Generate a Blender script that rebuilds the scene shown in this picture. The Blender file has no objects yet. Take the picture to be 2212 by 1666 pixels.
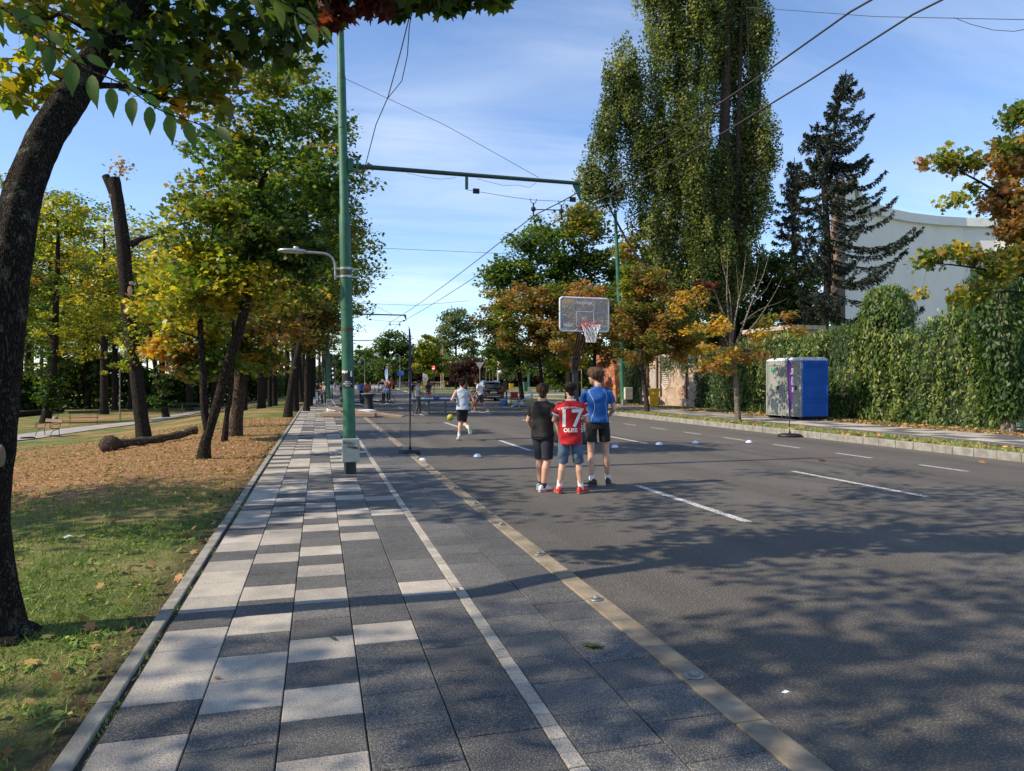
import bpy, bmesh, math, random
import numpy as np
from mathutils import Vector, Matrix
from mathutils.bvhtree import BVHTree
R = math.radians
S = bpy.context.scene
COL = S.collection

# ---------------------------------------------------------------- camera, sky, sun, exposure
PSI = R(15.12); CP, SP = math.cos(PSI), math.sin(PSI)
FPX, HZ, CX, CAMH = 1540.0, 824.0, 1106.0, 1.65
cam = bpy.data.cameras.new('camera'); camo = bpy.data.objects.new('camera', cam); COL.objects.link(camo)
camo.location = (0, 0, CAMH); camo.rotation_euler = (R(90), 0, -PSI)
cam.sensor_width = 36; cam.lens = FPX/2212*36; cam.shift_y = -(833-HZ)/2212
cam.clip_start = 0.05; cam.clip_end = 3000
S.camera = camo
SUN_AZ = R(-91)      # direction towards the sun, from +Y clockwise
SUN_EL = R(40)
W = bpy.data.worlds.new('World'); S.world = W; W.use_nodes = True
nt = W.node_tree; nd = nt.nodes; lk = nt.links; nd.clear()
out = nd.new('ShaderNodeOutputWorld'); bg = nd.new('ShaderNodeBackground')
sky = nd.new('ShaderNodeTexSky'); sky.sky_type = 'NISHITA'; sky.sun_disc = False
sky.sun_elevation = SUN_EL; sky.sun_rotation = SUN_AZ; sky.air_density = 1.0; sky.dust_density = 0.15; sky.ozone_density = 3.0
bg.inputs['Strength'].default_value = 0.138
# wisps of cirrus laid on a plane high above (projected direction / z)
tc = nd.new('ShaderNodeTexCoord'); sep = nd.new('ShaderNodeSeparateXYZ'); lk.new(tc.outputs['Generated'], sep.inputs[0])
def wm(op, a, b):
    m = nd.new('ShaderNodeMath'); m.operation = op
    for i, v in enumerate((a, b)):
        if isinstance(v, (int, float)): m.inputs[i].default_value = v
        else: lk.new(v, m.inputs[i])
    return m.outputs[0]
zz = wm('ADD', wm('MAXIMUM', sep.outputs[2], 0.0), 0.12)
cb = nd.new('ShaderNodeCombineXYZ'); lk.new(wm('DIVIDE', sep.outputs[0], zz), cb.inputs[0]); lk.new(wm('DIVIDE', sep.outputs[1], zz), cb.inputs[1])
mp = nd.new('ShaderNodeMapping'); mp.inputs['Rotation'].default_value = (0, 0, R(30)); mp.inputs['Scale'].default_value = (0.42, 1.5, 1); lk.new(cb.outputs[0], mp.inputs[0])
n1 = nd.new('ShaderNodeTexNoise'); n1.inputs['Scale'].default_value = 1.1; n1.inputs['Detail'].default_value = 9; n1.inputs['Roughness'].default_value = 0.58; n1.inputs['Distortion'].default_value = 0.9
lk.new(mp.outputs[0], n1.inputs['Vector'])
n2 = nd.new('ShaderNodeTexNoise'); n2.inputs['Scale'].default_value = 0.35; n2.inputs['Detail'].default_value = 3; lk.new(cb.outputs[0], n2.inputs['Vector'])
r1 = nd.new('ShaderNodeMapRange'); r1.inputs[1].default_value = 0.43; r1.inputs[2].default_value = 0.75; lk.new(n1.outputs[0], r1.inputs[0])
r2 = nd.new('ShaderNodeMapRange'); r2.inputs[1].default_value = 0.42; r2.inputs[2].default_value = 0.62; lk.new(n2.outputs[0], r2.inputs[0])
cf = wm('MULTIPLY', wm('MULTIPLY', r1.outputs[0], r2.outputs[0]), 0.75)
tint = nd.new('ShaderNodeMix'); tint.data_type = 'RGBA'; tint.blend_type = 'MULTIPLY'; tint.inputs['Factor'].default_value = 1; lk.new(sky.outputs[0], tint.inputs[6]); tint.inputs[7].default_value = (1.17, 1.2, 1.3, 1)
mx = nd.new('ShaderNodeMix'); mx.data_type = 'RGBA'; lk.new(cf, mx.inputs['Factor']); lk.new(tint.outputs[2], mx.inputs[6]); mx.inputs[7].default_value = (6.6, 7.1, 7.7, 1)
lk.new(mx.outputs[2], bg.inputs['Color']); lk.new(bg.outputs[0], out.inputs[0])
sl = bpy.data.lights.new('sun', 'SUN'); sl.energy = 5.0; sl.angle = R(0.53); sl.color = (1, 0.86, 0.66)
sun = bpy.data.objects.new('sun', sl); COL.objects.link(sun); sun.location = (-30, 12, 30)
SD = Vector((math.sin(SUN_AZ)*math.cos(SUN_EL), math.cos(SUN_AZ)*math.cos(SUN_EL), math.sin(SUN_EL)))
sun.rotation_euler = SD.to_track_quat('Z', 'Y').to_euler()
S.view_settings.view_transform = 'Standard'; S.view_settings.look = 'None'; S.view_settings.exposure = 0.32; S.view_settings.gamma = 1
S.cycles.max_bounces = 6; S.cycles.transparent_max_bounces = 8; S.cycles.diffuse_bounces = 3; S.cycles.transmission_bounces = 4

# ---------------------------------------------------------------- where things stand (picture measurements -> metres)
def at(dx, dy, Z):                      # a point at distance Z in front of the camera
    xc = (dx-CX)/FPX*Z; zc = (HZ-dy)/FPX*Z
    return Vector((xc*CP + Z*SP, -xc*SP + Z*CP, CAMH+zc))
def slope(x): t = max(0., min(1., (-x-2.2)/10)); return -1.1*t*t*(3-2*t)      # the park lies lower than the street
def gd(dx, dy, h=0.0):                  # a point on the ground of height h (in the park: on its sloping lawn)
    p = at(dx, dy, (CAMH-h)*FPX/(dy-HZ))
    if h == 0.0 and p.x < -1.5:
        for _ in range(30): hh = slope(p.x)*.5+(p.z)*.5; p = at(dx, dy, (CAMH-hh)*FPX/(dy-HZ))
        h = slope(p.x)
    p.z = h; return p
def gz(dx, Z, h=0.0):
    p = at(dx, HZ, Z); p.z = slope(p.x) if h == 0.0 and p.x < -1.5 else h; return p
def camdir(x, z):                       # heading vector given right / forward of the camera
    return Vector((x*CP + z*SP, -x*SP + z*CP, 0)).normalized()
def heading(v): return math.atan2(-v[0], v[1])     # rotation so that local +Y points along v

# ---------------------------------------------------------------- materials
MATS = {}
def nmat(name):
    m = bpy.data.materials.new(name); m.use_nodes = True
    n = m.node_tree.nodes; b = n['Principled BSDF']; return m, n, m.node_tree.links, b
def mat(name, col, rough=0.6, var=0.12, scale=6.0, bump=0.0, bscale=None, metal=0.0, col2=None, lo=0.4, hi=0.6, stretch=None, spec=None, speck=None, coat=0.0):
    if name in MATS: return MATS[name]
    m, n, l, b = nmat(name)
    tc = n.new('ShaderNodeTexCoord'); mp = n.new('ShaderNodeMapping'); l.new(tc.outputs['Object'], mp.inputs[0])
    if stretch: mp.inputs['Scale'].default_value = stretch
    nz = n.new('ShaderNodeTexNoise'); nz.inputs['Scale'].default_value = scale; nz.inputs['Detail'].default_value = 6; nz.inputs['Roughness'].default_value = 0.62
    l.new(mp.outputs[0], nz.inputs['Vector'])
    mr = n.new('ShaderNodeMapRange'); mr.inputs[1].default_value = lo; mr.inputs[2].default_value = hi; l.new(nz.outputs[0], mr.inputs[0])
    mx = n.new('ShaderNodeMix'); mx.data_type = 'RGBA'; l.new(mr.outputs[0], mx.inputs['Factor'])
    c2 = col2 or tuple(min(1, c*(1+var)) for c in col); c1 = col if col2 else tuple(c*(1-var) for c in col)
    mx.inputs[6].default_value = (*c1, 1); mx.inputs[7].default_value = (*c2, 1)
    last = mx.outputs[2]
    if speck:                                            # (scale, colour, amount)
        sn = n.new('ShaderNodeTexNoise'); sn.inputs['Scale'].default_value = speck[0]; sn.inputs['Detail'].default_value = 2
        l.new(tc.outputs['Object'], sn.inputs['Vector'])
        sr = n.new('ShaderNodeMapRange'); sr.inputs[1].default_value = 0.62-speck[2]*0.3; sr.inputs[2].default_value = 0.66-speck[2]*0.3; l.new(sn.outputs[0], sr.inputs[0])
        m2 = n.new('ShaderNodeMix'); m2.data_type = 'RGBA'; l.new(sr.outputs[0], m2.inputs['Factor']); l.new(last, m2.inputs[6]); m2.inputs[7].default_value = (*speck[1], 1)
        last = m2.outputs[2]
    l.new(last, b.inputs['Base Color'])
    b.inputs['Roughness'].default_value = rough; b.inputs['Metallic'].default_value = metal
    if coat: b.inputs['Coat Weight'].default_value = coat; b.inputs['Coat Roughness'].default_value = 0.05
    if spec is not None: b.inputs['Specular IOR Level'].default_value = spec
    if bump:
        bn = n.new('ShaderNodeTexNoise'); bn.inputs['Scale'].default_value = bscale or scale*4; bn.inputs['Detail'].default_value = 4
        l.new(mp.outputs[0], bn.inputs['Vector'])
        bp = n.new('ShaderNodeBump'); bp.inputs['Strength'].default_value = 1.0; bp.inputs['Distance'].default_value = bump; l.new(bn.outputs[0], bp.inputs['Height']); l.new(bp.outputs[0], b.inputs['Normal'])
    MATS[name] = m; return m
def leaf_mat(name, trans=0.35, rough=0.5):
    m, n, l, b = nmat(name)
    a = n.new('ShaderNodeAttribute'); a.attribute_name = 'tint'
    b.inputs['Roughness'].default_value = rough; b.inputs['Specular IOR Level'].default_value = 0.38
    l.new(a.outputs['Color'], b.inputs['Base Color'])
    t = n.new('ShaderNodeBsdfTranslucent')
    hs = n.new('ShaderNodeMix'); hs.data_type = 'RGBA'; hs.blend_type = 'MULTIPLY'; hs.inputs['Factor'].default_value = 1.0
    l.new(a.outputs['Color'], hs.inputs[6]); hs.inputs[7].default_value = (1.9, 1.9, 0.6, 1); l.new(hs.outputs[2], t.inputs['Color'])
    ms = n.new('ShaderNodeMixShader'); ms.inputs[0].default_value = trans
    l.new(b.outputs[0], ms.inputs[1]); l.new(t.outputs[0], ms.inputs[2]); l.new(ms.outputs[0], n['Material Output'].inputs[0])
    MATS[name] = m; return m
LEAF = leaf_mat('leaf', 0.46, 0.42); NEEDLE = leaf_mat('needle', 0.12, 0.6); LITTER = leaf_mat('litter', 0.15, 0.7)

# ---------------------------------------------------------------- object helpers
def tag(o, label=None, cat=None, group=None, kind=None):
    if label: o['label'] = label
    if cat: o['category'] = cat
    if group: o['group'] = group
    if kind: o['kind'] = kind
    return o
def thing(name, label, cat, loc=(0, 0, 0), rz=0.0, group=None):
    o = bpy.data.objects.new(name, None); o.empty_display_size = 0.2; COL.objects.link(o)
    o.location = loc; o.rotation_euler = (0, 0, rz); return tag(o, label, cat, group)
def link(name, me, parent=None, mats=()):
    o = bpy.data.objects.new(name, me); COL.objects.link(o)
    for m in mats: me.materials.append(m)
    if parent: o.parent = parent
    return o
def kids(o): return [c for c in COL.objects if c.parent == o]
def copy_tree(o, parent=None, childmap=None):
    if childmap is None:
        childmap = {}
        for c in COL.objects:
            if c.parent: childmap.setdefault(c.parent.name, []).append(c)
    c = o.copy(); COL.objects.link(c); c.parent = parent
    for ch in childmap.get(o.name, []): copy_tree(ch, c, childmap)
    return c
class MB:
    def __init__(s): s.v = []; s.f = []; s.m = []; s.sm = []
    def add(s, vs, fs, mi=0, sm=False, M=None):
        o = len(s.v)
        s.v += [tuple(M @ Vector(v)) if M else tuple(v) for v in vs]
        s.f += [tuple(i+o for i in f) for f in fs]; s.m += [mi]*len(fs); s.sm += [sm]*len(fs); return s
    def box(s, c, d, rz=0, mi=0, M=None, ch=0.0, rx=0, ry=0):
        x, y, z = (a/2 for a in d)
        T = Matrix.Translation(Vector(c)) @ Matrix.Rotation(rz, 4, 'Z') @ Matrix.Rotation(ry, 4, 'Y') @ Matrix.Rotation(rx, 4, 'X')
        if M: T = M @ T
        if ch <= 0:
            vs = [(i, j, k) for i in (-x, x) for j in (-y, y) for k in (-z, z)]
            fs = [(0, 1, 3, 2), (4, 6, 7, 5), (0, 4, 5, 1), (2, 3, 7, 6), (0, 2, 6, 4), (1, 5, 7, 3)]
            return s.add(vs, fs, mi, False, T)
        bm = bmesh.new(); bmesh.ops.create_cube(bm, size=1)
        bmesh.ops.scale(bm, vec=d, verts=bm.verts); bmesh.ops.bevel(bm, geom=bm.edges[:], offset=min(ch, min(d)*0.45), segments=2, affect='EDGES', profile=0.5)
        bm.verts.index_update(); vs = [v.co[:] for v in bm.verts]; fs = [tuple(v.index for v in f.verts) for f in bm.faces]; bm.free()
        return s.add(vs, fs, mi, False, T)
    def tube(s, pts, rad, n=8, mi=0, caps=True, sm=True, M=None, flat=1.0):
        pts = [Vector(p) for p in pts]; k = len(pts)
        if not hasattr(rad, '__len__'): rad = [rad]*k
        vs = []; fs = []; up = None
        for i in range(k):
            t = (pts[min(i+1, k-1)]-pts[max(i-1, 0)])
            if t.length < 1e-9: t = Vector((0, 0, 1))
            t.normalize()
            if up is None: up = Vector((1, 0, 0)) if abs(t.x) < 0.8 else Vector((0, 1, 0))
            a = (up - t*up.dot(t)).normalized(); b = t.cross(a); up = a
            for j in range(n):
                w = 2*math.pi*j/n; vs.append(pts[i]+(a*math.cos(w)+b*math.sin(w)*flat)*rad[i])
        for i in range(k-1):
            for j in range(n):
                fs.append((i*n+j, i*n+(j+1) % n, (i+1)*n+(j+1) % n, (i+1)*n+j))
        s.add(vs, fs, mi, sm, M)
        if caps:
            s.add(vs[:n], [tuple(range(n))[::-1]], mi, False, M); s.add(vs[-n:], [tuple(range(n))], mi, False, M)
        return s
    def lathe(s, prof, c=(0, 0, 0), n=24, mi=0, sm=True, M=None, sx=1, sy=1):
        vs = []; fs = []
        for r, z in prof:
            for j in range(n):
                w = 2*math.pi*j/n; vs.append((c[0]+r*sx*math.cos(w), c[1]+r*sy*math.sin(w), c[2]+z))
        for i in range(len(prof)-1):
            for j in range(n): fs.append((i*n+j, i*n+(j+1) % n, (i+1)*n+(j+1) % n, (i+1)*n+j))
        if prof[0][0] > 1e-5: fs.append(tuple(range(n))[::-1])
        if prof[-1][0] > 1e-5: fs.append(tuple(range((len(prof)-1)*n, len(prof)*n)))
        return s.add(vs, fs, mi, sm, M)
    def ball(s, c, r, n=16, mi=0, M=None, sc=(1, 1, 1)):
        k = n//2; vs = []; fs = []
        for i in range(k+1):
            a = math.pi*i/k
            for j in range(n):
                w = 2*math.pi*j/n; vs.append((c[0]+r*sc[0]*math.sin(a)*math.cos(w), c[1]+r*sc[1]*math.sin(a)*math.sin(w), c[2]+r*sc[2]*math.cos(a)))
        for i in range(k):
            for j in range(n): fs.append(((i+1)*n+j, (i+1)*n+(j+1) % n, i*n+(j+1) % n, i*n+j))
        return s.add(vs, fs, mi, True, M)
    def prism(s, poly, h0, h1, mi=0, M=None, sm=False):          # poly in xy, extruded along z
        n = len(poly); vs = [(x, y, h0) for x, y in poly]+[(x, y, h1) for x, y in poly]
        fs = [tuple(range(n))[::-1], tuple(range(n, 2*n))]+[(i, (i+1) % n, n+(i+1) % n, n+i) for i in range(n)]
        return s.add(vs, fs, mi, sm, M)
    def quad(s, a, b, c, d, mi=0): return s.add([a, b, c, d], [(0, 1, 2, 3)], mi)
    def build(s, name, mats, parent=None, **kw):
        me = bpy.data.meshes.new(name); me.from_pydata(s.v, [], s.f)
        if not isinstance(mats, (list, tuple)): mats = [mats]
        me.polygons.foreach_set('material_index', s.m); me.polygons.foreach_set('use_smooth', s.sm); me.update()
        o = link(name, me, parent, mats)
        return tag(o, **kw) if kw else o
FY = Matrix.Rotation(R(90), 4, 'X')     # turns a drawing in xy into one standing in xz, facing -y
def text_mb(txt, size, depth=0.002, extr=True, bold=0.0, space=1.0):
    cu = bpy.data.curves.new('t', 'FONT'); cu.body = txt; cu.size = size; cu.align_x = 'CENTER'; cu.align_y = 'CENTER'; cu.extrude = depth if extr else 0; cu.offset = bold; cu.space_character = space; cu.resolution_u = 3
    o = bpy.data.objects.new('t', cu); COL.objects.link(o)
    me = bpy.data.meshes.new_from_object(o.evaluated_get(bpy.context.evaluated_depsgraph_get()))
    vs = [v.co[:] for v in me.vertices]; fs = [tuple(p.vertices) for p in me.polygons]
    bpy.data.objects.remove(o); bpy.data.curves.remove(cu); bpy.data.meshes.remove(me)
    return vs, fs

# ---------------------------------------------------------------- leaves (numpy)
SHP = {
 'q': [(0, -.5, 0), (.4, 0, .07), (0, .5, 0), (-.4, 0, .07)],
 't': [(0, -.5, 0), (.45, .25, .05), (-.45, .25, 0)],
 'o': [(0, -.5, 0), (.27, -.28, .04), (.3, .0, .06), (.13, .3, .02), (0, .6, -.06), (-.13, .3, .02), (-.3, 0, .06), (-.27, -.28, .04)],
 'm': [(0, -.5, 0), (.18, -.3, .03), (.5, -.3, .02), (.36, -.08, .04), (.55, .2, -.03), (.22, .16, .03), (.0, .6, -.05), (-.22, .16, .03), (-.55, .2, -.03), (-.36, -.08, .04), (-.5, -.3, .02), (-.18, -.3, .03)],
 'l': [(0, -.5, 0), (.15, -.1, .03), (0, .5, -.04), (-.15, -.1, .03)],
 'v': [(0, -.5, 0), (.19, -.15, .04), (.16, .2, .02), (0, .55, -.04), (-.16, .2, .02), (-.19, -.15, .04)],
 'n': [(-.09, -.5, 0), (.09, -.5, 0), (.01, .5, 0)],
}
def leaves(name, P, size, cols, shape='q', up=(0, 0, 1), spread=0.6, droop=0.0, parent=None, matr=None, rng=None, dirs=None, jit=0.3):
    rng = rng or np.random.default_rng(1); N = len(P)
    T = np.array(SHP[shape]); k = len(T)
    nrm = np.asarray(up, float)+rng.normal(size=(N, 3))*spread; nrm /= np.linalg.norm(nrm, axis=1)[:, None]
    if dirs is None:
        b = rng.normal(size=(N, 3)); b[:, 2] -= droop*2
    else: b = dirs.copy()
    b -= nrm*(b*nrm).sum(1)[:, None]; b /= (np.linalg.norm(b, axis=1)[:, None]+1e-9)
    t = np.cross(b, nrm)
    s = (np.ones(N)*size)*(1+rng.uniform(-jit, jit, N))
    V = P[:, None, :]+s[:, None, None]*(T[None, :, 0, None]*t[:, None, :]+T[None, :, 1, None]*b[:, None, :]+T[None, :, 2, None]*nrm[:, None, :])
    V = V.reshape(-1, 3).astype(np.float32)
    me = bpy.data.meshes.new(name); me.vertices.add(N*k); me.vertices.foreach_set('co', V.ravel())
    me.loops.add(N*k); me.loops.foreach_set('vertex_index', np.arange(N*k, dtype=np.int32))
    me.polygons.add(N); me.polygons.foreach_set('loop_start', np.arange(0, N*k, k, dtype=np.int32))
    me.update(calc_edges=True)
    a = me.attributes.new('tint', 'FLOAT_COLOR', 'FACE')
    c4 = np.ones((N, 4), np.float32); c4[:, :3] = np.clip(cols, 0.003, 1); a.data.foreach_set('color', c4.ravel())
    return link(name, me, parent, [matr or LEAF])
PAL = dict(
 green=[(.04, .085, .016), (.06, .12, .022), (.09, .15, .03), (.13, .17, .035)],
 dgreen=[(.025, .055, .014), (.035, .075, .018), (.06, .105, .024), (.1, .13, .03)],
 ygreen=[(.12, .17, .028), (.24, .26, .035), (.32, .3, .04), (.07, .12, .02), (.4, .31, .04)],
 mixed=[(.055, .11, .02), (.1, .15, .028), (.22, .21, .035), (.32, .2, .04), (.08, .12, .025), (.15, .17, .035)],
 orange=[(.32, .16, .065), (.4, .22, .095), (.26, .12, .05), (.2, .13, .05), (.34, .24, .08), (.16, .15, .04)],
 rust=[(.24, .12, .05), (.32, .17, .07), (.15, .11, .035), (.1, .12, .03), (.3, .2, .07), (.13, .15, .035), (.07, .1, .025)],
 gold=[(.38, .24, .05), (.4, .19, .05), (.33, .27, .04), (.2, .2, .03), (.5, .3, .05)],
 poplar=[(.07, .1, .035), (.11, .15, .05), (.17, .2, .075), (.045, .075, .025), (.25, .26, .11), (.035, .055, .02)],
 purple=[(.035, .014, .02), (.055, .02, .028), (.08, .03, .03), (.03, .02, .015)],
 needle=[(.009, .02, .013), (.014, .028, .018), (.022, .036, .022), (.035, .036, .02)],
 dneedle=[(.03, .045, .028), (.06, .06, .03), (.09, .07, .04)],
 silver=[(.09, .13, .07), (.12, .16, .09), (.16, .19, .12)],
 redbrown=[(.1, .02, .015), (.14, .03, .02), (.07, .015, .012)],
 hedge=[(.04, .09, .016), (.07, .14, .024), (.12, .19, .035), (.03, .065, .012), (.2, .25, .055), (.26, .28, .08)],
 ivy=[(.02, .05, .012), (.03, .07, .016), (.05, .1, .02), (.09, .14, .03)],
)
def colour(rng, n, pal, k=None, jit=0.18):
    p = np.array(PAL[pal]); i = rng.integers(0, len(p), n) if k is None else k
    c = p[i]*(1+rng.normal(size=(n, 1))*jit); return np.clip(c, 0.004, 0.9)
# ================================================================ the setting
rng = np.random.default_rng(7); rnd = random.Random(11)
M_asph = mat('asphalt', (.076, .069, .06), .85, scale=1.3, col2=(.104, .094, .08), lo=.3, hi=.75, bump=.02, bscale=62, speck=(75, (.2, .18, .155), .22))
M_tdark = mat('tile_dark', (.046, .044, .043), .75, scale=2, col2=(.07, .067, .063), bump=.003, bscale=150, speck=(150, (.2, .2, .2), .25))
M_tdark2 = mat('tile_dark_worn', (.062, .059, .056), .75, scale=3, col2=(.088, .083, .077), bump=.003, bscale=150, speck=(150, (.22, .22, .21), .3))
M_tlight = mat('tile_light', (.4, .36, .305), .75, scale=2, col2=(.52, .465, .39), bump=.003, bscale=150, speck=(140, (.2, .2, .2), .22))
M_tlight2 = mat('tile_light_worn', (.33, .3, .26), .75, scale=2.4, col2=(.44, .395, .335), bump=.003, bscale=150, speck=(140, (.17, .17, .17), .3))
M_sand = mat('kerb_stone', (.2, .16, .11), .85, scale=4, col2=(.3, .245, .175), bump=.004, bscale=60)
M_kerb = mat('kerb_concrete', (.2, .19, .165), .9, scale=5, col2=(.3, .285, .25), bump=.006, bscale=50)
M_joint = mat('joint', (.035, .03, .025), .95, scale=8)
M_dirt = mat('dirt', (.09, .06, .04), .95, scale=3, col2=(.16, .115, .075), bump=.03, bscale=20)
M_white = mat('road_paint', (.5, .49, .45), .7, scale=14, col2=(.72, .71, .67), lo=.35, hi=.6, speck=(60, (.12, .12, .12), .35))
M_path = mat('path_surface', (.27, .25, .24), .9, scale=2, col2=(.36, .34, .32), bump=.01)

for m_ in (M_tdark, M_tdark2, M_tlight, M_tlight2, M_sand):
    n_ = m_.node_tree.nodes; l_ = m_.node_tree.links; bs_ = n_['Principled BSDF']; src_ = bs_.inputs['Base Color'].links[0].from_socket; tcx = n_.new('ShaderNodeTexCoord'); nx_ = n_.new('ShaderNodeTexNoise'); nx_.inputs['Scale'].default_value = .9; nx_.inputs['Detail'].default_value = 8; nx_.inputs['Roughness'].default_value = .7; l_.new(tcx.outputs['Object'], nx_.inputs[0])
    mrx = n_.new('ShaderNodeMapRange'); mrx.inputs[1].default_value = .3; mrx.inputs[2].default_value = .7; mrx.inputs[3].default_value = .72; mrx.inputs[4].default_value = 1.22; l_.new(nx_.outputs[0], mrx.inputs[0]); vm_ = n_.new('ShaderNodeVectorMath'); vm_.operation = 'SCALE'; l_.new(src_, vm_.inputs[0]); l_.new(mrx.outputs[0], vm_.inputs['Scale']); l_.new(vm_.outputs[0], bs_.inputs['Base Color'])
# ground: lawn colours follow where grass, dry grass, leaf litter and bare earth lie
def lawn_mat(name, litter=True):
    m, n, l, b = nmat(name)
    tc = n.new('ShaderNodeTexCoord')
    def nz(sc, det=5, rg=.6):
        t = n.new('ShaderNodeTexNoise'); t.inputs['Scale'].default_value = sc; t.inputs['Detail'].default_value = det; t.inputs['Roughness'].default_value = rg; l.new(tc.outputs['Object'], t.inputs['Vector']); return t.outputs[0]
    def mr(s, a, c, lo=0., hi=1.):
        t = n.new('ShaderNodeMapRange'); t.inputs[1].default_value = a; t.inputs[2].default_value = c; t.inputs[3].default_value = lo; t.inputs[4].default_value = hi; l.new(s, t.inputs[0]); return t.outputs[0]
    def mth(op, a, c):
        t = n.new('ShaderNodeMath'); t.operation = op
        for i, v in enumerate((a, c)):
            if isinstance(v, (int, float)): t.inputs[i].default_value = v
            else: l.new(v, t.inputs[i])
        return t.outputs[0]
    def mix(f, a, c):
        t = n.new('ShaderNodeMix'); t.data_type = 'RGBA'; l.new(f, t.inputs['Factor'])
        for i, v in ((6, a), (7, c)):
            if isinstance(v, tuple): t.inputs[i].default_value = (*v, 1)
            else: l.new(v, t.inputs[i])
        return t.outputs[2]
    g = mix(mr(nz(9), .35, .65), (.07, .11, .025), (.17, .2, .055))
    g = mix(mr(nz(.8), .45, .62), g, (.27, .24, .1))
    sp = n.new('ShaderNodeSeparateXYZ'); l.new(tc.outputs['Object'], sp.inputs[0])
    y = sp.outputs[1]
    if litter:
        lit = mix(mr(nz(26, 3), .42, .6), (.27, .12, .065), (.45, .22, .125))
        lit = mix(mr(nz(60, 2), .55, .62), lit, (.55, .38, .22))
        band = mth('MULTIPLY', mr(mth('ADD', y, mth('MULTIPLY', nz(.6, 3), 5)), 11.5, 14.5), mr(mth('ADD', y, mth('MULTIPLY', nz(.3, 3), 10)), 40, 24))
        patch = mth('MULTIPLY', mr(nz(.22, 4), .5, .6), mr(y, 12, 20))
        f = mth('MAXIMUM', band, patch)
        f = mth('MULTIPLY', f, mr(nz(3.5, 5, .7), .3, .5, .25, 1))
        g = mix(f, g, lit)
        dirt = mix(mr(nz(18), .4, .6), (.06, .042, .028), (.14, .1, .065))
        f2 = mth('MULTIPLY', mr(mth('ADD', y, mth('MULTIPLY', nz(1.2, 4), 2.2)), 5.2, 4.0), mr(mth('ADD', sp.outputs[0], mth('MULTIPLY', nz(1.5, 4), 1)), -2.6, -1.6))
        f3 = mth('MULTIPLY', mr(mth('ADD', sp.outputs[0], mth('MULTIPLY', nz(2.5, 4), .35)), -1.2, -1.0), .8)
        g = mix(mth('MAXIMUM', f2, f3), g, dirt)
    l.new(g, b.inputs['Base Color']); b.inputs['Roughness'].default_value = .95; b.inputs['Specular IOR Level'].default_value = .15
    bp = n.new('ShaderNodeBump'); bp.inputs['Distance'].default_value = .05; l.new(nz(40, 4), bp.inputs['Height']); l.new(bp.outputs[0], b.inputs['Normal'])
    MATS[name] = m; return m
M_lawn = lawn_mat('lawn_surface'); M_grass = lawn_mat('grass_surface', False)
ST = dict(kind='structure')
MB().quad((-1500, -400, -1.35), (1500, -400, -1.35), (1500, 2200, -1.35), (-1500, 2200, -1.35)).build('ground', M_grass, **ST)
def lawn_z(x, y): return slope(x)+.012*math.sin(x*.9+y*.31)+.012*math.sin(y*.55-x*.2) - .012
gx = np.concatenate([np.linspace(-90, -14, 30), np.linspace(-13, -1.085, 50)]); gy = np.concatenate([np.linspace(-14, 20, 100), np.linspace(21, 260, 90)])
b = MB(); nx = len(gx)
b.add([(x, y, lawn_z(x, y)) for y in gy for x in gx], [(j*nx+i, j*nx+i+1, (j+1)*nx+i+1, (j+1)*nx+i) for j in range(len(gy)-1) for i in range(nx-1)], 0, True)
b.build('lawn', M_lawn, **ST)
# road sheet
m_ = M_asph; n_ = m_.node_tree.nodes; l_ = m_.node_tree.links; bs_ = n_['Principled BSDF']; src_ = bs_.inputs['Base Color'].links[0].from_socket
tcx = n_.new('ShaderNodeTexCoord'); mpx = n_.new('ShaderNodeMapping'); mpx.inputs['Scale'].default_value = (.9, .07, 1); l_.new(tcx.outputs['Object'], mpx.inputs[0]); nx_ = n_.new('ShaderNodeTexNoise'); nx_.inputs['Scale'].default_value = 1; nx_.inputs['Detail'].default_value = 5; l_.new(mpx.outputs[0], nx_.inputs[0])
mrx = n_.new('ShaderNodeMapRange'); mrx.inputs[1].default_value = .35; mrx.inputs[2].default_value = .65; mrx.inputs[3].default_value = .78; mrx.inputs[4].default_value = 1.15; l_.new(nx_.outputs[0], mrx.inputs[0])
vc_ = n_.new('ShaderNodeTexVoronoi'); vc_.feature = 'DISTANCE_TO_EDGE'; vc_.inputs['Scale'].default_value = .22; nd_ = n_.new('ShaderNodeTexNoise'); nd_.inputs['Scale'].default_value = 1.3; nd_.inputs['Detail'].default_value = 6; l_.new(tcx.outputs['Object'], nd_.inputs[0]); mm_ = n_.new('ShaderNodeMix'); mm_.data_type = 'VECTOR'; mm_.inputs['Factor'].default_value = .35; l_.new(tcx.outputs['Object'], mm_.inputs[4]); l_.new(nd_.outputs[1], mm_.inputs[5]); l_.new(mm_.outputs[1], vc_.inputs['Vector'])
ck_ = n_.new('ShaderNodeMapRange'); ck_.inputs[1].default_value = .001; ck_.inputs[2].default_value = .004; ck_.inputs[3].default_value = .72; ck_.inputs[4].default_value = 1; l_.new(vc_.outputs[0], ck_.inputs[0])
ml_ = n_.new('ShaderNodeMath'); ml_.operation = 'MULTIPLY'; l_.new(mrx.outputs[0], ml_.inputs[0]); l_.new(ck_.outputs[0], ml_.inputs[1])
vm_ = n_.new('ShaderNodeVectorMath'); vm_.operation = 'SCALE'; l_.new(src_, vm_.inputs[0]); l_.new(ml_.outputs[0], vm_.inputs['Scale']); l_.new(vm_.outputs[0], bs_.inputs['Base Color'])
b = MB(); b.add([(2.06, -40, 0), (13.9, -40, 0), (13.9, 50, 0), (300, 50, 0), (300, 300, 0), (2.06, 300, 0)], [(0, 1, 2, 3, 4, 5)]); b.build('road', M_asph, **ST)
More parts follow.
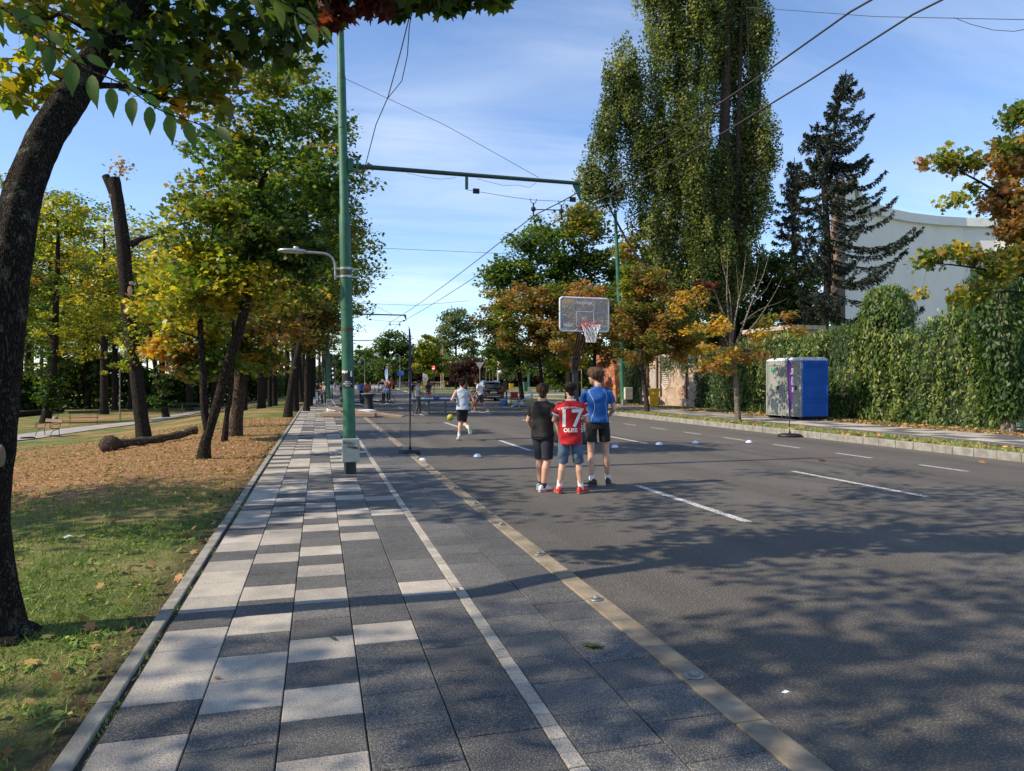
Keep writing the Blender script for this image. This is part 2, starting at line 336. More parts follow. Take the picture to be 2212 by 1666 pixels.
# left pavement: bed, tiles, line of small pale setts, sandstone kerb, park edging
b = MB(); b.box((.49, 120, -.07), (3.16, 300, .16), mi=0)
P = .372; colx = [-.965, -.577, -.18, .212, .612, 1.012]
pats = ['LDLLLDLLLLDLLDLLLDLL', 'DLLDLDLDDLDLLDLDLDLD', 'DLDLDDLDLDLDDLDLDLDL', 'DDDLDDDDDDDLDLDLDDLD', 'DDDDDDLDDDDDDDDLDDLD']
def tile(x0, x1, y0, y1, mi, z=.022, dz=None):
    g = .0035; dz = dz if dz is not None else rnd.uniform(-.0012, .0012); z += dz; c = .004
    x0 += g; x1 -= g; y0 += g; y1 -= g
    vs = [(x0, y0, z-.02), (x1, y0, z-.02), (x1, y1, z-.02), (x0, y1, z-.02), (x0, y0, z-c), (x1, y0, z-c), (x1, y1, z-c), (x0, y1, z-c), (x0+c, y0+c, z), (x1-c, y0+c, z), (x1-c, y1-c, z), (x0+c, y1-c, z)]
    b.add(vs, [(8, 9, 10, 11)]+[(i, (i+1) % 4, 4+(i+1) % 4, 4+i) for i in range(4)]+[(4+i, 4+(i+1) % 4, 8+(i+1) % 4, 8+i) for i in range(4)], mi)
for c in range(5):
    ph = 3.206 + (P/2 if c in (1, 3) else 0)
    for k in range(-14, 560):
        if 0 <= k < 20: L = pats[c][k] == 'L'
        else: L = (rnd.random() < .17) if c == 4 else ((k+c) % 2 == 0) ^ (rnd.random() < (.3 if c else .2))
        if c == 0 and not L and rnd.random() < .35: L = True
        if 0 <= k < 20: L = pats[c][k] == 'L'
        if k < 0: L = c < 3 and (k+c) % 2 != 0
        mi = (3 if rnd.random() < .7 else 4) if L else (1 if rnd.random() < .65 else 2)
        tile(colx[c], colx[c+1], ph+k*P, ph+(k+1)*P, mi)
for k in range(-40, 900): tile(1.012, 1.102, 3.206+k*P/3, 3.206+(k+1)*P/3, 3 if rnd.random() < .6 else 4, .023)
for c, (x0, x1) in enumerate(((1.102, 1.505), (1.505, 1.908))):
    for k in range(-14, 560): tile(x0, x1, 3.3+(P/2)*c+k*P, 3.3+(P/2)*c+(k+1)*P, 1 if rnd.random() < .6 else 2)
b.build('pavement', [M_joint, M_tdark, M_tdark2, M_tlight, M_tlight2], **ST)
b = MB()
for k in range(-20, 500): b.box((1.995, k*.5+.25, -.04), (.168, .494, .13), ch=.008)
b.build('kerb', M_sand, **ST)
b = MB()
for k in range(-10, 250): b.box((-1.045+rnd.uniform(-.003, .003), k+.5, -.03), (.085, .99, .13+rnd.uniform(0, .006)), ch=.006, rz=rnd.uniform(-.003, .003))
b.build('park_edging', M_kerb, **ST)
# park path
pp = [gd(-260, 975), gd(20, 949), gd(200, 924), gd(338, 908), gd(430, 889), gd(606, 858), gd(668, 838)]
b = MB()
Q = []
for i, p in enumerate(pp):
    t = (pp[min(i+1, len(pp)-1)]-pp[max(i-1, 0)]).normalized(); n_ = Vector((-t.y, t.x, 0)); Q.append((p+n_*1.1, p-n_*1.1))
for i in range(len(Q)-1):
    for k in range(8):
        a0, a1 = Q[i][0].lerp(Q[i+1][0], k/8), Q[i][0].lerp(Q[i+1][0], (k+1)/8); c0, c1 = Q[i][1].lerp(Q[i+1][1], k/8), Q[i][1].lerp(Q[i+1][1], (k+1)/8)
        b.quad(*[(q.x, q.y, max(lawn_z(q.x, q.y), slope(q.x)-.01)+.03) for q in (c0, c1, a1, a0)])
b.build('park_path', M_path, **ST)
# right-hand block with kerb, verge, pavement
RB = [(14.0, -40), (14.0, 50), (15.2, 62), (19, 74), (26, 84), (40, 90), (120, 92), (120, -40)]
b = MB(); b.prism(RB, -.1, .15); b.build('right_bank', M_grass, **ST)
b = MB(); kb = [(13.93, k*.55-20) for k in range(128)]+[(15.1, 62), (18.9, 74), (26, 84), (40, 90), (120, 92)]
for (x0, y0), (x1, y1) in zip(kb[:-1], kb[1:]):
    L = math.hypot(x1-x0, y1-y0); nseg = max(1, int(L/.6))
    for q in range(nseg):
        t = (q+.5)/nseg; b.box((x0+(x1-x0)*t+rnd.uniform(-.006, .006), y0+(y1-y0)*t, .04), (.17, L/nseg-.012, .27), rz=math.atan2(y1-y0, x1-x0)-math.pi/2, ch=.015)
b.build('right_kerb', M_kerb, **ST)
b = MB(); b.box((16.65, 20, .156), (2.9, 100, .02), mi=0)
for k in range(-14, 140):
    for c in range(5):
        ph = -6+(.2 if c % 2 else 0)
        L = (c == 1 and True) or (c > 1 and rnd.random() < .45)
        if c == 0: L = False
        x0 = 15.22+[0, .55, .67, 1.35, 2.05][c]; x1 = 15.22+[.55, .67, 1.35, 2.05, 2.85][c]
        tile(x0, x1, ph+k*.42, ph+(k+1)*.42, 3 if L else 1, .186, 0)
b.build('right_pavement', [M_joint, M_tdark2, M_tdark, M_tlight], **ST)
b = MB(); b.quad((18.12, -20, .163), (21.5, -20, .163), (21.5, 48, .163), (18.12, 48, .163)); b.build('dirt_strip', M_dirt, **ST)
b = MB(); b.quad((14.6, 56, .158), (30, 62, .158), (30, 66, .158), (15.6, 60, .158)); b.quad((18, 72, .158), (60, 84, .158), (60, 86, .158), (22, 80, .158)); b.build('corner_path', M_path, **ST)
# junction island
IS = [(10.6, 76), (13.5, 86), (18, 95), (26, 101), (60, 106), (200, 110), (200, 300), (18, 300), (16.7, 165), (13, 110), (11.0, 84)]
b = MB(); b.prism(IS, -.1, .1); b.build('junction_lawn', M_grass, **ST)
b = MB()
pts = [(18, 300), (16.7, 165), (13, 110), (11.0, 84), (10.6, 76), (13.5, 86), (18, 95), (26, 101), (60, 106)]
for (x0, y0), (x1, y1) in zip(pts[:-1], pts[1:]):
    L = math.hypot(x1-x0, y1-y0); nn = int(L/1.5)+1
    for q in range(nn):
        t = (q+.5)/nn; b.box((x0+(x1-x0)*t, y0+(y1-y0)*t, .03), (.22, L/nn-.02, .19), rz=math.atan2(y1-y0, x1-x0)-math.pi/2)
b.build('island_kerb', mat('pale_kerb', (.4, .36, .3), .9), **ST)
b = MB(); b.quad((13, 112, .105), (200, 118, .105), (200, 121, .105), (13.5, 115, .105)); b.build('island_path', M_path, **ST)
# lane markings
b = MB()
def dash(x, y0, L, w=.12): b.quad((x-w/2, y0, .004), (x+w/2, y0, .004), (x+w/2, y0+L, .004), (x-w/2, y0+L, .004))
for k in range(-3, 9): dash(4.85, 7.35+9*k+(-.1 if k else 0), 3.0)
for k in range(-3, 7): dash(8.38, 8.28+9*k, 3.0)
for k in range(-8, 18): dash(11.45, 10.4+2.36*k, 1.1, .1)
for k in range(4): dash(4.2+k*1.6, 71, .5, .9)
for k in range(4): dash(5.5+k*1.7, 96, .6, 1.0)
b.add([(8.8, 62, .004), (10.1, 72.5, .004), (10.2, 72.5, .004), (8.95, 62, .004)], [(0, 1, 2, 3)])
b.build('lane_markings', M_white, **ST)
# asphalt edge grit darker along the kerb
b = MB(); b.quad((2.08, -10, .003), (2.45, -10, .003), (2.4, 60, .003), (2.08, 60, .003)); b.build('gutter', mat('gutter_asphalt', (.064, .059, .053), .9, scale=1.5, col2=(.09, .083, .073), bump=.014, bscale=55, speck=(90, (.17, .16, .15), .15)), **ST)

# studs set in the kerb
M_steel = mat('steel', (.3, .3, .29), .5, scale=30, metal=.8); M_lens = mat('lens', (.2, .23, .22), .3)
st0 = None
for k in range(24):
    p = Vector((1.99, 3.53+1.432*k-1.432, .027))
    if st0 is None:
        st0 = thing('kerb_stud', 'round metal stud with raised glass cap set in the sandstone kerb', 'stud', p, 0, 'metal studs along the kerb')
        MB().lathe([(.0, .0), (.052, .0), (.052, .004), (.04, .009), (0, .009)], n=20).build('ring', M_steel, st0)
        MB().lathe([(.026, .009), (.024, .022), (.016, .028), (0, .03)], n=16).build('lens', M_lens, st0)
    else:
        c = copy_tree(st0); c.location = p

# grass and litter
def scatter(n, x0, x1, y0, y1, r=rng, pw=1.0):
    u = r.random(n)**pw
    return np.stack([r.uniform(x0, x1, n), y0+(y1-y0)*u, np.zeros(n)], 1)
def blades(name, P, h, r, cols, w=.5):
    d = r.normal(size=(len(P), 3))*.45; d[:, 2] = 1; d /= np.linalg.norm(d, axis=1)[:, None]
    hh = h*r.uniform(.4, 1.3, len(P)); P = P.copy(); P += d*(hh*.42)[:, None]
    nr = r.normal(size=(len(P), 3)); 
    T = SHP['n']; 
    return leaves(name, P, hh, cols, 'n', up=(0, 0, 0), spread=1, dirs=d, matr=LITTER, rng=r, jit=0)
N = 210000
Pg = scatter(N, -13, -1.1, 1.6, 21, pw=1.6)
Pg[:, 2] = [lawn_z(x, y) for x, y in Pg[:, :2]]
cl = np.sin(Pg[:, 0]*1.7+Pg[:, 1]*.9)+np.sin(Pg[:, 1]*2.3-Pg[:, 0]*.6)+rng.normal(size=N)*.6
bare = (Pg[:, 1]+rng.normal(size=N)*.5 < 4.0) & (Pg[:, 0] > -2.6+rng.normal(size=N)*.25)
edge = (Pg[:, 0] > -1.25+rng.normal(size=N)*.1)
lit = (Pg[:, 1]+rng.normal(size=N)*1.2 > 12.5)
keep = (cl > -1.3) & ~(bare & (rng.random(N) < .9)) & ~(lit & (rng.random(N) < .8)) & ~(edge & (rng.random(N) < .6))
Pg = Pg[keep]; n = len(Pg)
pal = np.array([(.1, .18, .03), (.16, .25, .04), (.24, .3, .06), (.34, .34, .11), (.44, .39, .2)]); 
kk = np.clip((rng.normal(size=n)*1.1+1.4+.5*np.sin(Pg[:, 0]*.8)).astype(int), 0, 4)
g = blades('lawn_grass', Pg, .055, rng, pal[kk]*(1+rng.normal(size=(n, 1))*.15)); tag(g, 'short patchy grass between the edging and the park trees', 'grass', kind='stuff')
wr = np.random.default_rng(31); c_ = scatter(420, -7.5, -1.25, 3.2, 12, wr, 1.3); Pw = np.repeat(c_, 9, 0)+wr.normal(size=(420*9, 3))*np.array([.05, .05, 0]); Pw[:, 2] = [lawn_z(x, y)+.02 for x, y in Pw[:, :2]]; dw = wr.normal(size=(len(Pw), 3)); dw[:, 2] = abs(dw[:, 2])*.6+.2
g = leaves('lawn_weeds', Pw, .055, pal[wr.integers(0, 3, len(Pw))], 'v', up=(0, 0, 1), spread=.5, dirs=dw, rng=wr, matr=LITTER); tag(g, 'broad leaved weeds and clover tufts in the near grass', 'weeds', kind='stuff')
Pv = np.concatenate([scatter(26000, 14.05, 15.2, 8, 50), scatter(9000, 18.1, 20.5, 12, 48)])
Pv[:, 2] = .15; cl = np.sin(Pv[:, 1]*1.9)+np.sin(Pv[:, 1]*.77+Pv[:, 0]*3)+rng.normal(size=len(Pv))*.5; Pv = Pv[cl > -.7]; n = len(Pv)
g = blades('verge_grass', Pv, .1, rng, pal[rng.integers(0, 5, n)]); tag(g, 'tufty weedy grass on the verge behind the far kerb', 'grass', kind='stuff')
def litter(name, P, size, label, pal='rust', up=.35, kind='stuff', shape='m'):
    n = len(P); r = np.random.default_rng(len(P)); P = P.copy(); P[:, 2] += .012+r.random(n)*.012
    g = leaves(name, P, size, colour(r, n, pal)*r.uniform(.7, 1.5, (n, 1)), shape, spread=up, rng=r, matr=LITTER); tag(g, label, 'fallen leaves', kind=kind); return g
Pl = scatter(42000, -16, -1.1, 8.5, 34, pw=1.1); d = np.clip((Pl[:, 1]-11)/4, .03, .8); Pl = Pl[rng.random(len(Pl)) < d]; Pl[:, 2] = [lawn_z(x, y) for x, y in Pl[:, :2]]
litter('leaf_litter', Pl, .05, 'orange brown fallen leaves lying thickly under the park trees', 'orange')
Pl = np.concatenate([scatter(130, -5, -1.1, 2.2, 9), scatter(170, -1.7, -1.1, 2.2, 20)]); Pl[:, 2] = [lawn_z(x, y)+.012 for x, y in Pl[:, :2]]
litter('leaf_litter', Pl, .07, 'scattered dry leaves on the grass beside the park edging', 'rust', .5)
Pl = np.concatenate([scatter(2600, 18.15, 20.2, 14, 46), scatter(700, 14.0, 15.2, 10, 48)]); Pl[:, 2] = .165
litter('leaf_litter', Pl, .1, 'dead leaves drifted along the foot of the hedge', 'orange', .5)
# weeds rooted in the gap between edging and tiles, and a few sand-filled joints
wr = np.random.default_rng(77); wy = np.concatenate([wr.normal(c, .12, 26) for c in wr.uniform(2, 24, 34)]); Pw = np.stack([-.985+wr.normal(size=len(wy))*.012, wy, np.full(len(wy), .012)], 1)
g = blades('joint_weeds', Pw, .035, wr, pal[wr.integers(0, 4, len(wy))]); tag(g, 'tiny weeds growing in the gap beside the park edging', 'weeds', kind='stuff')
# single leaves one can pick out on the paving and the road
def one_leaf(dx, dy, h, pal, label, size, sh='m'):
    p = gd(dx, dy, h); r = np.random.default_rng(int(dx)); o = leaves('fallen_leaf', np.array([[0, 0, .012]]), size, colour(r, 1, pal), sh, spread=.25, rng=r, matr=LITTER); o.location = p
    tag(o, label, 'leaf')
one_leaf(1280, 1397, .022, 'ygreen', 'yellow green maple leaf lying on the dark tiles', .11)
one_leaf(467, 1468, .022, 'rust', 'small brown leaf on the pale tile near the park edging', .07, 'o')
one_leaf(987, 1275, .022, 'orange', 'small orange leaf beside the pale line of setts', .06, 'o')
one_leaf(720, 1383, .022, 'rust', 'thin brown leaf on the lone pale tile', .07, 'l')
one_leaf(1776, 997, 0, 'redbrown', 'dark red leaf on the road before the purple flag', .16)
one_leaf(2122, 1000, 0, 'orange', 'orange leaf on the road near the far kerb', .15)
b = MB(); b.add([(0, 0, .004), (.03, .006, .014), (.05, -.006, .006), (.02, -.012, .004)], [(0, 1, 2, 3)]); o = b.build('paper_scrap', mat('white_paper', (.75, .76, .78), .6)); o.location = gd(1687, 1498); tag(o, 'small white paper scrap on the road in the foreground', 'litter')
b = MB(); b.add([(-.05, 0, .03), (0, .02, .05), (.05, .0, .03), (.02, -.02, .04), (-.03, -.02, .02)], [(0, 1, 2), (0, 2, 3), (0, 3, 4)]); o = b.build('plastic_scrap', MATS['white_paper']); o.location = gd(148, 1166); tag(o, 'crumpled white plastic scrap lying in the grass', 'litter')
# ================================================================ trees and hedges
def bark(name, c1, c2, moss=None, vsc=38):
    m, n, l, b = nmat(name)
    tc = n.new('ShaderNodeTexCoord'); mp = n.new('ShaderNodeMapping'); mp.inputs['Scale'].default_value = (1, 1, .22); l.new(tc.outputs['Object'], mp.inputs[0])
    v = n.new('ShaderNodeTexVoronoi'); v.inputs['Scale'].default_value = vsc; v.feature = 'DISTANCE_TO_EDGE'
    nz = n.new('ShaderNodeTexNoise'); nz.inputs['Scale'].default_value = 7; nz.inputs['Detail'].default_value = 6; l.new(mp.outputs[0], nz.inputs['Vector'])
    ad = n.new('ShaderNodeMix'); ad.data_type = 'VECTOR'; ad.inputs['Factor'].default_value = .12; l.new(mp.outputs[0], ad.inputs[4]); l.new(nz.outputs[1], ad.inputs[5]); l.new(ad.outputs[1], v.inputs['Vector'])
    mr = n.new('ShaderNodeMapRange'); mr.inputs[2].default_value = .25; l.new(v.outputs[0], mr.inputs[0])
    mx = n.new('ShaderNodeMix'); mx.data_type = 'RGBA'; l.new(mr.outputs[0], mx.inputs['Factor']); mx.inputs[6].default_value = (*c1, 1); mx.inputs[7].default_value = (*c2, 1)
    last = mx.outputs[2]
    if moss:
        n2 = n.new('ShaderNodeTexNoise'); n2.inputs['Scale'].default_value = 6; n2.inputs['Detail'].default_value = 8; n2.inputs['Roughness'].default_value = .7; l.new(tc.outputs['Object'], n2.inputs['Vector'])
        m2 = n.new('ShaderNodeMapRange'); m2.inputs[1].default_value = .56; m2.inputs[2].default_value = .62; l.new(n2.outputs[0], m2.inputs[0])
        x2 = n.new('ShaderNodeMix'); x2.data_type = 'RGBA'; l.new(m2.outputs[0], x2.inputs['Factor']); l.new(last, x2.inputs[6]); x2.inputs[7].default_value = (*moss, 1); last = x2.outputs[2]
    l.new(last, b.inputs['Base Color']); b.inputs['Roughness'].default_value = .95; b.inputs['Specular IOR Level'].default_value = .2
    bp = n.new('ShaderNodeBump'); bp.inputs['Distance'].default_value = .05; l.new(mr.outputs[0], bp.inputs['Height']); l.new(bp.outputs[0], b.inputs['Normal'])
    MATS[name] = m; return m
BARK = bark('bark', (.018, .014, .011), (.062, .048, .037)); BARKM = bark('bark_lichen', (.012, .01, .008), (.05, .039, .03), (.12, .125, .09), 90)
BARKP = bark('bark_pale', (.05, .035, .026), (.15, .11, .08)); BARKY = bark('bark_young', (.2, .165, .12), (.42, .36, .27)); WOOD = mat('cut_wood', (.42, .3, .17), .8, scale=9, stretch=(1, 1, .3))

def interp(tr, t):
    k = len(tr)-1; f = max(0, min(k-1e-6, t*k)); i = int(f); u = f-i
    a, b = tr[i], tr[i+1]; return Vector(a[:3]).lerp(Vector(b[:3]), u), a[3]*(1-u)+b[3]*u
def smooth_path(tr, n=4):
    P = [np.array(p, float) for p in tr]; out = []
    for i in range(len(P)-1):
        p0, p1, p2, p3 = P[max(i-1, 0)], P[i], P[i+1], P[min(i+2, len(P)-1)]
        for k in range(n):
            t = k/n; q = .5*((2*p1)+(p2-p0)*t+(2*p0-5*p1+4*p2-p3)*t*t+(3*p1-p0-3*p2+p3)*t**3); out.append(tuple(q))
    out.append(tuple(P[-1])); return out
def crown_points(r, blobs):
    C = []; B = []
    for bi, bl in enumerate(blobs):
        cx, cy, cz, rx, ry, rz, n = bl[:7]
        d = r.normal(size=(n, 3)); d /= np.linalg.norm(d, axis=1)[:, None]
        rad = r.random(n)**.45
        C.append(np.array([cx, cy, cz])+d*rad[:, None]*np.array([rx, ry, rz])); B += [bi]*n
    return np.concatenate(C), np.array(B)
def limbs(mb, r, trunk, C, t0=.3, rmax=.07, n=5, rk=.35, sag=.0, every=1):
    nodes = []
    for i in range(24):
        t = t0+(1-t0)*i/23; p, rr = interp(trunk, t); nodes.append((p, rr))
    T, _ = interp(trunk, .6)
    order = np.argsort([(Vector(c)-T).length for c in C])
    NP = np.array([p[:] for p, _ in nodes]); NR = [x for _, x in nodes]
    for q, ci in enumerate(order):
        if q % every: continue
        c = Vector(C[ci]); d = np.linalg.norm(NP-np.array(c), axis=1)+np.maximum(0, NP[:, 2]-c.z+.1)*1.5
        i = int(np.argmin(d)); p = Vector(NP[i]); L = (c-p).length
        if L < .15: continue
        r0 = min(NR[i]*.6, .01+.022*L, rmax); mid = p.lerp(c, .5)+Vector(r.normal(size=3)*.07*L)+Vector((0, 0, .1*L-sag*L))
        q1 = p.lerp(mid, .5)+Vector(r.normal(size=3)*.03*L); q2 = mid.lerp(c, .5)+Vector(r.normal(size=3)*.04*L)
        mb.tube([p, q1, mid, q2, c], [r0, r0*.85, r0*.7, r0*.5, .006], n, caps=False)
        NP = np.vstack([NP, q1[:], mid[:], q2[:]]); NR += [r0*.85, r0*.7, r0*.5]
def crown_leaves(name, root, r, C, Bi, blobs, per, cr, size, pal, shape='q', flat=.5, spread=.6, up=(0, 0, 1), droop=.2, m=None, lj=.3):
    N = len(C)*per; idx = np.repeat(np.arange(len(C)), per)
    rad = cr*r.uniform(.6, 1.3, len(C)); off = r.normal(size=(N, 3)); off /= np.linalg.norm(off, axis=1)[:, None]+1e-9
    off *= (r.random(N)**.5)[:, None]*rad[idx][:, None]; off[:, 2] *= flat
    P = C[idx]+off
    cols = np.zeros((N, 3))
    for bi in set(Bi.tolist()):
        pl = blobs[bi][7] if len(blobs[bi]) > 7 else pal
        cl = np.where(Bi == bi)[0]; kk = r.integers(0, len(PAL[pl]), len(C))
        mask = Bi[idx] == bi; n = int(mask.sum())
        k = np.where(r.random(n) < .6, kk[idx[mask]], r.integers(0, len(PAL[pl]), n))
        cols[mask] = colour(r, n, pl, k)
    return leaves(name, P, size, cols, shape, up=up, spread=spread, droop=droop, parent=root, matr=m, rng=r, jit=lj)
def tree(name, label, base, trunk, blobs, per=60, cr=.7, size=.17, pal='green', seed=1, shape='q', group=None, bk=None, t0=.35, rmax=.07, tn=10, extra=None, flat=.5, spread=.6, up=(0, 0, 1), cat='tree', droop=.2, limb_every=1, sag=0., m=None):
    r = np.random.default_rng(seed)
    root = thing(name, label, cat, base, 0, group)
    tr = smooth_path(trunk); mb = MB()
    rr = [p[3] for p in tr]; mb.tube([p[:3] for p in tr], rr, tn)
    for ex in (extra or []):
        e = smooth_path(ex); mb.tube([p[:3] for p in e], [p[3] for p in e], max(6, tn-3))
    C, Bi = crown_points(r, blobs)
    allt = [trunk]+list(extra or [])
    if len(allt) > 1:
        own = np.array([int(np.argmin([min(np.linalg.norm(c-np.array(p[:3])) for p in t) for t in allt])) for c in C])
        for i, t in enumerate(allt):
            if (own == i).any(): limbs(mb, r, t, C[own == i], t0 if i == 0 else .1, rmax, sag=sag, every=limb_every)
    else: limbs(mb, r, trunk, C, t0, rmax, sag=sag, every=limb_every)
    mb.build('trunk', bk or BARK, root)
    crown_leaves('crown', root, r, C, Bi, blobs, per, cr, size, pal, shape, flat, spread, up, droop, m)
    return root
def D(px, Z): return px/FPX*Z
def tree_at(name, label, dx, dy, pts, crowns, h=0.0, bx=None, ex=None, **kw):
    """pts: (dx, dy, radius) up the trunk, crowns: (dx, dy, half width, half height, clusters[, palette[, depth offset]]) in picture measures at the tree's own distance"""
    if bx: Z = bx; base = gz(dx, Z, h)
    else: base = gd(dx, dy, h); Z = base.x*SP+base.y*CP
    def loc(x, y, dz=0): return at(x, y, Z+dz)-base
    trunk = [(*loc(x, y, (q[0] if q else 0)), rr) for x, y, rr, *q in pts]; trunk[0] = (0, 0, -.1, trunk[0][3])
    bl = []
    for c in crowns:
        x, y, hw, hh, n = c[:5]; pl = c[5] if len(c) > 5 and c[5] else kw.get('pal', 'green'); dz = c[6] if len(c) > 6 else 0
        p = loc(x, y, dz); w = D(hw, Z+dz); bl.append((p.x, p.y, p.z, w, w, D(hh, Z+dz), n, pl))
    ext = [[(*loc(x, y, (q[0] if q else 0)), rr) for x, y, rr, *q in e] for e in (ex or [])]
    return tree(name, label, base, trunk, bl, extra=ext, **kw)

# --- the big leaning maple that frames the left edge
base = gd(-12, 1372); Z0 = base.x*SP+base.y*CP
pts = [(-12, 1385, .23), (-20, 1330, .185), (-28, 1140, .155), (-12, 921, .148), (8, 705, .142), (30, 508, .138), (56, 402, .134), (100, 296, .13), (155, 211, .125), (207, 127, .12), (272, 30, .112), (350, -90, .1), (450, -230, .085), (600, -380, .06), (760, -500, .03)]
tr = [(*(at(x, y, Z0+max(0, (500-y))*.0016)-base), r*(.82 if y < 1200 else 1)) for x, y, r in pts]
r = np.random.default_rng(5)
root = thing('maple_tree', 'big dark maple leaning in from the left edge with lichen on its bark', 'tree', base)
sp = smooth_path(tr, 8); mb = MB()
NS = 28; vs = []; fs = []
for i, p in enumerate(sp):
    t = Vector(sp[min(i+1, len(sp)-1)][:3])-Vector(sp[max(i-1, 0)][:3]); t.normalize(); a = (Vector((0, 1, 0))-t*t.y).normalized(); c = t.cross(a)
    for j in range(NS):
        w = 2*math.pi*j/NS; q = p[3]*(1+.05*math.sin(w*7+i*.12)+.035*math.sin(w*13-i*.3)+.02*r.normal()+(.25*max(0, math.sin(w*5+1)) if i < 5 else 0)*(1-i/5)); vs.append(Vector(p[:3])+(a*math.cos(w)+c*math.sin(w))*q)
fs = [(i*NS+j, i*NS+(j+1) % NS, (i+1)*NS+(j+1) % NS, (i+1)*NS+j) for i in range(len(sp)-1) for j in range(NS)]
mb.add(vs, fs, 0, True)
# canopy: clumps hanging into the top of the picture (dx, dy, Z, radius, leaves, palette)
cl = [(60, 40, 5.2, .55, 70, 'mixed'), (30, 130, 5.4, .4, 40, 'ygreen'), (110, 90, 5.6, .4, 36, 'mixed'), (190, 30, 5.6, .45, 50, 'mixed'), (360, 30, 5.6, .45, 80, 'dgreen'), (350, 140, 5.4, .3, 60, 'dgreen'), (430, 60, 5.8, .4, 60, 'dgreen'), (400, 170, 5.6, .28, 45, 'mixed'),
      (470, 130, 5.8, .35, 70, 'mixed'), (500, 30, 5.6, .4, 70, 'dgreen'), (560, 90, 5.9, .3, 60, 'dgreen'), (600, 20, 5.8, .35, 80, 'dgreen'), (640, 60, 6.0, .28, 45, 'green'), (445, 220, 5.8, .22, 26, 'mixed'), (480, 190, 6.0, .25, 30, 'rust'), (385, 230, 5.7, .2, 16, 'gold'),
      (20, 190, 5.5, .25, 30, 'ygreen'), (110, 190, 5.6, .2, 14, 'ygreen'), (300, 90, 5.2, .3, 50, 'dgreen'), (250, 60, 6.2, .5, 45, 'dgreen'), (330, 200, 6.2, .25, 26, 'green'),
      (620, 120, 6.2, .3, 40, 'green'), (680, 20, 6.0, .25, 40, 'green'), (30, -60, 5.2, .7, 110, 'mixed'), (200, -80, 5.6, .8, 150, 'mixed'), (420, -90, 5.8, .8, 240, 'green'), (620, -100, 6, .8, 240, 'green'),
      (830, -70, 5.6, .42, 200, 'dgreen'), (900, -30, 5.6, .24, 110, 'dgreen'), (860, 5, 5.6, .17, 60, 'dgreen'), (950, 0, 5.6, .17, 70, 'dgreen'), (1010, -20, 5.6, .2, 90, 'dgreen'), (1070, -15, 5.6, .16, 60, 'green'), (960, -90, 5.7, .5, 200, 'green'),
      (720, -10, 5.5, .16, 50, 'redbrown'), (735, 25, 5.5, .1, 26, 'redbrown'), (710, 55, 5.5, .07, 12, 'redbrown'), (790, 0, 5.5, .14, 40, 'redbrown'), (830, 20, 5.5, .08, 16, 'redbrown')]
nodesC = np.array([at(x, y, Z)-base for x, y, Z, *_ in cl])
# the unseen rest of the canopy, above and behind, which shades the pavement
hi = []
for k in range(26):
    a = r.uniform(0, 6.28); rad = r.uniform(.5, 4.6); q = Vector((-1.2+rad*math.cos(a)*.8, 4.2+rad*math.sin(a)*1.0, r.uniform(6.2, 9.0)))-base; hi.append(q)
for k in range(11):
    x_, y_ = r.uniform(-4.5, .5), r.uniform(7.5, 11.5); Zk = x_*SP+y_*CP; hi.append(Vector((x_, y_, 1.65+.535*Zk+r.uniform(1.0, 2.4)))-base)
hiC = np.array(hi)
limbs(mb, r, tr[:], np.vstack([nodesC, hiC]), .55, .06, n=6)
mb.build('trunk', BARKM, root)
kn = MB(); q = at(2, 985, Z0-.11)-base; kn.ball(q, .045, sc=(.6, .35, 1.6)); kn.build('knot', mat('old_cut', (.2, .14, .09), .9, scale=9), root)
P = []; K = []
for (x, y, Z, rad, n, pl), c in zip(cl, nodesC):
    o = r.normal(size=(n, 3)); o /= np.linalg.norm(o, axis=1)[:, None]; o *= (r.random(n)**.5)[:, None]*rad; o[:, 2] *= .7; P.append(c+o); K.append(colour(r, n, pl))
leaves('crown', np.concatenate(P), .125, np.concatenate(K), 'm', spread=.9, droop=.5, parent=root, rng=r)
n = 110; o = r.normal(size=(len(hiC)*n, 3)); o /= np.linalg.norm(o, axis=1)[:, None]; o *= (r.random(len(o))**.5)[:, None]*.85; o[:, 2] *= .5
leaves('crown', np.repeat(hiC, n, 0)+o, .14, colour(r, len(o), 'green'), 'q', spread=.6, parent=root, rng=r)

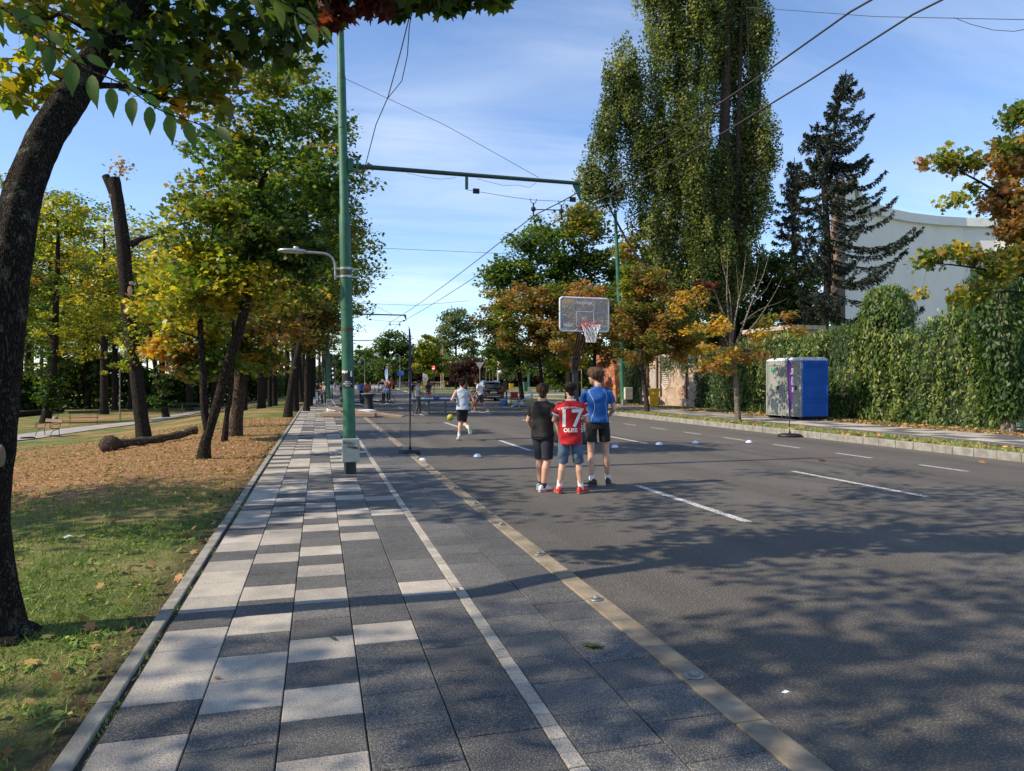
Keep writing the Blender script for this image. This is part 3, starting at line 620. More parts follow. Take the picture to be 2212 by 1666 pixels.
# --- the two twigs with large leaves hanging close to the lens
def twig(label, pts, leafs, Z, seed):
    r = np.random.default_rng(seed); P = [at(x, y, Z+dz) for x, y, dz in pts]; base = P[0]
    root = thing('leafy_twig', label, 'twig', base); sp = smooth_path([(*(p-base), .004*(1-.6*i/len(P))) for i, p in enumerate(P)], 4)
    ST_ = MB().tube([p[:3] for p in sp], [p[3] for p in sp], 6)
    LP = []; DR = []; SZ = []
    for x, y, x2, y2, dz in leafs:
        a = at(x, y, Z+dz)-base; c = at(x2, y2, Z+dz+r.uniform(-.03, .03))-base; d = c-a; SZ.append(d.length/1.05); LP.append(a.lerp(c, .5)); DR.append(d.normalized())
        near = min(sp, key=lambda q: (Vector(q[:3])-a).length); ST_.tube([near[:3], a], .0015, 4)
    ST_.build('stem', BARK, root)
    up = Vector((-SP, -CP, .1))
    b = np.array([d[:] for d in DR]); n = len(b)
    T = np.array([(0, -.5, 0), (.11, -.42, .02), (.2, -.22, .045), (.2, .0, .05), (.13, .22, .03), (.04, .4, 0), (0, .56, -.04)]); 
    V = []; F = []; 
    for i in range(n):
        nr = np.array(up)+r.normal(size=3)*.4; bb = b[i]; nr -= bb*(nr@bb); nr /= np.linalg.norm(nr); tt = np.cross(bb, nr); s = SZ[i]; o = len(V)
        mid = [(0, y, 0 if k else 0) for k, (x, y, z) in enumerate(T)]
        for (x, y, z) in T: V.append(LP[i]+Vector(s*(y*bb-.02*nr*0+(-.06*y*y)*nr)))
        for (x, y, z) in T[1:-1]: V.append(LP[i]+Vector(s*(x*tt+y*bb+z*nr-.06*y*y*nr)))
        for (x, y, z) in T[1:-1]: V.append(LP[i]+Vector(s*(-x*tt+y*bb+z*nr-.06*y*y*nr)))
        for sgn, off in ((0, 7), (1, 12)):
            e = [o]+[o+off+k for k in range(5)]+[o+6]
            for k in range(6):
                f = (o+k, e[k], e[k+1], o+k+1) if k not in (0, 5) else ((o, e[1], o+1) if k == 0 else (o+5, e[5], o+6))
                F.append(f if sgn else f[::-1])
    me = bpy.data.meshes.new('leaf'); me.from_pydata(V, [], F); me.update()
    a = me.attributes.new('tint', 'FLOAT_COLOR', 'FACE'); per = len(F)//n
    cc = np.repeat(np.concatenate([colour(r, n, 'green', k=np.full(n, 1 if seed == 3 else 3)), np.ones((n, 1))], 1), per, 0).astype(np.float32); a.data.foreach_set('color', cc.ravel())
    for p in me.polygons: p.use_smooth = True
    o = link('leaf', me, root, [LEAF]); tag(o, kind='stuff') if False else None
twig('long drooping twig of pointed green leaves hanging from the top left corner', [(-120, -40, 0), (0, 15, 0), (80, 75, 0), (180, 145, 0), (260, 180, 0), (340, 235, 0), (420, 265, 0), (505, 298, 0)],
     [(38, 75, 8, 40, 0), (68, 78, 62, 128, 0), (20, 20, 100, 62, .05), (108, 100, 104, 172, 0), (155, 132, 156, 208, 0), (197, 160, 210, 236, 0), (240, 188, 245, 254, 0), (285, 208, 285, 272, 0), (324, 228, 324, 292, 0), (365, 246, 373, 313, 0), (402, 262, 424, 324, 0),
      (60, 35, 104, 58, .04), (100, 66, 140, 102, .03), (144, 96, 186, 143, .03), (186, 118, 236, 150, .03), (236, 148, 282, 176, .03), (272, 176, 312, 208, .03), (312, 202, 350, 236, .03), (352, 228, 385, 268, .03), (432, 262, 470, 308, 0), (466, 274, 505, 312, 0), (0, 20, 8, 70, .04), (-30, 10, -10, 70, 0)], 2.55, 3)
twig('short twig of bright green leaves hanging from the top edge beside the green pole', [(500, -60, 0), (560, -20, 0), (620, 10, 0), (680, 50, 0), (716, 92, 0)],
     [(552, -6, 572, 50, 0), (596, 0, 612, 64, 0), (635, 30, 654, 90, 0), (668, 52, 686, 100, 0), (694, 56, 720, 98, 0), (570, -20, 640, 30, .04), (640, 15, 690, 62, .04), (530, -40, 560, 20, 0)], 2.7, 4)

# --- sawn-off tall trunk
base = gd(313, 946); Zs = base.x*SP+base.y*CP
def loc(x, y, Z, b): return (at(x, y, Z)-b)[:]
root = thing('sawn_trunk', 'tall leaning trunk sawn off at the top with no crown', 'dead tree', base)
mb = MB(); pr = [(313, 960, .30), (309, 930, .25), (300, 860, .225), (290, 765, .215), (279, 690, .225), (271, 592, .235), (264, 508, .225), (252, 423, .21), (246, 385, .2)]
sp = smooth_path([(*loc(x, y, Zs, base), r_) for x, y, r_ in pr], 5); mb.tube([p[:3] for p in sp], [p[3]*(1+.03*math.sin(i*1.7)) for i, p in enumerate(sp)], 16)
sp = smooth_path([(*loc(x, y, Zs, base), r_) for x, y, r_ in ((250, 430, .17), (240, 405, .15), (228, 380, .13))], 4); mb.tube([p[:3] for p in sp], [p[3] for p in sp], 12)
sp = smooth_path([(*loc(x, y, Zs, base), r_) for x, y, r_ in ((282, 530, .13), (300, 518, .1), (318, 512, .07), (345, 506, .04), (370, 502, .015))], 4); mb.tube([p[:3] for p in sp], [p[3] for p in sp], 8)
mb.build('trunk', BARK, root)
for x, y, d in ((239, 424, -.19), (284, 612, -.225), (281, 628, -.225)):
    q = Vector(loc(x, y, Zs+d, base)); MB().ball(q, .1, 12, sc=(.8, .06, .7 if y != 628 else 1.7)).build('cut', WOOD, root)
rr = np.random.default_rng(8); Pk = np.array(loc(262, 362, Zs, base))+rr.normal(size=(70, 3))*.18; leaves('foliage', Pk, .13, colour(rr, 70, 'orange'), 'm', spread=.9, parent=root, rng=rr)
rr = np.random.default_rng(9); Pk = np.array([loc(rr.uniform(262, 300), rr.uniform(640, 790), Zs-.35, base) for _ in range(150)])+rr.normal(size=(150, 3))*.1; leaves('foliage', Pk, .12, colour(rr, 150, 'ygreen'), 'm', spread=.9, parent=root, rng=rr)
# --- log on the grass
a, c = gd(236, 976), gd(424, 946); root = thing('log', 'long barky log lying on orange leaves before the sawn trunk', 'log', (a+c)/2)
mb = MB(); o = (a+c)/2; dd = (c-a)
pts = [a.lerp(c, t)-o+Vector((0, 0, .15+.02*math.sin(t*9)+(.06 if t > .9 else 0))) for t in np.linspace(.08, 1, 14)]
mb.tube(pts, [.12+.02*math.sin(i*2.1) for i in range(14)], 12); mb.ball(a-o+Vector((.02, 0, .2)), .27, 16, sc=(1.0, .9, .95)); mb.v = [(x+.02*math.sin(y*31+z*40), y+.02*math.sin(x*37), z+.018*math.sin(x*29+y*23)) for x, y, z in mb.v]; mb.build('bark', bark('log_bark', (.05, .038, .028), (.2, .15, .11)), root)
e = pts[-1]; MB().tube([e-dd.normalized()*.01, e+dd.normalized()*.012], .105, 12).build('cut_end', WOOD, root)
a, c = gd(40, 901), gd(134, 892); o = (a+c)/2; root = thing('log', 'dark log lying behind the ivy clad trunk and the litter bin', 'log', o)
MB().tube([a.lerp(c, t)-o+Vector((0, 0, .22)) for t in np.linspace(-.4, 1, 8)], .22, 12).build('bark', BARK, root)

# --- park trees (picture measures)
G = 'trees standing in the park'
tree_at('maple_tree', 'fork trunked maple with a broad dark green crown nearest the pavement', 440, 990,
  [(440, 990, .17), (443, 960, .12), (452, 930, .1), (470, 870, .1), (492, 790, .1), (518, 710, .1), (541, 600, .09), (552, 450, .07), (572, 380, .055), (610, 320, .035)],
  [(570, 180, 120, 75, 16, 'mixed'), (480, 255, 130, 70, 14, 'mixed'), (640, 260, 120, 80, 18, 'green'), (560, 370, 150, 90, 24, 'green'), (660, 430, 110, 100, 20, 'green'), (560, 520, 140, 90, 30, 'dgreen'), (450, 470, 120, 80, 22, 'mixed'), (640, 560, 70, 70, 14, 'dgreen'), (500, 620, 110, 60, 26, 'ygreen'), (400, 560, 90, 70, 20, 'ygreen'), (420, 660, 110, 60, 24, 'ygreen')],
  ex=[[(452, 945, .085), (442, 890, .08), (438, 800, .075), (432, 700, .06), (430, 620, .04), (425, 540, .02)]],
  per=70, cr=.52, size=.115, seed=21, shape='m', rmax=.05, t0=.5, group=G, tn=12, flat=.5, droop=.4)
tree_at('maple_tree', 'slim young maple with yellow green leaves left of the thick pruned trunk', 484, 952,
  [(484, 952, .1), (490, 900, .07), (500, 830, .06), (505, 740, .05), (500, 660, .035), (490, 590, .02)],
  [(390, 600, 80, 50, 14, 'ygreen'), (350, 660, 75, 50, 16, 'ygreen'), (450, 700, 80, 50, 14, 'ygreen'), (370, 740, 75, 50, 13, 'gold'), (400, 790, 45, 30, 6, 'rust'), (470, 790, 50, 30, 7, 'green')],
  per=75, cr=.5, size=.15, seed=22, shape='m', group=G, rmax=.04)
tree_at('maple_tree', 'thick reddish pruned trunk with yellow leaves sprouting above, beside the slim young maple', 507, 941,
  [(507, 941, .25), (511, 905, .19), (517, 850, .175), (520, 800, .165), (526, 740, .13), (540, 660, .08), (560, 560, .04)],
  [(590, 700, 90, 70, 20, 'rust'), (520, 730, 60, 40, 12, 'mixed'), (610, 640, 80, 50, 16, 'mixed'), (560, 770, 60, 40, 10, 'mixed')],
  per=70, cr=.6, size=.17, seed=23, bk=BARKP, group=G)
tree_at('ivy_clad_tree', 'ivy clad tree with a dark full crown above the log and the benches', 97, 914,
  [(97, 914, .4), (104, 880, .28), (112, 840, .24), (118, 768, .22), (120, 680, .2), (125, 560, .14), (125, 470, .07)],
  [(125, 465, 70, 40, 18, 'ygreen'), (60, 520, 110, 60, 22, 'ygreen'), (150, 490, 90, 50, 20, 'ygreen'), (130, 600, 130, 80, 34, 'mixed'), (60, 650, 90, 90, 30, 'green'), (160, 710, 90, 70, 26, 'ygreen'), (80, 770, 60, 50, 20, 'dgreen'), (115, 830, 16, 30, 7, 'ivy'), (106, 870, 12, 24, 5, 'ivy')],
  per=85, cr=.85, size=.2, seed=24, group=G)
tree_at('ivy_clad_tree', 'short leaning ivy clad trunk behind the fallen log by the path', 360, 903,
  [(360, 903, .3), (352, 870, .2), (342, 830, .17), (330, 760, .14), (320, 690, .07)],
  [(350, 870, 24, 30, 10, 'ivy'), (342, 820, 20, 30, 8, 'ivy'), (300, 720, 80, 60, 18, 'ygreen'), (230, 790, 60, 20, 5, 'ygreen'), (330, 700, 60, 50, 10, 'mixed')],
  per=80, cr=.5, size=.16, seed=25, group=G)
tree_at('maple_tree', 'tall maple by the pavement whose dark crown rises behind the near green pole', 621, 901,
  [(621, 901, .24), (626, 860, .17), (635, 800, .155), (648, 740, .15), (655, 640, .14), (660, 500, .12), (665, 350, .08), (665, 220, .04)],
  [(640, 170, 70, 60, 14, 'mixed'), (660, 270, 120, 80, 22, 'green'), (690, 370, 110, 90, 26, 'mixed'), (650, 470, 130, 90, 36, 'green'), (740, 520, 70, 60, 18, 'mixed'), (720, 590, 80, 60, 22, 'green'), (600, 580, 110, 60, 30, 'dgreen'), (560, 400, 90, 110, 20, 'green'), (720, 420, 60, 130, 26, 'dgreen')],
  per=75, cr=1.0, size=.18, seed=26, group=G)
tree_at('maple_tree', 'orange leaved maple by the pavement just left of the far green poles', 662, 889,
  [(662, 889, .22), (663, 860, .15), (664, 800, .14), (668, 740, .12), (672, 680, .08), (675, 600, .04)],
  [(640, 640, 60, 40, 18, 'rust'), (690, 680, 45, 50, 16, 'rust'), (620, 690, 50, 45, 14, 'rust'), (665, 735, 45, 35, 12, 'rust'), (740, 560, 60, 80, 22, 'mixed')],
  per=90, cr=.9, size=.22, seed=27, group=G)
# second row and the park behind: a few prototypes copied
def wood_tree(name, label, seed, h, w, pal, pal2, lean=(0, 0), r0=.2, per=100, n=.8):
    x, y = lean
    return tree(name, label, (0, 0, 0), [(0, 0, -.1, r0*1.4), (x*.1, y*.1, .5, r0), (x*.3, y*.3, h*.3, r0*.85), (x*.7, y*.7, h*.6, r0*.6), (x, y, h*.9, r0*.2)],
      [(x, y, h*.86, w*.55, w*.55, h*.12, int(14*n), pal), (x*.8+w*.3, y, h*.68, w*.65, w*.7, h*.16, int(22*n), pal), (x*.6-w*.3, y, h*.6, w*.65, w*.7, h*.17, int(24*n), pal2), (x*.5, y+.3, h*.45, w*.9, w*.8, h*.12, int(22*n), pal2)],
      per=per, cr=1.15, size=.19, seed=seed, group=G, shape='q')
protos = [wood_tree('maple_tree', '', 41, 12, 4.4, 'ygreen', 'ygreen'), wood_tree('maple_tree', '', 42, 14, 4.8, 'mixed', 'ygreen'), wood_tree('maple_tree', '', 43, 10, 3.8, 'gold', 'ygreen', (.8, .3)), wood_tree('maple_tree', '', 44, 16, 5.4, 'mixed', 'green', (-.6, .4))]
spots = [(248, 886, 0, 'slim park maple with yellow green crown right of the tall thin post'), (376, 868, 3, 'park maple behind the leaning ivy clad trunk'), (522, 887, 2, 'golden maple behind the thick pruned trunk'), (565, 882, 1, 'maple left of the twin dark trunks by the path'), (583, 879, 3, 'first of the twin dark trunks by the path'),
 (592, 877, 1, 'second of the twin dark trunks by the path'), (637, 888, 1, 'dark trunked maple right behind the tall maple by the pavement'), (653, 869, 2, 'golden maple farther along the pavement edge'), (670, 878, 3, 'dark maple next to the chatting group by the pavement'), (678, 858, 1, 'maple beyond the chatting group beside the far green pole'),
 (20, 880, 3, 'dark maple at the far left behind the leaning maple'), (170, 866, 0, 'yellow green maple behind the second bench'), (210, 858, 1, 'maple at the back of the lawn behind the tall thin post'), (300, 862, 0, 'yellow maple seen just left of the sawn trunk'), (430, 860, 0, 'yellow maple behind the long bench by the path'),
 (70, 858, 1, 'maple behind the ivy clad tree near the hoop rails'), (130, 852, 3, 'tall dark maple far behind the two benches'), (480, 858, 3, 'tall dark maple in the middle of the far park'), (540, 854, 2, 'golden maple far off above the path bend'), (610, 850, 0, 'yellow maple far off beside the path end'), (640, 846, 3, 'dark tall maple at the far end of the park lawn'),
 (340, 850, 3, 'tall dark maple far back between sawn trunk and fork trunked maple'), (250, 846, 3, 'dark maple farthest back behind the hoop rails'), (90, 872, 1, 'maple between the ivy clad tree and the two benches'), (200, 876, 0, 'bushy yellow maple behind the dark green bench'), (320, 874, 3, 'tall maple directly behind the sawn trunk'), (-60, 858, 0, 'yellow maple outside the left edge behind the benches'), (400, 843, 1, 'distant maple over the far lawn left of the fork'), (690, 846, 1, 'distant maple over the end of the pavement'), (700, 841, 3, 'distant dark maple closing the pavement view')]
cmap = {}
for c in COL.objects:
    if c.parent: cmap.setdefault(c.parent.name, []).append(c)
for i, (dx, dy, k, lab) in enumerate(spots):
    o = copy_tree(protos[k], None, cmap); o.location = gd(dx, dy); s = rnd.uniform(1.1, 1.4); o.scale = (s, s, s*rnd.uniform(.9, 1.1)); o.rotation_euler.z = rnd.uniform(0, 6.28); o['label'] = lab
    if k == 3 and dy > 865: o.scale = (.75, .75, .8)
# trees left of and behind the camera whose shade falls across the scene
shade = [(-9.6, 10.6, 0), (-7.5, 1.2, 1), (-18, 4, 0), (-6.5, -4.5, 1), (-15, 1, 3), (-22, 7, 1), (-17, -6, 0)]
sn = ['yellow park maple just left of the frame beyond the leaning maple', 'nearest park maple outside the left edge', 'tall park maple farther outside the left edge', 'park maple behind the camera on the left', 'tall dark park maple behind the camera on the left', 'far park maple outside the left edge', 'yellow park maple farthest behind the camera']
for i, (x, y, k) in enumerate(shade):
    o = copy_tree(protos[k], None, cmap); o.location = (x, y, slope(x)); o.rotation_euler.z = i*1.3; o['label'] = sn[i]; s = .95; o.scale = (s, s, s)
for i, (dx, Z, k) in enumerate([(-40, 62, 3), (60, 70, 0), (110, 64, 1), (190, 72, 3), (225, 60, 0), (285, 70, 0), (350, 75, 1), (410, 68, 0), (460, 74, 3), (520, 70, 1), (575, 78, 3), (620, 85, 0), (655, 100, 1), (675, 130, 3)]):
    o = copy_tree(protos[k], None, cmap); o.location = gz(dx, Z); s = 1.45; o.scale = (s*1.15, s*1.15, s); o.rotation_euler.z = i*2.1
    o['label'] = ['tree of the far row closing the park, counted from the left edge: ', ''][0] + ['first', 'second', 'third', 'fourth', 'fifth', 'sixth', 'seventh', 'eighth', 'ninth', 'tenth', 'eleventh', 'twelfth', 'thirteenth', 'last'][i]
for p in protos:
    for c in cmap.get(p.name, []): bpy.data.objects.remove(c)
    bpy.data.objects.remove(p)
# ================================================================ park undergrowth, right-hand trees, hedge, walls, far background
def bush(name, label, cat, base, blobs, per, cr, size, pal, seed, group=None, shape='q', kind=None, stem=True, **kw):
    r = np.random.default_rng(seed); root = thing(name, label, cat, base, 0, group)
    C, Bi = crown_points(r, blobs)
    if stem:
        mb = MB(); z = max(.3, max(b_[2] for b_ in blobs)); mb.tube([(0, 0, -.1), (0, 0, z*.4), (0, 0, z*.8)], [.06, .05, .02], 8); limbs(mb, r, [(0, 0, -.1, .06), (0, 0, z*.4, .05), (0, 0, z*.8, .02)], C, 0, .03, every=3); mb.build('stems', BARK, root)
    crown_leaves('foliage', root, r, C, Bi, blobs, per, cr, size, pal, shape, kw.get('flat', .8), kw.get('spread', .9), kw.get('up', (0, 0, 1)), kw.get('droop', .3)); return root
# dark hedgerow that closes the park
P = []
r = np.random.default_rng(60)
n = 34000; u = r.random(n); X = -70+u*66; Y = 78+r.normal(size=n)*1.5+(X+40)*.25; Zh = -1.1+r.random(n)**.8*(4.6+1.2*np.sin(X*.5))
g = leaves('hedgerow', np.stack([X, Y, Zh], 1), .5, colour(r, n, 'dgreen'), 'q', spread=1, rng=r); tag(g, 'dark dense undergrowth closing the far side of the park', 'hedgerow', kind='stuff')

# --- right side street trees
GS = 'street trees on the far verge'
tree_at('maple_tree', 'street maple with a bare twiggy top and golden lower leaves beside the grey toilet cabin', 1595, 911,
  [(1595, 911, .12), (1592, 870, .1), (1590, 830, .09), (1586, 790, .08), (1582, 760, .075), (1578, 740, .06), (1575, 700, .04), (1570, 640, .025), (1572, 560, .01)],
  [(1490, 655, 55, 40, 9, 'gold', .3), (1520, 625, 35, 16, 4, 'redbrown'), (1520, 700, 60, 30, 10, 'gold'), (1545, 765, 50, 24, 10, 'gold', -.3), (1560, 795, 50, 14, 7, 'orange', -.5), (1635, 770, 34, 28, 8, 'orange', -.3), (1640, 725, 40, 22, 5, 'gold'), (1690, 690, 35, 14, 4, 'orange'), (1720, 715, 20, 16, 3, 'gold'), (1650, 690, 30, 16, 3, 'mixed')],
  h=.15, per=36, cr=.42, size=.13, seed=70, shape='m', bk=BARKY, group=GS, rmax=.04, t0=.45,
  ex=[[(1584, 770, .05), (1600, 720, .04), (1625, 650, .025), (1650, 590, .012), (1662, 545, .004)], [(1584, 765, .045), (1570, 700, .035), (1548, 640, .02), (1530, 600, .006)], [(1580, 745, .04), (1590, 680, .03), (1605, 600, .015), (1612, 540, .004)], [(1590, 740, .035), (1630, 700, .025), (1670, 640, .012), (1690, 600, .004)],
      [(1580, 720, .03), (1577, 640, .018), (1560, 570, .008), (1556, 530, .003)], [(1600, 700, .025), (1640, 670, .015), (1680, 655, .008), (1700, 645, .003)], [(1605, 650, .02), (1630, 610, .01), (1640, 560, .003)], [(1585, 700, .02), (1595, 640, .012), (1590, 570, .004)], [(1625, 655, .014), (1655, 625, .008), (1672, 590, .003)]])
tree_at('maple_tree', 'rust brown street maple beside the yellow bin', 1399, 891,
  [(1399, 891, .13), (1394, 850, .11), (1387, 800, .1), (1384, 760, .09), (1395, 700, .06), (1405, 620, .03)],
  [(1400, 610, 50, 45, 26, 'rust'), (1425, 680, 80, 60, 60, 'rust'), (1480, 740, 40, 40, 16, 'gold'), (1370, 700, 50, 50, 24, 'rust'), (1400, 750, 80, 40, 34, 'rust'), (1450, 730, 50, 40, 16, 'rust'), (1362, 620, 16, 50, 8, 'ygreen')],
  h=.15, per=95, cr=.5, size=.15, seed=71, bk=BARKP, group=GS)
tree_at('maple_tree', 'orange street maple right behind the basketball backboard', 1290, 883,
  [(1290, 883, .14), (1288, 840, .12), (1284, 790, .11), (1286, 740, .08), (1290, 680, .04)],
  [(1270, 650, 60, 45, 28, 'orange'), (1300, 720, 65, 60, 44, 'rust'), (1340, 690, 40, 50, 20, 'rust'), (1240, 740, 50, 40, 20, 'rust'), (1310, 770, 40, 24, 10, 'orange')],
  h=.15, per=95, cr=.55, size=.16, seed=72, group=GS)
tree_at('maple_tree', 'street maple with orange and green leaves between backboard and traffic post', 1178, 873,
  [(1178, 873, .16), (1172, 835, .14), (1166, 785, .12), (1160, 745, .1), (1155, 690, .06), (1150, 640, .02)],
  [(1140, 650, 65, 40, 26, 'rust'), (1200, 700, 75, 60, 50, 'rust'), (1250, 660, 50, 50, 26, 'rust'), (1190, 640, 50, 30, 18, 'mixed'), (1150, 730, 70, 45, 34, 'rust'), (1225, 760, 40, 35, 16, 'orange'), (1110, 690, 50, 45, 20, 'mixed')],
  h=.15, per=95, cr=.7, size=.19, seed=73, group=GS, ex=[[(1164, 775, .06), (1185, 750, .05), (1205, 715, .03)], [(1164, 780, .05), (1135, 750, .04), (1100, 735, .02)]])
tree_at('maple_tree', 'dark green brown street maple beside the parked black car', 1129, 867,
  [(1129, 867, .2), (1124, 830, .17), (1120, 790, .16), (1115, 760, .12), (1108, 700, .06), (1100, 650, .03)],
  [(1090, 660, 45, 40, 20, 'rust'), (1080, 730, 55, 45, 34, 'dgreen'), (1120, 770, 65, 35, 34, 'green'), (1060, 700, 30, 40, 14, 'rust'), (1150, 745, 40, 50, 18, 'mixed')],
  h=.15, per=95, cr=.8, size=.2, seed=74, group=GS)
# --- big trees behind the wall
tree_at('poplar_tree', 'towering poplar with several upright stems rising above the hedge', 1560, 860,
  [(1575, 880, .55), (1572, 700, .5), (1566, 560, .45), (1562, 400, .38), (1566, 250, .3), (1570, 80, .25), (1575, -120, .15), (1578, -350, .05)],
  [(1430, 90, 45, 150, 60), (1480, 60, 45, 190, 90), (1530, 40, 38, 200, 80, None, -.5), (1595, 20, 50, 190, 110, None, .9), (1560, 120, 30, 150, 40, 'dgreen', 1.5), (1610, 250, 34, 110, 40, 'dgreen', 1.2), (1640, 80, 26, 110, 34), (1345, 190, 40, 100, 44), (1375, 260, 40, 110, 40), (1305, 290, 36, 85, 34), (1275, 390, 34, 40, 20), (1320, 400, 40, 40, 18), (1400, 350, 48, 130, 60), (1450, 340, 45, 170, 90), (1500, 360, 45, 180, 100, None, -.8), (1540, 400, 35, 170, 60, None, -.6), (1590, 430, 44, 160, 80, None, .9), (1610, 330, 34, 80, 34, None, .3), (1650, 320, 30, 85, 30), (1630, 440, 36, 70, 34), (1410, 480, 60, 60, 34), (1470, 540, 60, 70, 54), (1530, 560, 60, 80, 64, None, -1), (1600, 570, 50, 60, 40), (1500, -170, 90, 130, 90), (1600, -190, 60, 130, 50), (1400, -20, 40, 50, 16), (1560, 650, 60, 50, 34), (1480, 640, 50, 50, 30)],
  bx=44, per=165, cr=.52, size=.15, pal='poplar', seed=80, bk=BARKP, t0=.2, rmax=.1, flat=2.4, spread=1.2, shape='q',
  ex=[[(1570, 640, .25), (1520, 500, .2), (1500, 350, .16), (1480, 150, .12), (1470, -50, .06)], [(1560, 620, .2), (1470, 500, .15), (1400, 380, .1), (1350, 230, .06), (1340, 120, .03)], [(1555, 640, .16), (1450, 590, .12), (1380, 560, .08), (1300, 420, .05), (1260, 380, .03)], [(1590, 560, .18), (1620, 400, .14), (1640, 250, .1), (1640, 100, .05)], [(1590, 500, .2), (1595, 300, .16), (1600, 100, .12), (1605, -100, .08)]])
tree_at('broadleaf_tree', 'wide green tree filling the gap between the roadside maples and the poplar', 1230, 862,
  [(1230, 880, .4), (1230, 760, .3), (1228, 650, .25), (1220, 560, .15), (1215, 500, .05)],
  [(1160, 520, 75, 45, 34, 'green'), (1250, 490, 70, 45, 34, 'mixed'), (1100, 590, 50, 40, 22, 'green'), (1190, 590, 90, 50, 46, 'green'), (1290, 560, 70, 60, 40, 'dgreen'), (1260, 650, 90, 50, 40, 'dgreen'), (1150, 650, 80, 40, 34, 'dgreen'), (1070, 620, 30, 30, 8, 'green'), (1330, 620, 50, 60, 24, 'mixed')],
  bx=62, per=90, cr=1.2, size=.3, seed=81, t0=.2)
tree_at('broadleaf_tree', 'brownish green tree behind the rust maple under the poplar', 1390, 862,
  [(1390, 880, .35), (1390, 750, .3), (1392, 620, .2), (1395, 540, .06)],
  [(1390, 560, 60, 50, 30, 'mixed'), (1440, 600, 60, 60, 34, 'green'), (1350, 640, 50, 60, 26, 'green'), (1480, 680, 70, 70, 44, 'dgreen'), (1400, 720, 80, 60, 40, 'dgreen')],
  bx=54, per=85, cr=1.0, size=.26, seed=82, t0=.2)
tree_at('broadleaf_tree', 'dark evergreen tree between the poplar and the spruces', 1650, 850,
  [(1650, 880, .3), (1650, 760, .25), (1652, 640, .15), (1655, 560, .05)],
  [(1650, 600, 65, 55, 46, 'dgreen'), (1700, 660, 60, 65, 50, 'dgreen'), (1610, 690, 70, 65, 50, 'dgreen'), (1680, 760, 90, 40, 40, 'dgreen'), (1570, 640, 50, 50, 24, 'dgreen'), (1750, 700, 40, 50, 18, 'dgreen'), (1755, 590, 30, 40, 10, 'ygreen'), (1560, 720, 50, 50, 22, 'dgreen')],
  bx=46, per=90, cr=.9, size=.22, seed=83, t0=.2)
tree_at('broadleaf_tree', 'dark tree with trailing foliage behind the bare young tree stakes', 1250, 868,
  [(1250, 880, .3), (1250, 820, .25), (1250, 760, .15), (1250, 700, .05)],
  [(1200, 800, 40, 40, 22, 'dgreen'), (1260, 790, 50, 50, 36, 'dgreen'), (1310, 800, 40, 45, 24, 'ivy'), (1230, 830, 60, 24, 20, 'ivy'), (1190, 760, 50, 40, 20, 'dgreen')],
  bx=66, per=85, cr=1.0, size=.26, seed=84, t0=.1)
for i, (dx, Z, hh) in enumerate(((1470, 50, 6.2), (1540, 46, 5.6), (1400, 56, 6.5), (1330, 60, 6.0))):
    bush('shrub', ['tall dark shrub behind the old plaster wall', 'dark shrub behind the shaded hedge left of the toilets', 'dark shrub behind the short hanging hedge', 'dark shrub behind the graffiti wall'][i], 'shrub', gz(dx, Z, .1), [(0, 0, hh*.45, 2.6, 1.6, hh*.42, 60), (1.2, 0, hh*.75, 1.6, 1.2, 1.2, 26)], 90, .8, .24, 'dgreen', 150+i, group='dark shrubs behind the walls')
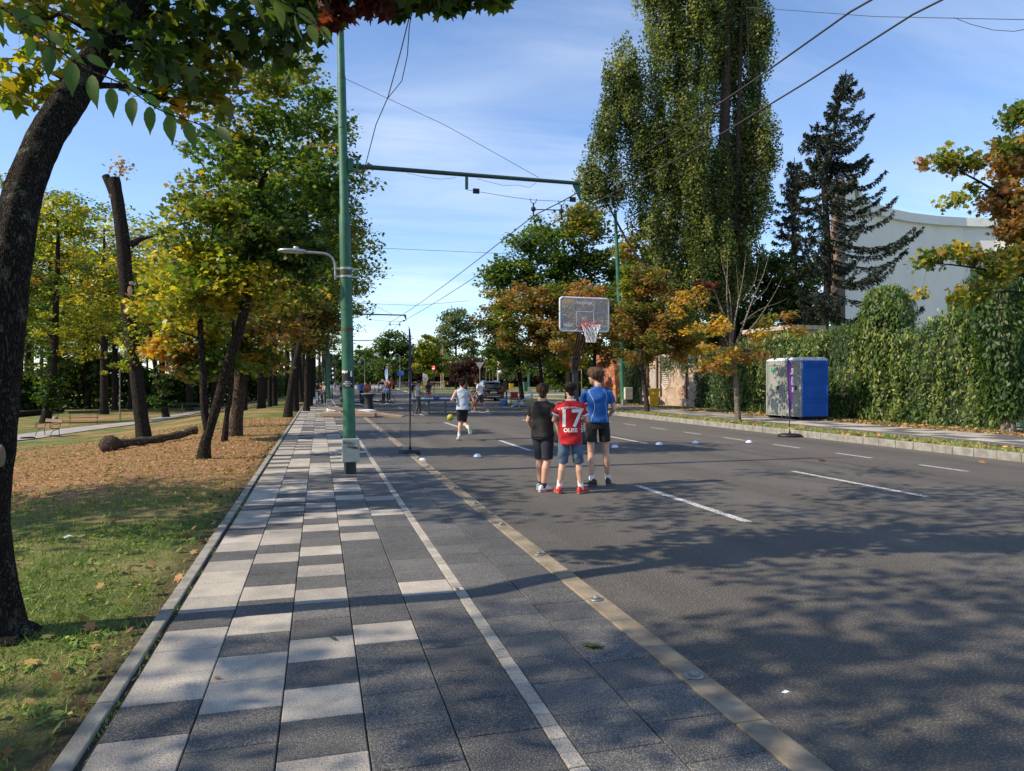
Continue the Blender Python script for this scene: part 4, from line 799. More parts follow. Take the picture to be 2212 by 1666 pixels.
# --- spruces
def spruce(label, dx, Z, ytop, base_dy, trunk, seed, wid, pal, dens=1.0, size=.3, low=.2, extra=None, lens=None):
    r = np.random.default_rng(seed); base = gz(dx, Z, .1); H = at(dx, ytop, Z).z
    root = thing('spruce_tree', label, 'tree', base); mb = MB()
    tr = [(*(at(x, y, Z)-base), q) for x, y, q in trunk]; tr[0] = (tr[0][0], tr[0][1], -.2, tr[0][3]); sp = smooth_path(tr); mb.tube([p[:3] for p in sp], [p[3] for p in sp], 10)
    P = []; DR = []
    stems = [(sp, low, 1.0)]
    for e in (extra or []):
        es = smooth_path([(*(at(x, y, Z+.4)-base), q) for x, y, q in e]); mb.tube([p[:3] for p in es], [p[3] for p in es], 8); stems.append((es, 0.25, .6))
    for spn, lo, ws in stems:
        z0 = spn[0][2]; z1 = spn[-1][2]; z = z0+(z1-z0)*lo
        while z < z1-.15:
            f = (z-z0)/(z1-z0); i = min(range(len(spn)), key=lambda k: abs(spn[k][2]-z)); c = Vector(spn[i][:3]); c.z = z
            for q in range(r.integers(4, 7)):
                a = r.uniform(0, 2*math.pi); L = wid*ws*((1-f)**.75)*r.uniform(.55, 1.1)+.25
                if lens: L *= lens(a, f, r)
                if L < .2: continue
                d = Vector((math.cos(a), math.sin(a), 0)); pts = []
                for t in np.linspace(0, 1, 7): pts.append(c+d*L*t+Vector((0, 0, -L*(.5*t-.56*t*t*t)*(1.15-f*.4))))
                mb.tube(pts, [.035*(1-.8*t)*(1.2-f)+.004 for t in np.linspace(0, 1, 7)], 4, caps=False)
                n = int(L*46*dens)
                t = r.random(n)**.7*.93+.07
                k = np.clip((t*6).astype(int), 0, 5); A = np.array([p[:] for p in pts]); pp = A[k]+(A[k+1]-A[k])*(t*6-k)[:, None]
                side = np.cross(np.array(d), [0, 0, 1.]); w = r.normal(size=n)*.1*L**.5*(1-t*.5)
                pp = pp+side*w[:, None]; hang = r.random(n)**1.6*.42*(1-t*.35); pp[:, 2] -= hang*.9
                P.append(pp); dd = np.array(d)[None]*.5+r.normal(size=(n, 3))*.35; dd[:, 2] -= hang*2.5; DR.append(dd)
            z += r.uniform(.4, .75)*(1.25-.75*f)
    P = np.concatenate(P); DR = np.concatenate(DR)
    mb.build('trunk', BARKP if False else BARK, root)
    leaves('foliage', P, size, colour(r, len(P), pal), 'l', up=(0, 0, .3), spread=1, dirs=DR, parent=root, matr=NEEDLE, rng=r)
    return root
CR = np.array(camdir(1, 0))
def asym(a, f, r):
    s = math.cos(a)*CR[0]+math.sin(a)*CR[1]
    return .75+.65*max(0, s)*(1 if r.random() < .6 else .6)-(.15*max(0, -s))
spruce('tall dark spruce with drooping boughs and a forked top, in front of the white wall', 1787, 38, 148, 725, [(1787, 845, .24), (1782, 700, .2), (1788, 600, .18), (1786, 480, .15), (1780, 400, .13), (1797, 320, .09), (1810, 240, .06), (1828, 150, .02)], 90, 4.9, 'needle', 1.9, .24, .3,
  extra=[[(1780, 410, .12), (1772, 360, .08), (1765, 300, .05), (1764, 262, .01)]], lens=asym)
spruce('thinner brownish spruce standing behind the left flank of the tall one', 1716, 46, 338, 800, [(1718, 845, .25), (1716, 600, .2), (1714, 450, .1), (1716, 340, .02)], 91, 3.6, 'dneedle', 1.3, .27, .22)
# --- maple reaching in from the right edge
base = Vector((15.4, 12.0, .15)); Zr = base.x*SP+base.y*CP
def rl(x, y, dz=0): return (at(x, y, Zr+dz)-base)[:]
root = tree('maple_tree', 'orange and green maple whose branches reach in from the right edge', base, [(0, 0, -.1, .16), (.05, 0, .6, .12), (.1, .1, 1.8, .11), (*rl(2262, 640), .1), (*rl(2265, 450), .08), (*rl(2262, 300), .05), (*rl(2255, 200), .02)],
  [(*rl(x, y, dz), D(w, Zr), D(w, Zr), D(h, Zr), n, pl) for x, y, dz, w, h, n, pl in [
    (2195, 262, 0, 22, 30, 8, 'mixed'), (2185, 320, 0, 40, 26, 14, 'mixed'), (2195, 360, .2, 44, 30, 34, 'orange'), (2190, 430, 0, 42, 40, 44, 'orange'), (2200, 500, 0, 40, 36, 36, 'orange'), (2190, 560, 0, 44, 30, 16, 'mixed'), (2270, 330, 0, 60, 120, 40, 'orange'), (2290, 520, 0, 60, 80, 26, 'mixed'),
    (1998, 352, -.2, 16, 5, 2, 'orange'), (2040, 345, -.2, 22, 16, 5, 'ygreen'), (2085, 345, -.1, 20, 18, 5, 'mixed'), (2120, 350, 0, 24, 14, 6, 'orange'), (2050, 365, -.1, 14, 6, 2, 'orange'), (2056, 432, -.3, 20, 12, 4, 'ygreen'), (2100, 415, 0, 16, 10, 2, 'mixed'), (2130, 440, 0, 20, 14, 4, 'orange'),
    (1992, 565, -.3, 14, 14, 3, 'ygreen'), (2030, 555, -.3, 24, 16, 6, 'mixed'), (2070, 545, -.2, 22, 14, 5, 'ygreen'), (2110, 560, 0, 24, 16, 6, 'mixed'), (2060, 640, -.2, 26, 14, 4, 'ygreen'), (2110, 630, 0, 30, 16, 6, 'mixed'), (2150, 600, 0, 34, 20, 8, 'mixed'), (2000, 635, -.3, 12, 6, 1, 'ygreen')]],
  per=34, cr=.27, size=.105, flat=.85, seed=95, shape='m', group=GS, rmax=.03, spread=1.0, droop=.6, t0=.3,
  extra=[[(*rl(2262, 520), .05), (*rl(2200, 450, -.1), .04), (*rl(2120, 395, -.15), .025), (*rl(2040, 355, -.2), .01)], [(*rl(2262, 600), .04), (*rl(2170, 590, -.1), .03), (*rl(2080, 575, -.2), .02), (*rl(2000, 568, -.3), .006)], [(*rl(2262, 640), .035), (*rl(2180, 630), .025), (*rl(2080, 640, -.2), .01)]])

# --- hedges and walls along the far pavement
def hedge(label, X0, ys, hs, seed, pal, n_m2=290, size=.155, th=.9, extra_top=0):
    r = np.random.default_rng(seed); root = thing('hedge', label, 'hedge', (X0+th/2, (ys[0]+ys[-1])/2, .15), 0, 'creeper clad wall along the far pavement')
    o = Vector(root.location); H = lambda y: np.interp(y, ys, hs)
    mb = MB(); yy = np.linspace(ys[0], ys[-1], 30); V = []; F = []
    for y in yy:
        h = float(H(y))-.35
        V += [(X0+.5-o.x, y-o.y, -.05), (X0+.5-o.x, y-o.y, h*.96), (X0+.6-o.x, y-o.y, h), (X0+th-o.x, y-o.y, h), (X0+th-o.x, y-o.y, -.05)]
    for i in range(len(yy)-1): F += [(i*5+k, (i+1)*5+k, (i+1)*5+k+1, i*5+k+1) for k in range(4)]
    F += [(0, 1, 2, 3, 4), tuple((len(yy)-1)*5+k for k in (4, 3, 2, 1, 0))]
    mb.add(V, F); mb.build('wall', mat('hedge_wall', (.03, .045, .018), .95, bump=.03), root)
    L = ys[-1]-ys[0]; A = L*float(np.mean(hs)); n = int(A*n_m2); y = r.uniform(ys[0]-.1, ys[-1]+.1, n); h = H(y); z = r.random(n)*h
    bul = .16*np.sin(y*1.9+z*.8)+.14*np.sin(y*4.3-z*1.1)+.1*np.sin(z*3+y*.7)+.07*np.sin(y*11+z*2)+.13*np.sin(y*6.3+.8*np.sin(z*1.7))
    top = np.clip((z/h-.8)/.2, 0, 1); x = X0+.2-bul*.9+top**2*.55+r.normal(size=n)*.06-.12*(z/h < .15)
    P = np.stack([x-o.x, y-o.y, z+r.normal(size=n)*.05], 1)
    n2 = int(L*th*n_m2*.8); y2 = r.uniform(ys[0], ys[-1], n2); P2 = np.stack([X0+r.random(n2)*th-o.x, y2-o.y, H(y2)-.1+r.normal(size=n2)*.13], 1)
    P = np.concatenate([P, P2]); m = len(P); dr = r.normal(size=(m, 3))*.45; dr[:, 2] -= 1
    cols = colour(r, m, pal); a = r.random(m) < .012; cols[a] = colour(r, int(a.sum()), 'orange')
    yw = P[:, 1]+o.y; zw = P[:, 2]; iv = (np.sin(yw*1.3+1)+.6*np.sin(yw*3.1+.3*zw)+r.normal(size=m)*.25) > .85; cols[iv] = colour(r, int(iv.sum()), 'ivy')*1.1
    gap = (np.sin(yw*5.2+.5*zw+np.sin(yw))+.5*np.sin(zw*2.2+yw*1.7)) > 1.12; keep = ~(gap & (r.random(m) < .75)); sz = size*np.where(iv, .7, 1.0)*r.uniform(.6, 1.25, m)
    leaves('foliage', P[keep], sz[keep], cols[keep], 'v', up=(-1, -.15, .45), spread=.5, dirs=dr[keep], parent=root, rng=r); return root
hedge('long bright green creeper hedge right of the blue toilet cabin', 20.0, [17.15, 18, 19.5, 20.5, 21.2, 22, 23.2, 24.5, 26], [4.6, 4.0, 3.7, 3.35, 3.1, 3.1, 3.55, 3.7, 3.4], 101, 'hedge', 330)
hedge('green creeper hedge directly behind the two toilet cabins', 20.1, [26, 27, 29, 30.5, 32], [3.4, 3.4, 3.9, 3.6, 3.3], 102, 'hedge')
hedge('dark shaded creeper hedge left of the grey toilet cabin', 20.5, [32, 34, 36.3], [3.3, 3.2, 3.2], 103, 'ivy')  # the shade on this stretch is put into the leaf colour by a darker palette
hedge('short hanging creeper hedge between graffiti wall and yellow bin', 20.9, [43.2, 45, 48.2], [3.5, 3.6, 3.5], 104, 'hedge', 200)
r = np.random.default_rng(105); root = thing('ivy_clad_stump', 'rounded creeper clad column standing up out of the long hedge', 'stump', (21.0, 22.65, .15))
MB().tube([(0, 0, 0), (0, 0, 4.3)], [.45, .4], 12).build('trunk', BARK, root)
n = 7000; a = r.uniform(0, 6.28, n); z = r.random(n)*5.1; rad = (.9+.06*np.sin(a*5+z))*np.where(z > 4.1, np.sqrt(np.clip(1-((z-4.1)/1.05)**2, 0, 1)), 1)
P = np.stack([np.cos(a)*rad, np.sin(a)*rad, z], 1)+r.normal(size=(n, 3))*.06; nr = np.stack([np.cos(a), np.sin(a), .4+np.zeros(n)], 1); d = r.normal(size=(n, 3))*.4; d[:, 2] -= 1
o = leaves('foliage', P, .125, colour(r, n, 'hedge')*.85, 'o', up=(0, 0, 0), spread=.01, dirs=d, parent=root, rng=r)
bpy.data.objects.remove(o)
def radial_leaves(name, P, nr, size, cols, d, root, r, shape='v'):
    half = nr+r.normal(size=P.shape)*.35; half /= np.linalg.norm(half, axis=1)[:, None]; T = np.array(SHP[shape]); k = len(T); b = d-half*(d*half).sum(1)[:, None]; b /= np.linalg.norm(b, axis=1)[:, None]; t = np.cross(b, half); N = len(P)
    s = size*r.uniform(.7, 1.3, N); V = (P[:, None]+s[:, None, None]*(T[None, :, 0, None]*t[:, None]+T[None, :, 1, None]*b[:, None]+T[None, :, 2, None]*half[:, None])).reshape(-1, 3).astype(np.float32)
    me = bpy.data.meshes.new(name); me.vertices.add(N*k); me.vertices.foreach_set('co', V.ravel()); me.loops.add(N*k); me.loops.foreach_set('vertex_index', np.arange(N*k, dtype=np.int32)); me.polygons.add(N); me.polygons.foreach_set('loop_start', np.arange(0, N*k, k, dtype=np.int32)); me.update(calc_edges=True)
    at_ = me.attributes.new('tint', 'FLOAT_COLOR', 'FACE'); c4 = np.ones((N, 4), np.float32); c4[:, :3] = cols; at_.data.foreach_set('color', c4.ravel()); return link(name, me, root, [LEAF])
radial_leaves('foliage', P, nr, .17, colour(r, n, 'hedge')*.9, d, root, r)
# ivy clad tree at the right edge, before the green gate
r = np.random.default_rng(106); q = gz(2178, 20.6, .15); root = thing('ivy_clad_tree', 'ivy smothered tree standing by the green gate at the right edge', 'tree', q)
MB().tube([(0, 0, -.1), (.05, 0, 1.5), (-.1, .1, 3.5), (0, 0, 5)], [.2, .16, .14, .08], 12).build('trunk', BARKY, root)
n = 9000; a = r.uniform(0, 6.28, n); z = .5+r.random(n)*4.7; prof = np.interp(z, [.5, 1.2, 2.2, 3.2, 4.2, 4.8, 5.3], [.3, .4, .6, .95, 1.0, .7, .15]); rad = prof*(1+.22*np.sin(a*3+z*1.3)+.1*np.sin(a*7-z*3))
P = np.stack([np.cos(a)*rad, np.sin(a)*rad, z], 1)+r.normal(size=(n, 3))*.09; nr = np.stack([np.cos(a), np.sin(a), .4+np.zeros(n)], 1); d = r.normal(size=(n, 3))*.4; d[:, 2] -= 1
radial_leaves('foliage', P, nr, .15, colour(r, n, 'ivy'), d, root, r)
bush('shrub', 'grey green bushy tree behind the hedge before the white wall', 'shrub', gz(2120, 27, .1), [(0, 0, 3.6, 1.8, 1.5, 1.0, 34), (.8, 0, 4.6, 1.2, 1, .8, 20)], 80, .5, .15, 'silver', 107)
# old plaster wall, gate, graffiti wall
M_plas = mat('old_plaster', (.36, .27, .2), .95, scale=1.6, col2=(.5, .4, .31), bump=.02, bscale=14, speck=(3.2, (.24, .17, .13), .18))
root = thing('garden_wall', 'old peeling plaster wall with white graffiti behind the yellow bin', 'wall', (20.9, 39.7, .15))
b = MB(); prof = [(-3.4, 3.0), (-2.6, 2.9), (-2.2, 3.1), (-1.2, 2.9), (-.4, 3.15), (.6, 3.0), (1.2, 3.2), (2.2, 3.1), (3.5, 3.1)]
V = []; 
for y, z in prof: V += [(0, y, 0), (0, y, z), (.35, y, z), (.35, y, 0)]
F = []
for i in range(len(prof)-1): F += [(i*4+k, i*4+k+1, (i+1)*4+k+1, (i+1)*4+k) for k in range(3)]
F += [(0, 3, 2, 1), tuple((len(prof)-1)*4+k for k in range(4))]; b.add(V, F); b.box((-.06, 0, .25), (.12, 6.8, .5), ch=.02); b.build('wall', M_plas, root)
MB().box((-.09, 3.2, 1.55), (.1, .16, 3.1)).box((-.09, 1.85, 1.5), (.08, .1, 3.0)).box((-.05, 2.5, 3.06), (.06, 1.3, .07)).box((-.07, -1.9, 1.2), (.05, .08, 2.4)).build('rusty_post', mat('rust', (.12, .07, .045), .9, scale=12, bump=.004), root)
M_wp = mat('white_spray', (.62, .6, .58), .9, scale=5, col2=(.4, .36, .32), lo=.45, hi=.7)
b = MB()
for k in range(14): b.quad((-.01, 2.9-.05*k, .95), (-.01, 2.87-.05*k, .95), (-.01, 2.87-.05*k, 2.3-rnd.random()*.3), (-.01, 2.9-.05*k, 2.3))
ring = [(-.012, .8+.62*math.cos(t), 1.75+.72*math.sin(t)) for t in np.linspace(0, 2*math.pi, 30)]; b.tube(ring, .05, 6, flat=.3)
for k in range(7): b.tube([(-.012, .4, 1.35+.12*k), (-.012, 1.2, 1.38+.12*k)], .028, 5)
b.build('graffiti', M_wp, root)
MB().add([(-.008, -.9, .55), (-.008, -1.9, .5), (-.008, -2.1, .9), (-.008, -1.6, 1.25), (-.008, -1.1, 1.2), (-.008, -.7, .9)], [(0, 1, 2, 3, 4, 5)]).build('bare_brick', mat('brick_patch', (.26, .1, .06), .95, scale=9, col2=(.42, .3, .22), bump=.01), root)
cr_ = np.random.default_rng(108); n = 1300; y = cr_.uniform(-3.2, 1.3, n); z = 3.05-np.abs(cr_.normal(size=n))*.45-(np.sin(y*3)*.2); P = np.stack([-.12+cr_.normal(size=n)*.08, y, z], 1); d = cr_.normal(size=(n, 3))*.4; d[:, 2] -= 1
leaves('creeper', P, .14, colour(cr_, n, 'silver')*.8, 'o', up=(-1, 0, .4), spread=.4, dirs=d, parent=root, rng=cr_)
m, nn, ll, bb = nmat('graffiti_paint'); tcg = nn.new('ShaderNodeTexCoord'); vg = nn.new('ShaderNodeTexVoronoi'); vg.inputs['Scale'].default_value = 4.5; vg.distance = 'MANHATTAN'; ng = nn.new('ShaderNodeTexNoise'); ng.inputs['Scale'].default_value = 2.5; ll.new(tcg.outputs['Object'], ng.inputs[0]); ll.new(ng.outputs[1], vg.inputs['Vector'])
cr2 = nn.new('ShaderNodeValToRGB'); cr2.color_ramp.interpolation = 'CONSTANT'; e = cr2.color_ramp.elements; e[0].color = (.24, .06, .05, 1); e[1].position = .3; e[1].color = (.32, .12, .09, 1)
for p_, c_ in ((.5, (.5, .3, .06)), (.58, (.36, .07, .05)), (.72, (.1, .08, .09)), (.8, (.3, .12, .08))): q = e.new(p_); q.color = (*c_, 1)
sg = nn.new('ShaderNodeSeparateColor'); ll.new(vg.outputs['Color'], sg.inputs[0]); ll.new(sg.outputs[0], cr2.inputs[0]); ll.new(cr2.outputs[0], bb.inputs['Base Color']); bb.inputs['Roughness'].default_value = .8
root = thing('painted_wall', 'tall end wall covered with red and orange graffiti behind the far green pole', 'wall', (20.9, 50.3, .15))
b = MB(); b.add([(0, -2.1, 0), (0, -1.7, 2.6), (0, -1.2, 3.6), (0, 2.0, 3.8), (0, 2.6, 0), (.4, -2.1, 0), (.4, -1.7, 2.6), (.4, -1.2, 3.6), (.4, 2.0, 3.8), (.4, 2.6, 0)], [(0, 1, 2, 3, 4), (9, 8, 7, 6, 5), (0, 5, 6, 1), (1, 6, 7, 2), (2, 7, 8, 3), (3, 8, 9, 4)]); b.build('wall', m, root)
M_gg = mat('gate_green', (.12, .27, .19), .7, scale=7, col2=(.32, .36, .27), lo=.5, hi=.62)
root = thing('garden_gate', 'weathered green wooden gate at the right edge beside the hedge', 'gate', (20.4, 15.95, .15))
b = MB(); b.box((0, 0, 1.35), (.06, 1.9, 2.6)); b.build('gate_leaf', mat('gate_board', (.3, .26, .2), .8, scale=5, col2=(.2, .28, .2), lo=.45, hi=.6, stretch=(1, 6, 1)), root)
b = MB(); 
for y in (-.95, 0, .95): b.box((-.05, y, 1.4), (.08, .1, 2.8))
for z in (.2, 1.3, 2.7): b.box((-.07, 0, z), (.06, 2.0, .12))
b.build('frame', M_gg, root); MB().box((-.1, .75, 1.45), (.05, .12, .22)).build('lock_box', mat('lock_dark', (.04, .045, .04), .5), root)

# --- white curved building beyond the hedge
M_wall = mat('white_render', (.66, .64, .6), .9, scale=.35, col2=(.7, .68, .64), bump=.002, bscale=3)
M_brown = mat('brown_render', (.22, .15, .105), .95, scale=.8, col2=(.27, .19, .14), bump=.006, bscale=9)
prof = [(1846, 392, 50), (1850, 412, 50.6), (1858, 430, 51.6), (1872, 441, 53), (1895, 449, 55), (1925, 458, 57.5), (1960, 465, 60), (2020, 472, 62.5), (2080, 475.5, 63.5), (2150, 477, 63.5), (2230, 478, 62.5), (2330, 478, 60.5)]
pr = []
for i in range(len(prof)-1):
    for k in range(5): t = k/5; pr.append(tuple(prof[i][j]*(1-t)+prof[i+1][j]*t for j in range(3)))
pr.append(prof[-1]); base = gz(1850, 50); root = thing('church_building', 'large white building with a sweeping concave wall and brown corner pillar', 'building', base)
T = [at(x, y, z)-base for x, y, z in pr]; back = Vector(camdir(.5, 1))*9
V = []; F = []
for p in T: V += [(p.x, p.y, 0), (p.x, p.y, p.z), (p.x+back.x, p.y+back.y, p.z), (p.x+back.x, p.y+back.y, 0)]
for i in range(len(T)-1): F += [(i*4+k, (i+1)*4+k, (i+1)*4+k+1, i*4+k+1) for k in range(3)]
F += [(0, 1, 2, 3), tuple((len(T)-1)*4+k for k in (3, 2, 1, 0))]
b = MB(); b.add(V, F); b.build('wall', M_wall, root)
b = MB(); V = []; F = []; fr = -Vector(camdir(-.15, 1))*.4
for p in T:
    for (dz, o) in ((-.62, 0), (-.62, 1), (.12, 1), (.12, 0)): V.append((p.x+fr.x*o+.0, p.y+fr.y*o, p.z+dz))
for i in range(len(T)-1): F += [(i*4+k, (i+1)*4+k, (i+1)*4+(k+1) % 4, i*4+(k+1) % 4) for k in range(4)]
F += [(3, 2, 1, 0), tuple((len(T)-1)*4+k for k in range(4))]; b.add(V, F); b.build('cornice', mat('cornice_white', (.66, .66, .64), .9, scale=2, col2=(.5, .5, .48), lo=.55, hi=.75), root)
b = MB(); q = [at(1826, 0, 49.0)-base, at(1847, 0, 49.9)-base, at(1851, 0, 54)-base, at(1830, 0, 54)-base]; h = (at(1840, 372, 49.5)-base).z; b.prism([(p.x, p.y) for p in q], 0, h); b.build('white_pier', M_wall, root)
b = MB(); q = [at(1794, 0, 49.6)-base, at(1824, 0, 48.6)-base, at(1829, 0, 53)-base, at(1799, 0, 54)-base]; h2 = (at(1810, 384, 49)-base).z; b.prism([(p.x, p.y) for p in q], 0, h2); b.build('corner_pillar', M_brown, root)
root = thing('outbuilding', 'low peach coloured outbuilding glimpsed behind the hedge under the spruce', 'building', gz(1735, 40))
b = MB(); b.box((0, 0, 2.2), (4.5, 4, 4.4)); b.build('wall', mat('peach_render', (.5, .34, .25), .9, scale=1.5), root); MB().box((0, 0, 4.5), (4.9, 4.4, .22)).build('roof', mat('roof_pale', (.5, .42, .33), .9), root)

# --- far middle distance
def far_tree(name, label, dx, Z, blobs, pal, seed, per=70, size=.5, cr=1.6, trunk=.3, cat='tree'):
    base = gz(dx, Z, .05)
    def L(x, y, w, h, n, *pl): p = at(x, y, Z)-base; return (p.x, p.y, p.z, D(w, Z), D(w, Z), D(h, Z), n, *(pl or (pal,)))
    bl = [L(*b_) for b_ in blobs]; top = max(b_[2] for b_ in bl)
    return tree(name, label, base, [(0, 0, -.1, trunk), (0, 0, top*.4, trunk*.8), (0, 0, top*.8, trunk*.4), (0, 0, top, .05)], bl, per=per, cr=cr, size=size, seed=seed, t0=.15, tn=8, group='trees in the far distance', spread=.9, cat=cat)
far_tree('broadleaf_tree', 'dark green distant tree left of the concrete lamp mast', 850, 150, [(845, 740, 36, 34, 38), (860, 785, 46, 38, 44), (880, 760, 24, 30, 14), (825, 800, 14, 20, 6)], 'dgreen', 120)
far_tree('broadleaf_tree', 'bright yellow green distant tree behind the no entry sign', 925, 135, [(922, 762, 30, 38, 34), (940, 792, 26, 30, 22), (905, 795, 16, 20, 7)], 'ygreen', 121, cr=1.2)
far_tree('broadleaf_tree', 'tall silvery green distant poplar right of the concrete mast', 985, 150, [(985, 705, 30, 46, 34), (955, 745, 30, 46, 32), (1015, 740, 30, 54, 38), (985, 790, 56, 36, 44), (970, 690, 8, 22, 5)], 'silver', 122)
far_tree('plum_tree', 'purple leaved plum tree on the junction lawn', 1005, 118, [(995, 800, 26, 22, 30), (1025, 795, 22, 26, 26), (1010, 815, 34, 14, 20)], 'purple', 123, cr=1.0, size=.35)
far_tree('broadleaf_tree', 'hazy distant tree above the street end', 790, 240, [(785, 770, 22, 24, 20), (775, 800, 26, 22, 22), (815, 795, 20, 24, 16)], 'green', 124, size=.7, cr=2)
far_tree('broadleaf_tree', 'dark distant tree behind the stone pier', 815, 190, [(835, 790, 26, 34, 30), (800, 800, 20, 18, 12), (870, 800, 26, 28, 26)], 'dgreen', 125, size=.6)
far_tree('broadleaf_tree', 'dark green distant tree above the balustrade', 905, 200, [(905, 790, 30, 30, 24), (885, 770, 20, 30, 14)], 'green', 126, size=.6)
far_tree('conifer_tree', 'weeping green conifer behind the distant yellow bins', 1095, 125, [(1092, 770, 22, 26, 16), (1100, 800, 26, 20, 16), (1075, 775, 16, 14, 6, 'ygreen')], 'silver', 127, cr=1.2, size=.4)
far_tree('broadleaf_tree', 'dark tree behind the parked car', 1060, 170, [(1050, 780, 40, 36, 34), (1090, 770, 30, 40, 26), (1130, 780, 40, 40, 34), (1180, 780, 50, 40, 40)], 'dgreen', 128, size=.6, cr=1.8)
far_tree('broadleaf_tree', 'dark tree filling the end of the street', 745, 200, [(735, 790, 22, 30, 24), (755, 800, 22, 22, 18)], 'dgreen', 129, size=.6)
for i, (dx, dy, ty) in enumerate(((1222, 866, 775), (1248, 868, 770), (1050, 843, 785), (1058, 843, 783), (1065, 842, 785))):
    base = gd(dx, dy, .15); Z = base.x*SP+base.y*CP; p = at(dx, ty, Z)-base
    root = tree('young_tree', ['staked young tree left of the pair of stakes', 'staked young tree between the pale stakes', 'first slim young tree left of the parked car', 'second slim young tree left of the parked car', 'third slim young tree left of the parked car'][i], base, [(0, 0, -.05, .07), (0, 0, p.z*.5, .055), (0, 0, p.z, .02)], [(0, 0, p.z*.92, .9, .9, .8, 12, 'ygreen')], per=60, cr=.45, size=.22, seed=130+i, bk=BARKY, t0=.5, group='young staked trees', tn=8)
    if i == 1:
        for sx in (-.22, .22): MB().tube([(sx, -.2, 0), (sx, -.2, 2.4)], .045, 8).build('stake', mat('pale_wood', (.6, .48, .3), .8, scale=10), root)
        MB().box((0, -.2, 2.35), (.5, .06, .1)).build('crossbar', MATS['pale_wood'], root)
r = np.random.default_rng(140); n = 16000; X = r.uniform(22, 95, n); Y = 190+r.normal(size=n)*1.2+(X-40)*.0; Zh = r.random(n)*4.2
g = leaves('far_hedge', np.stack([X, Y, Zh], 1), .8, colour(r, n, 'purple'), 'q', spread=1, rng=r); tag(g, 'dark purple hedge behind the distant lawn', 'hedge', kind='stuff')
n = 26000; X = r.uniform(-60, 140, n); Y = 330+r.normal(size=n)*3; Zh = r.random(n)*(9+3*np.sin(X*.13)+2*np.sin(X*.4))
g = leaves('distant_wood', np.stack([X, Y, Zh], 1), 1.7, colour(r, n, 'green'), 'q', spread=1, rng=r); tag(g, 'hazy line of trees closing the horizon', 'trees', kind='stuff')
# far orange building
root = thing('apartment_building', 'distant orange and white apartment block above the street end', 'building', gz(808, 400))
b = MB(); b.box((0, 0, 9.2), (7.5, 10, 18.4)); b.build('wall', mat('orange_render', (.52, .27, .14), .9, scale=1), root, ); b = MB(); b.box((2.2, -2, 9.8), (4.5, 9, 19.6)); b.build('side_wall', mat('pale_render', (.6, .55, .5), .9), root)
for zz_ in (4, 7, 10, 13, 16):
    for xx_ in (-2.6, -.9): MB().box((xx_, -5.02, zz_), (.9, .1, 1.4)).build('window', mat('dark_glass', (.05, .06, .07), .2), root)
# ================================================================ street furniture and event things
def txt(parent, name, s, size, M, m, bold=0.0, space=1.0, depth=.0015):
    vs, fs = text_mb(s, size, depth, True, bold, space); return MB().add(vs, fs, M=M).build(name, m, parent)
T3 = Matrix.Translation
def facing(loc, rz, tilt=0): return T3(Vector(loc)) @ Matrix.Rotation(rz, 4, 'Z') @ FY @ Matrix.Rotation(tilt, 4, 'Z')
M_green = mat('pole_green', (.018, .105, .06), .55, scale=3, col2=(.03, .15, .085), bump=.002, bscale=30, speck=(9, (.02, .09, .055), .12))
M_rust = MATS['rust']; M_box = mat('box_grey', (.38, .39, .34), .6, scale=8, col2=(.44, .45, .4)); M_blk = mat('black_plastic', (.012, .012, .014), .5); M_blk2 = mat('dull_black', (.02, .02, .022), .8)
M_galv = mat('galvanised', (.42, .44, .46), .45, metal=.7, scale=20); M_wire = mat('wire', (.03, .03, .032), .7); M_dg = mat('dark_green_iron', (.02, .06, .045), .6, scale=12, col2=(.05, .05, .03), lo=.5, hi=.7)
M_w = mat('plain_white', (.78, .78, .77), .5); M_ink = mat('ink', (.01, .01, .012), .6); M_y = mat('bin_yellow', (.75, .4, .01), .45, scale=4)
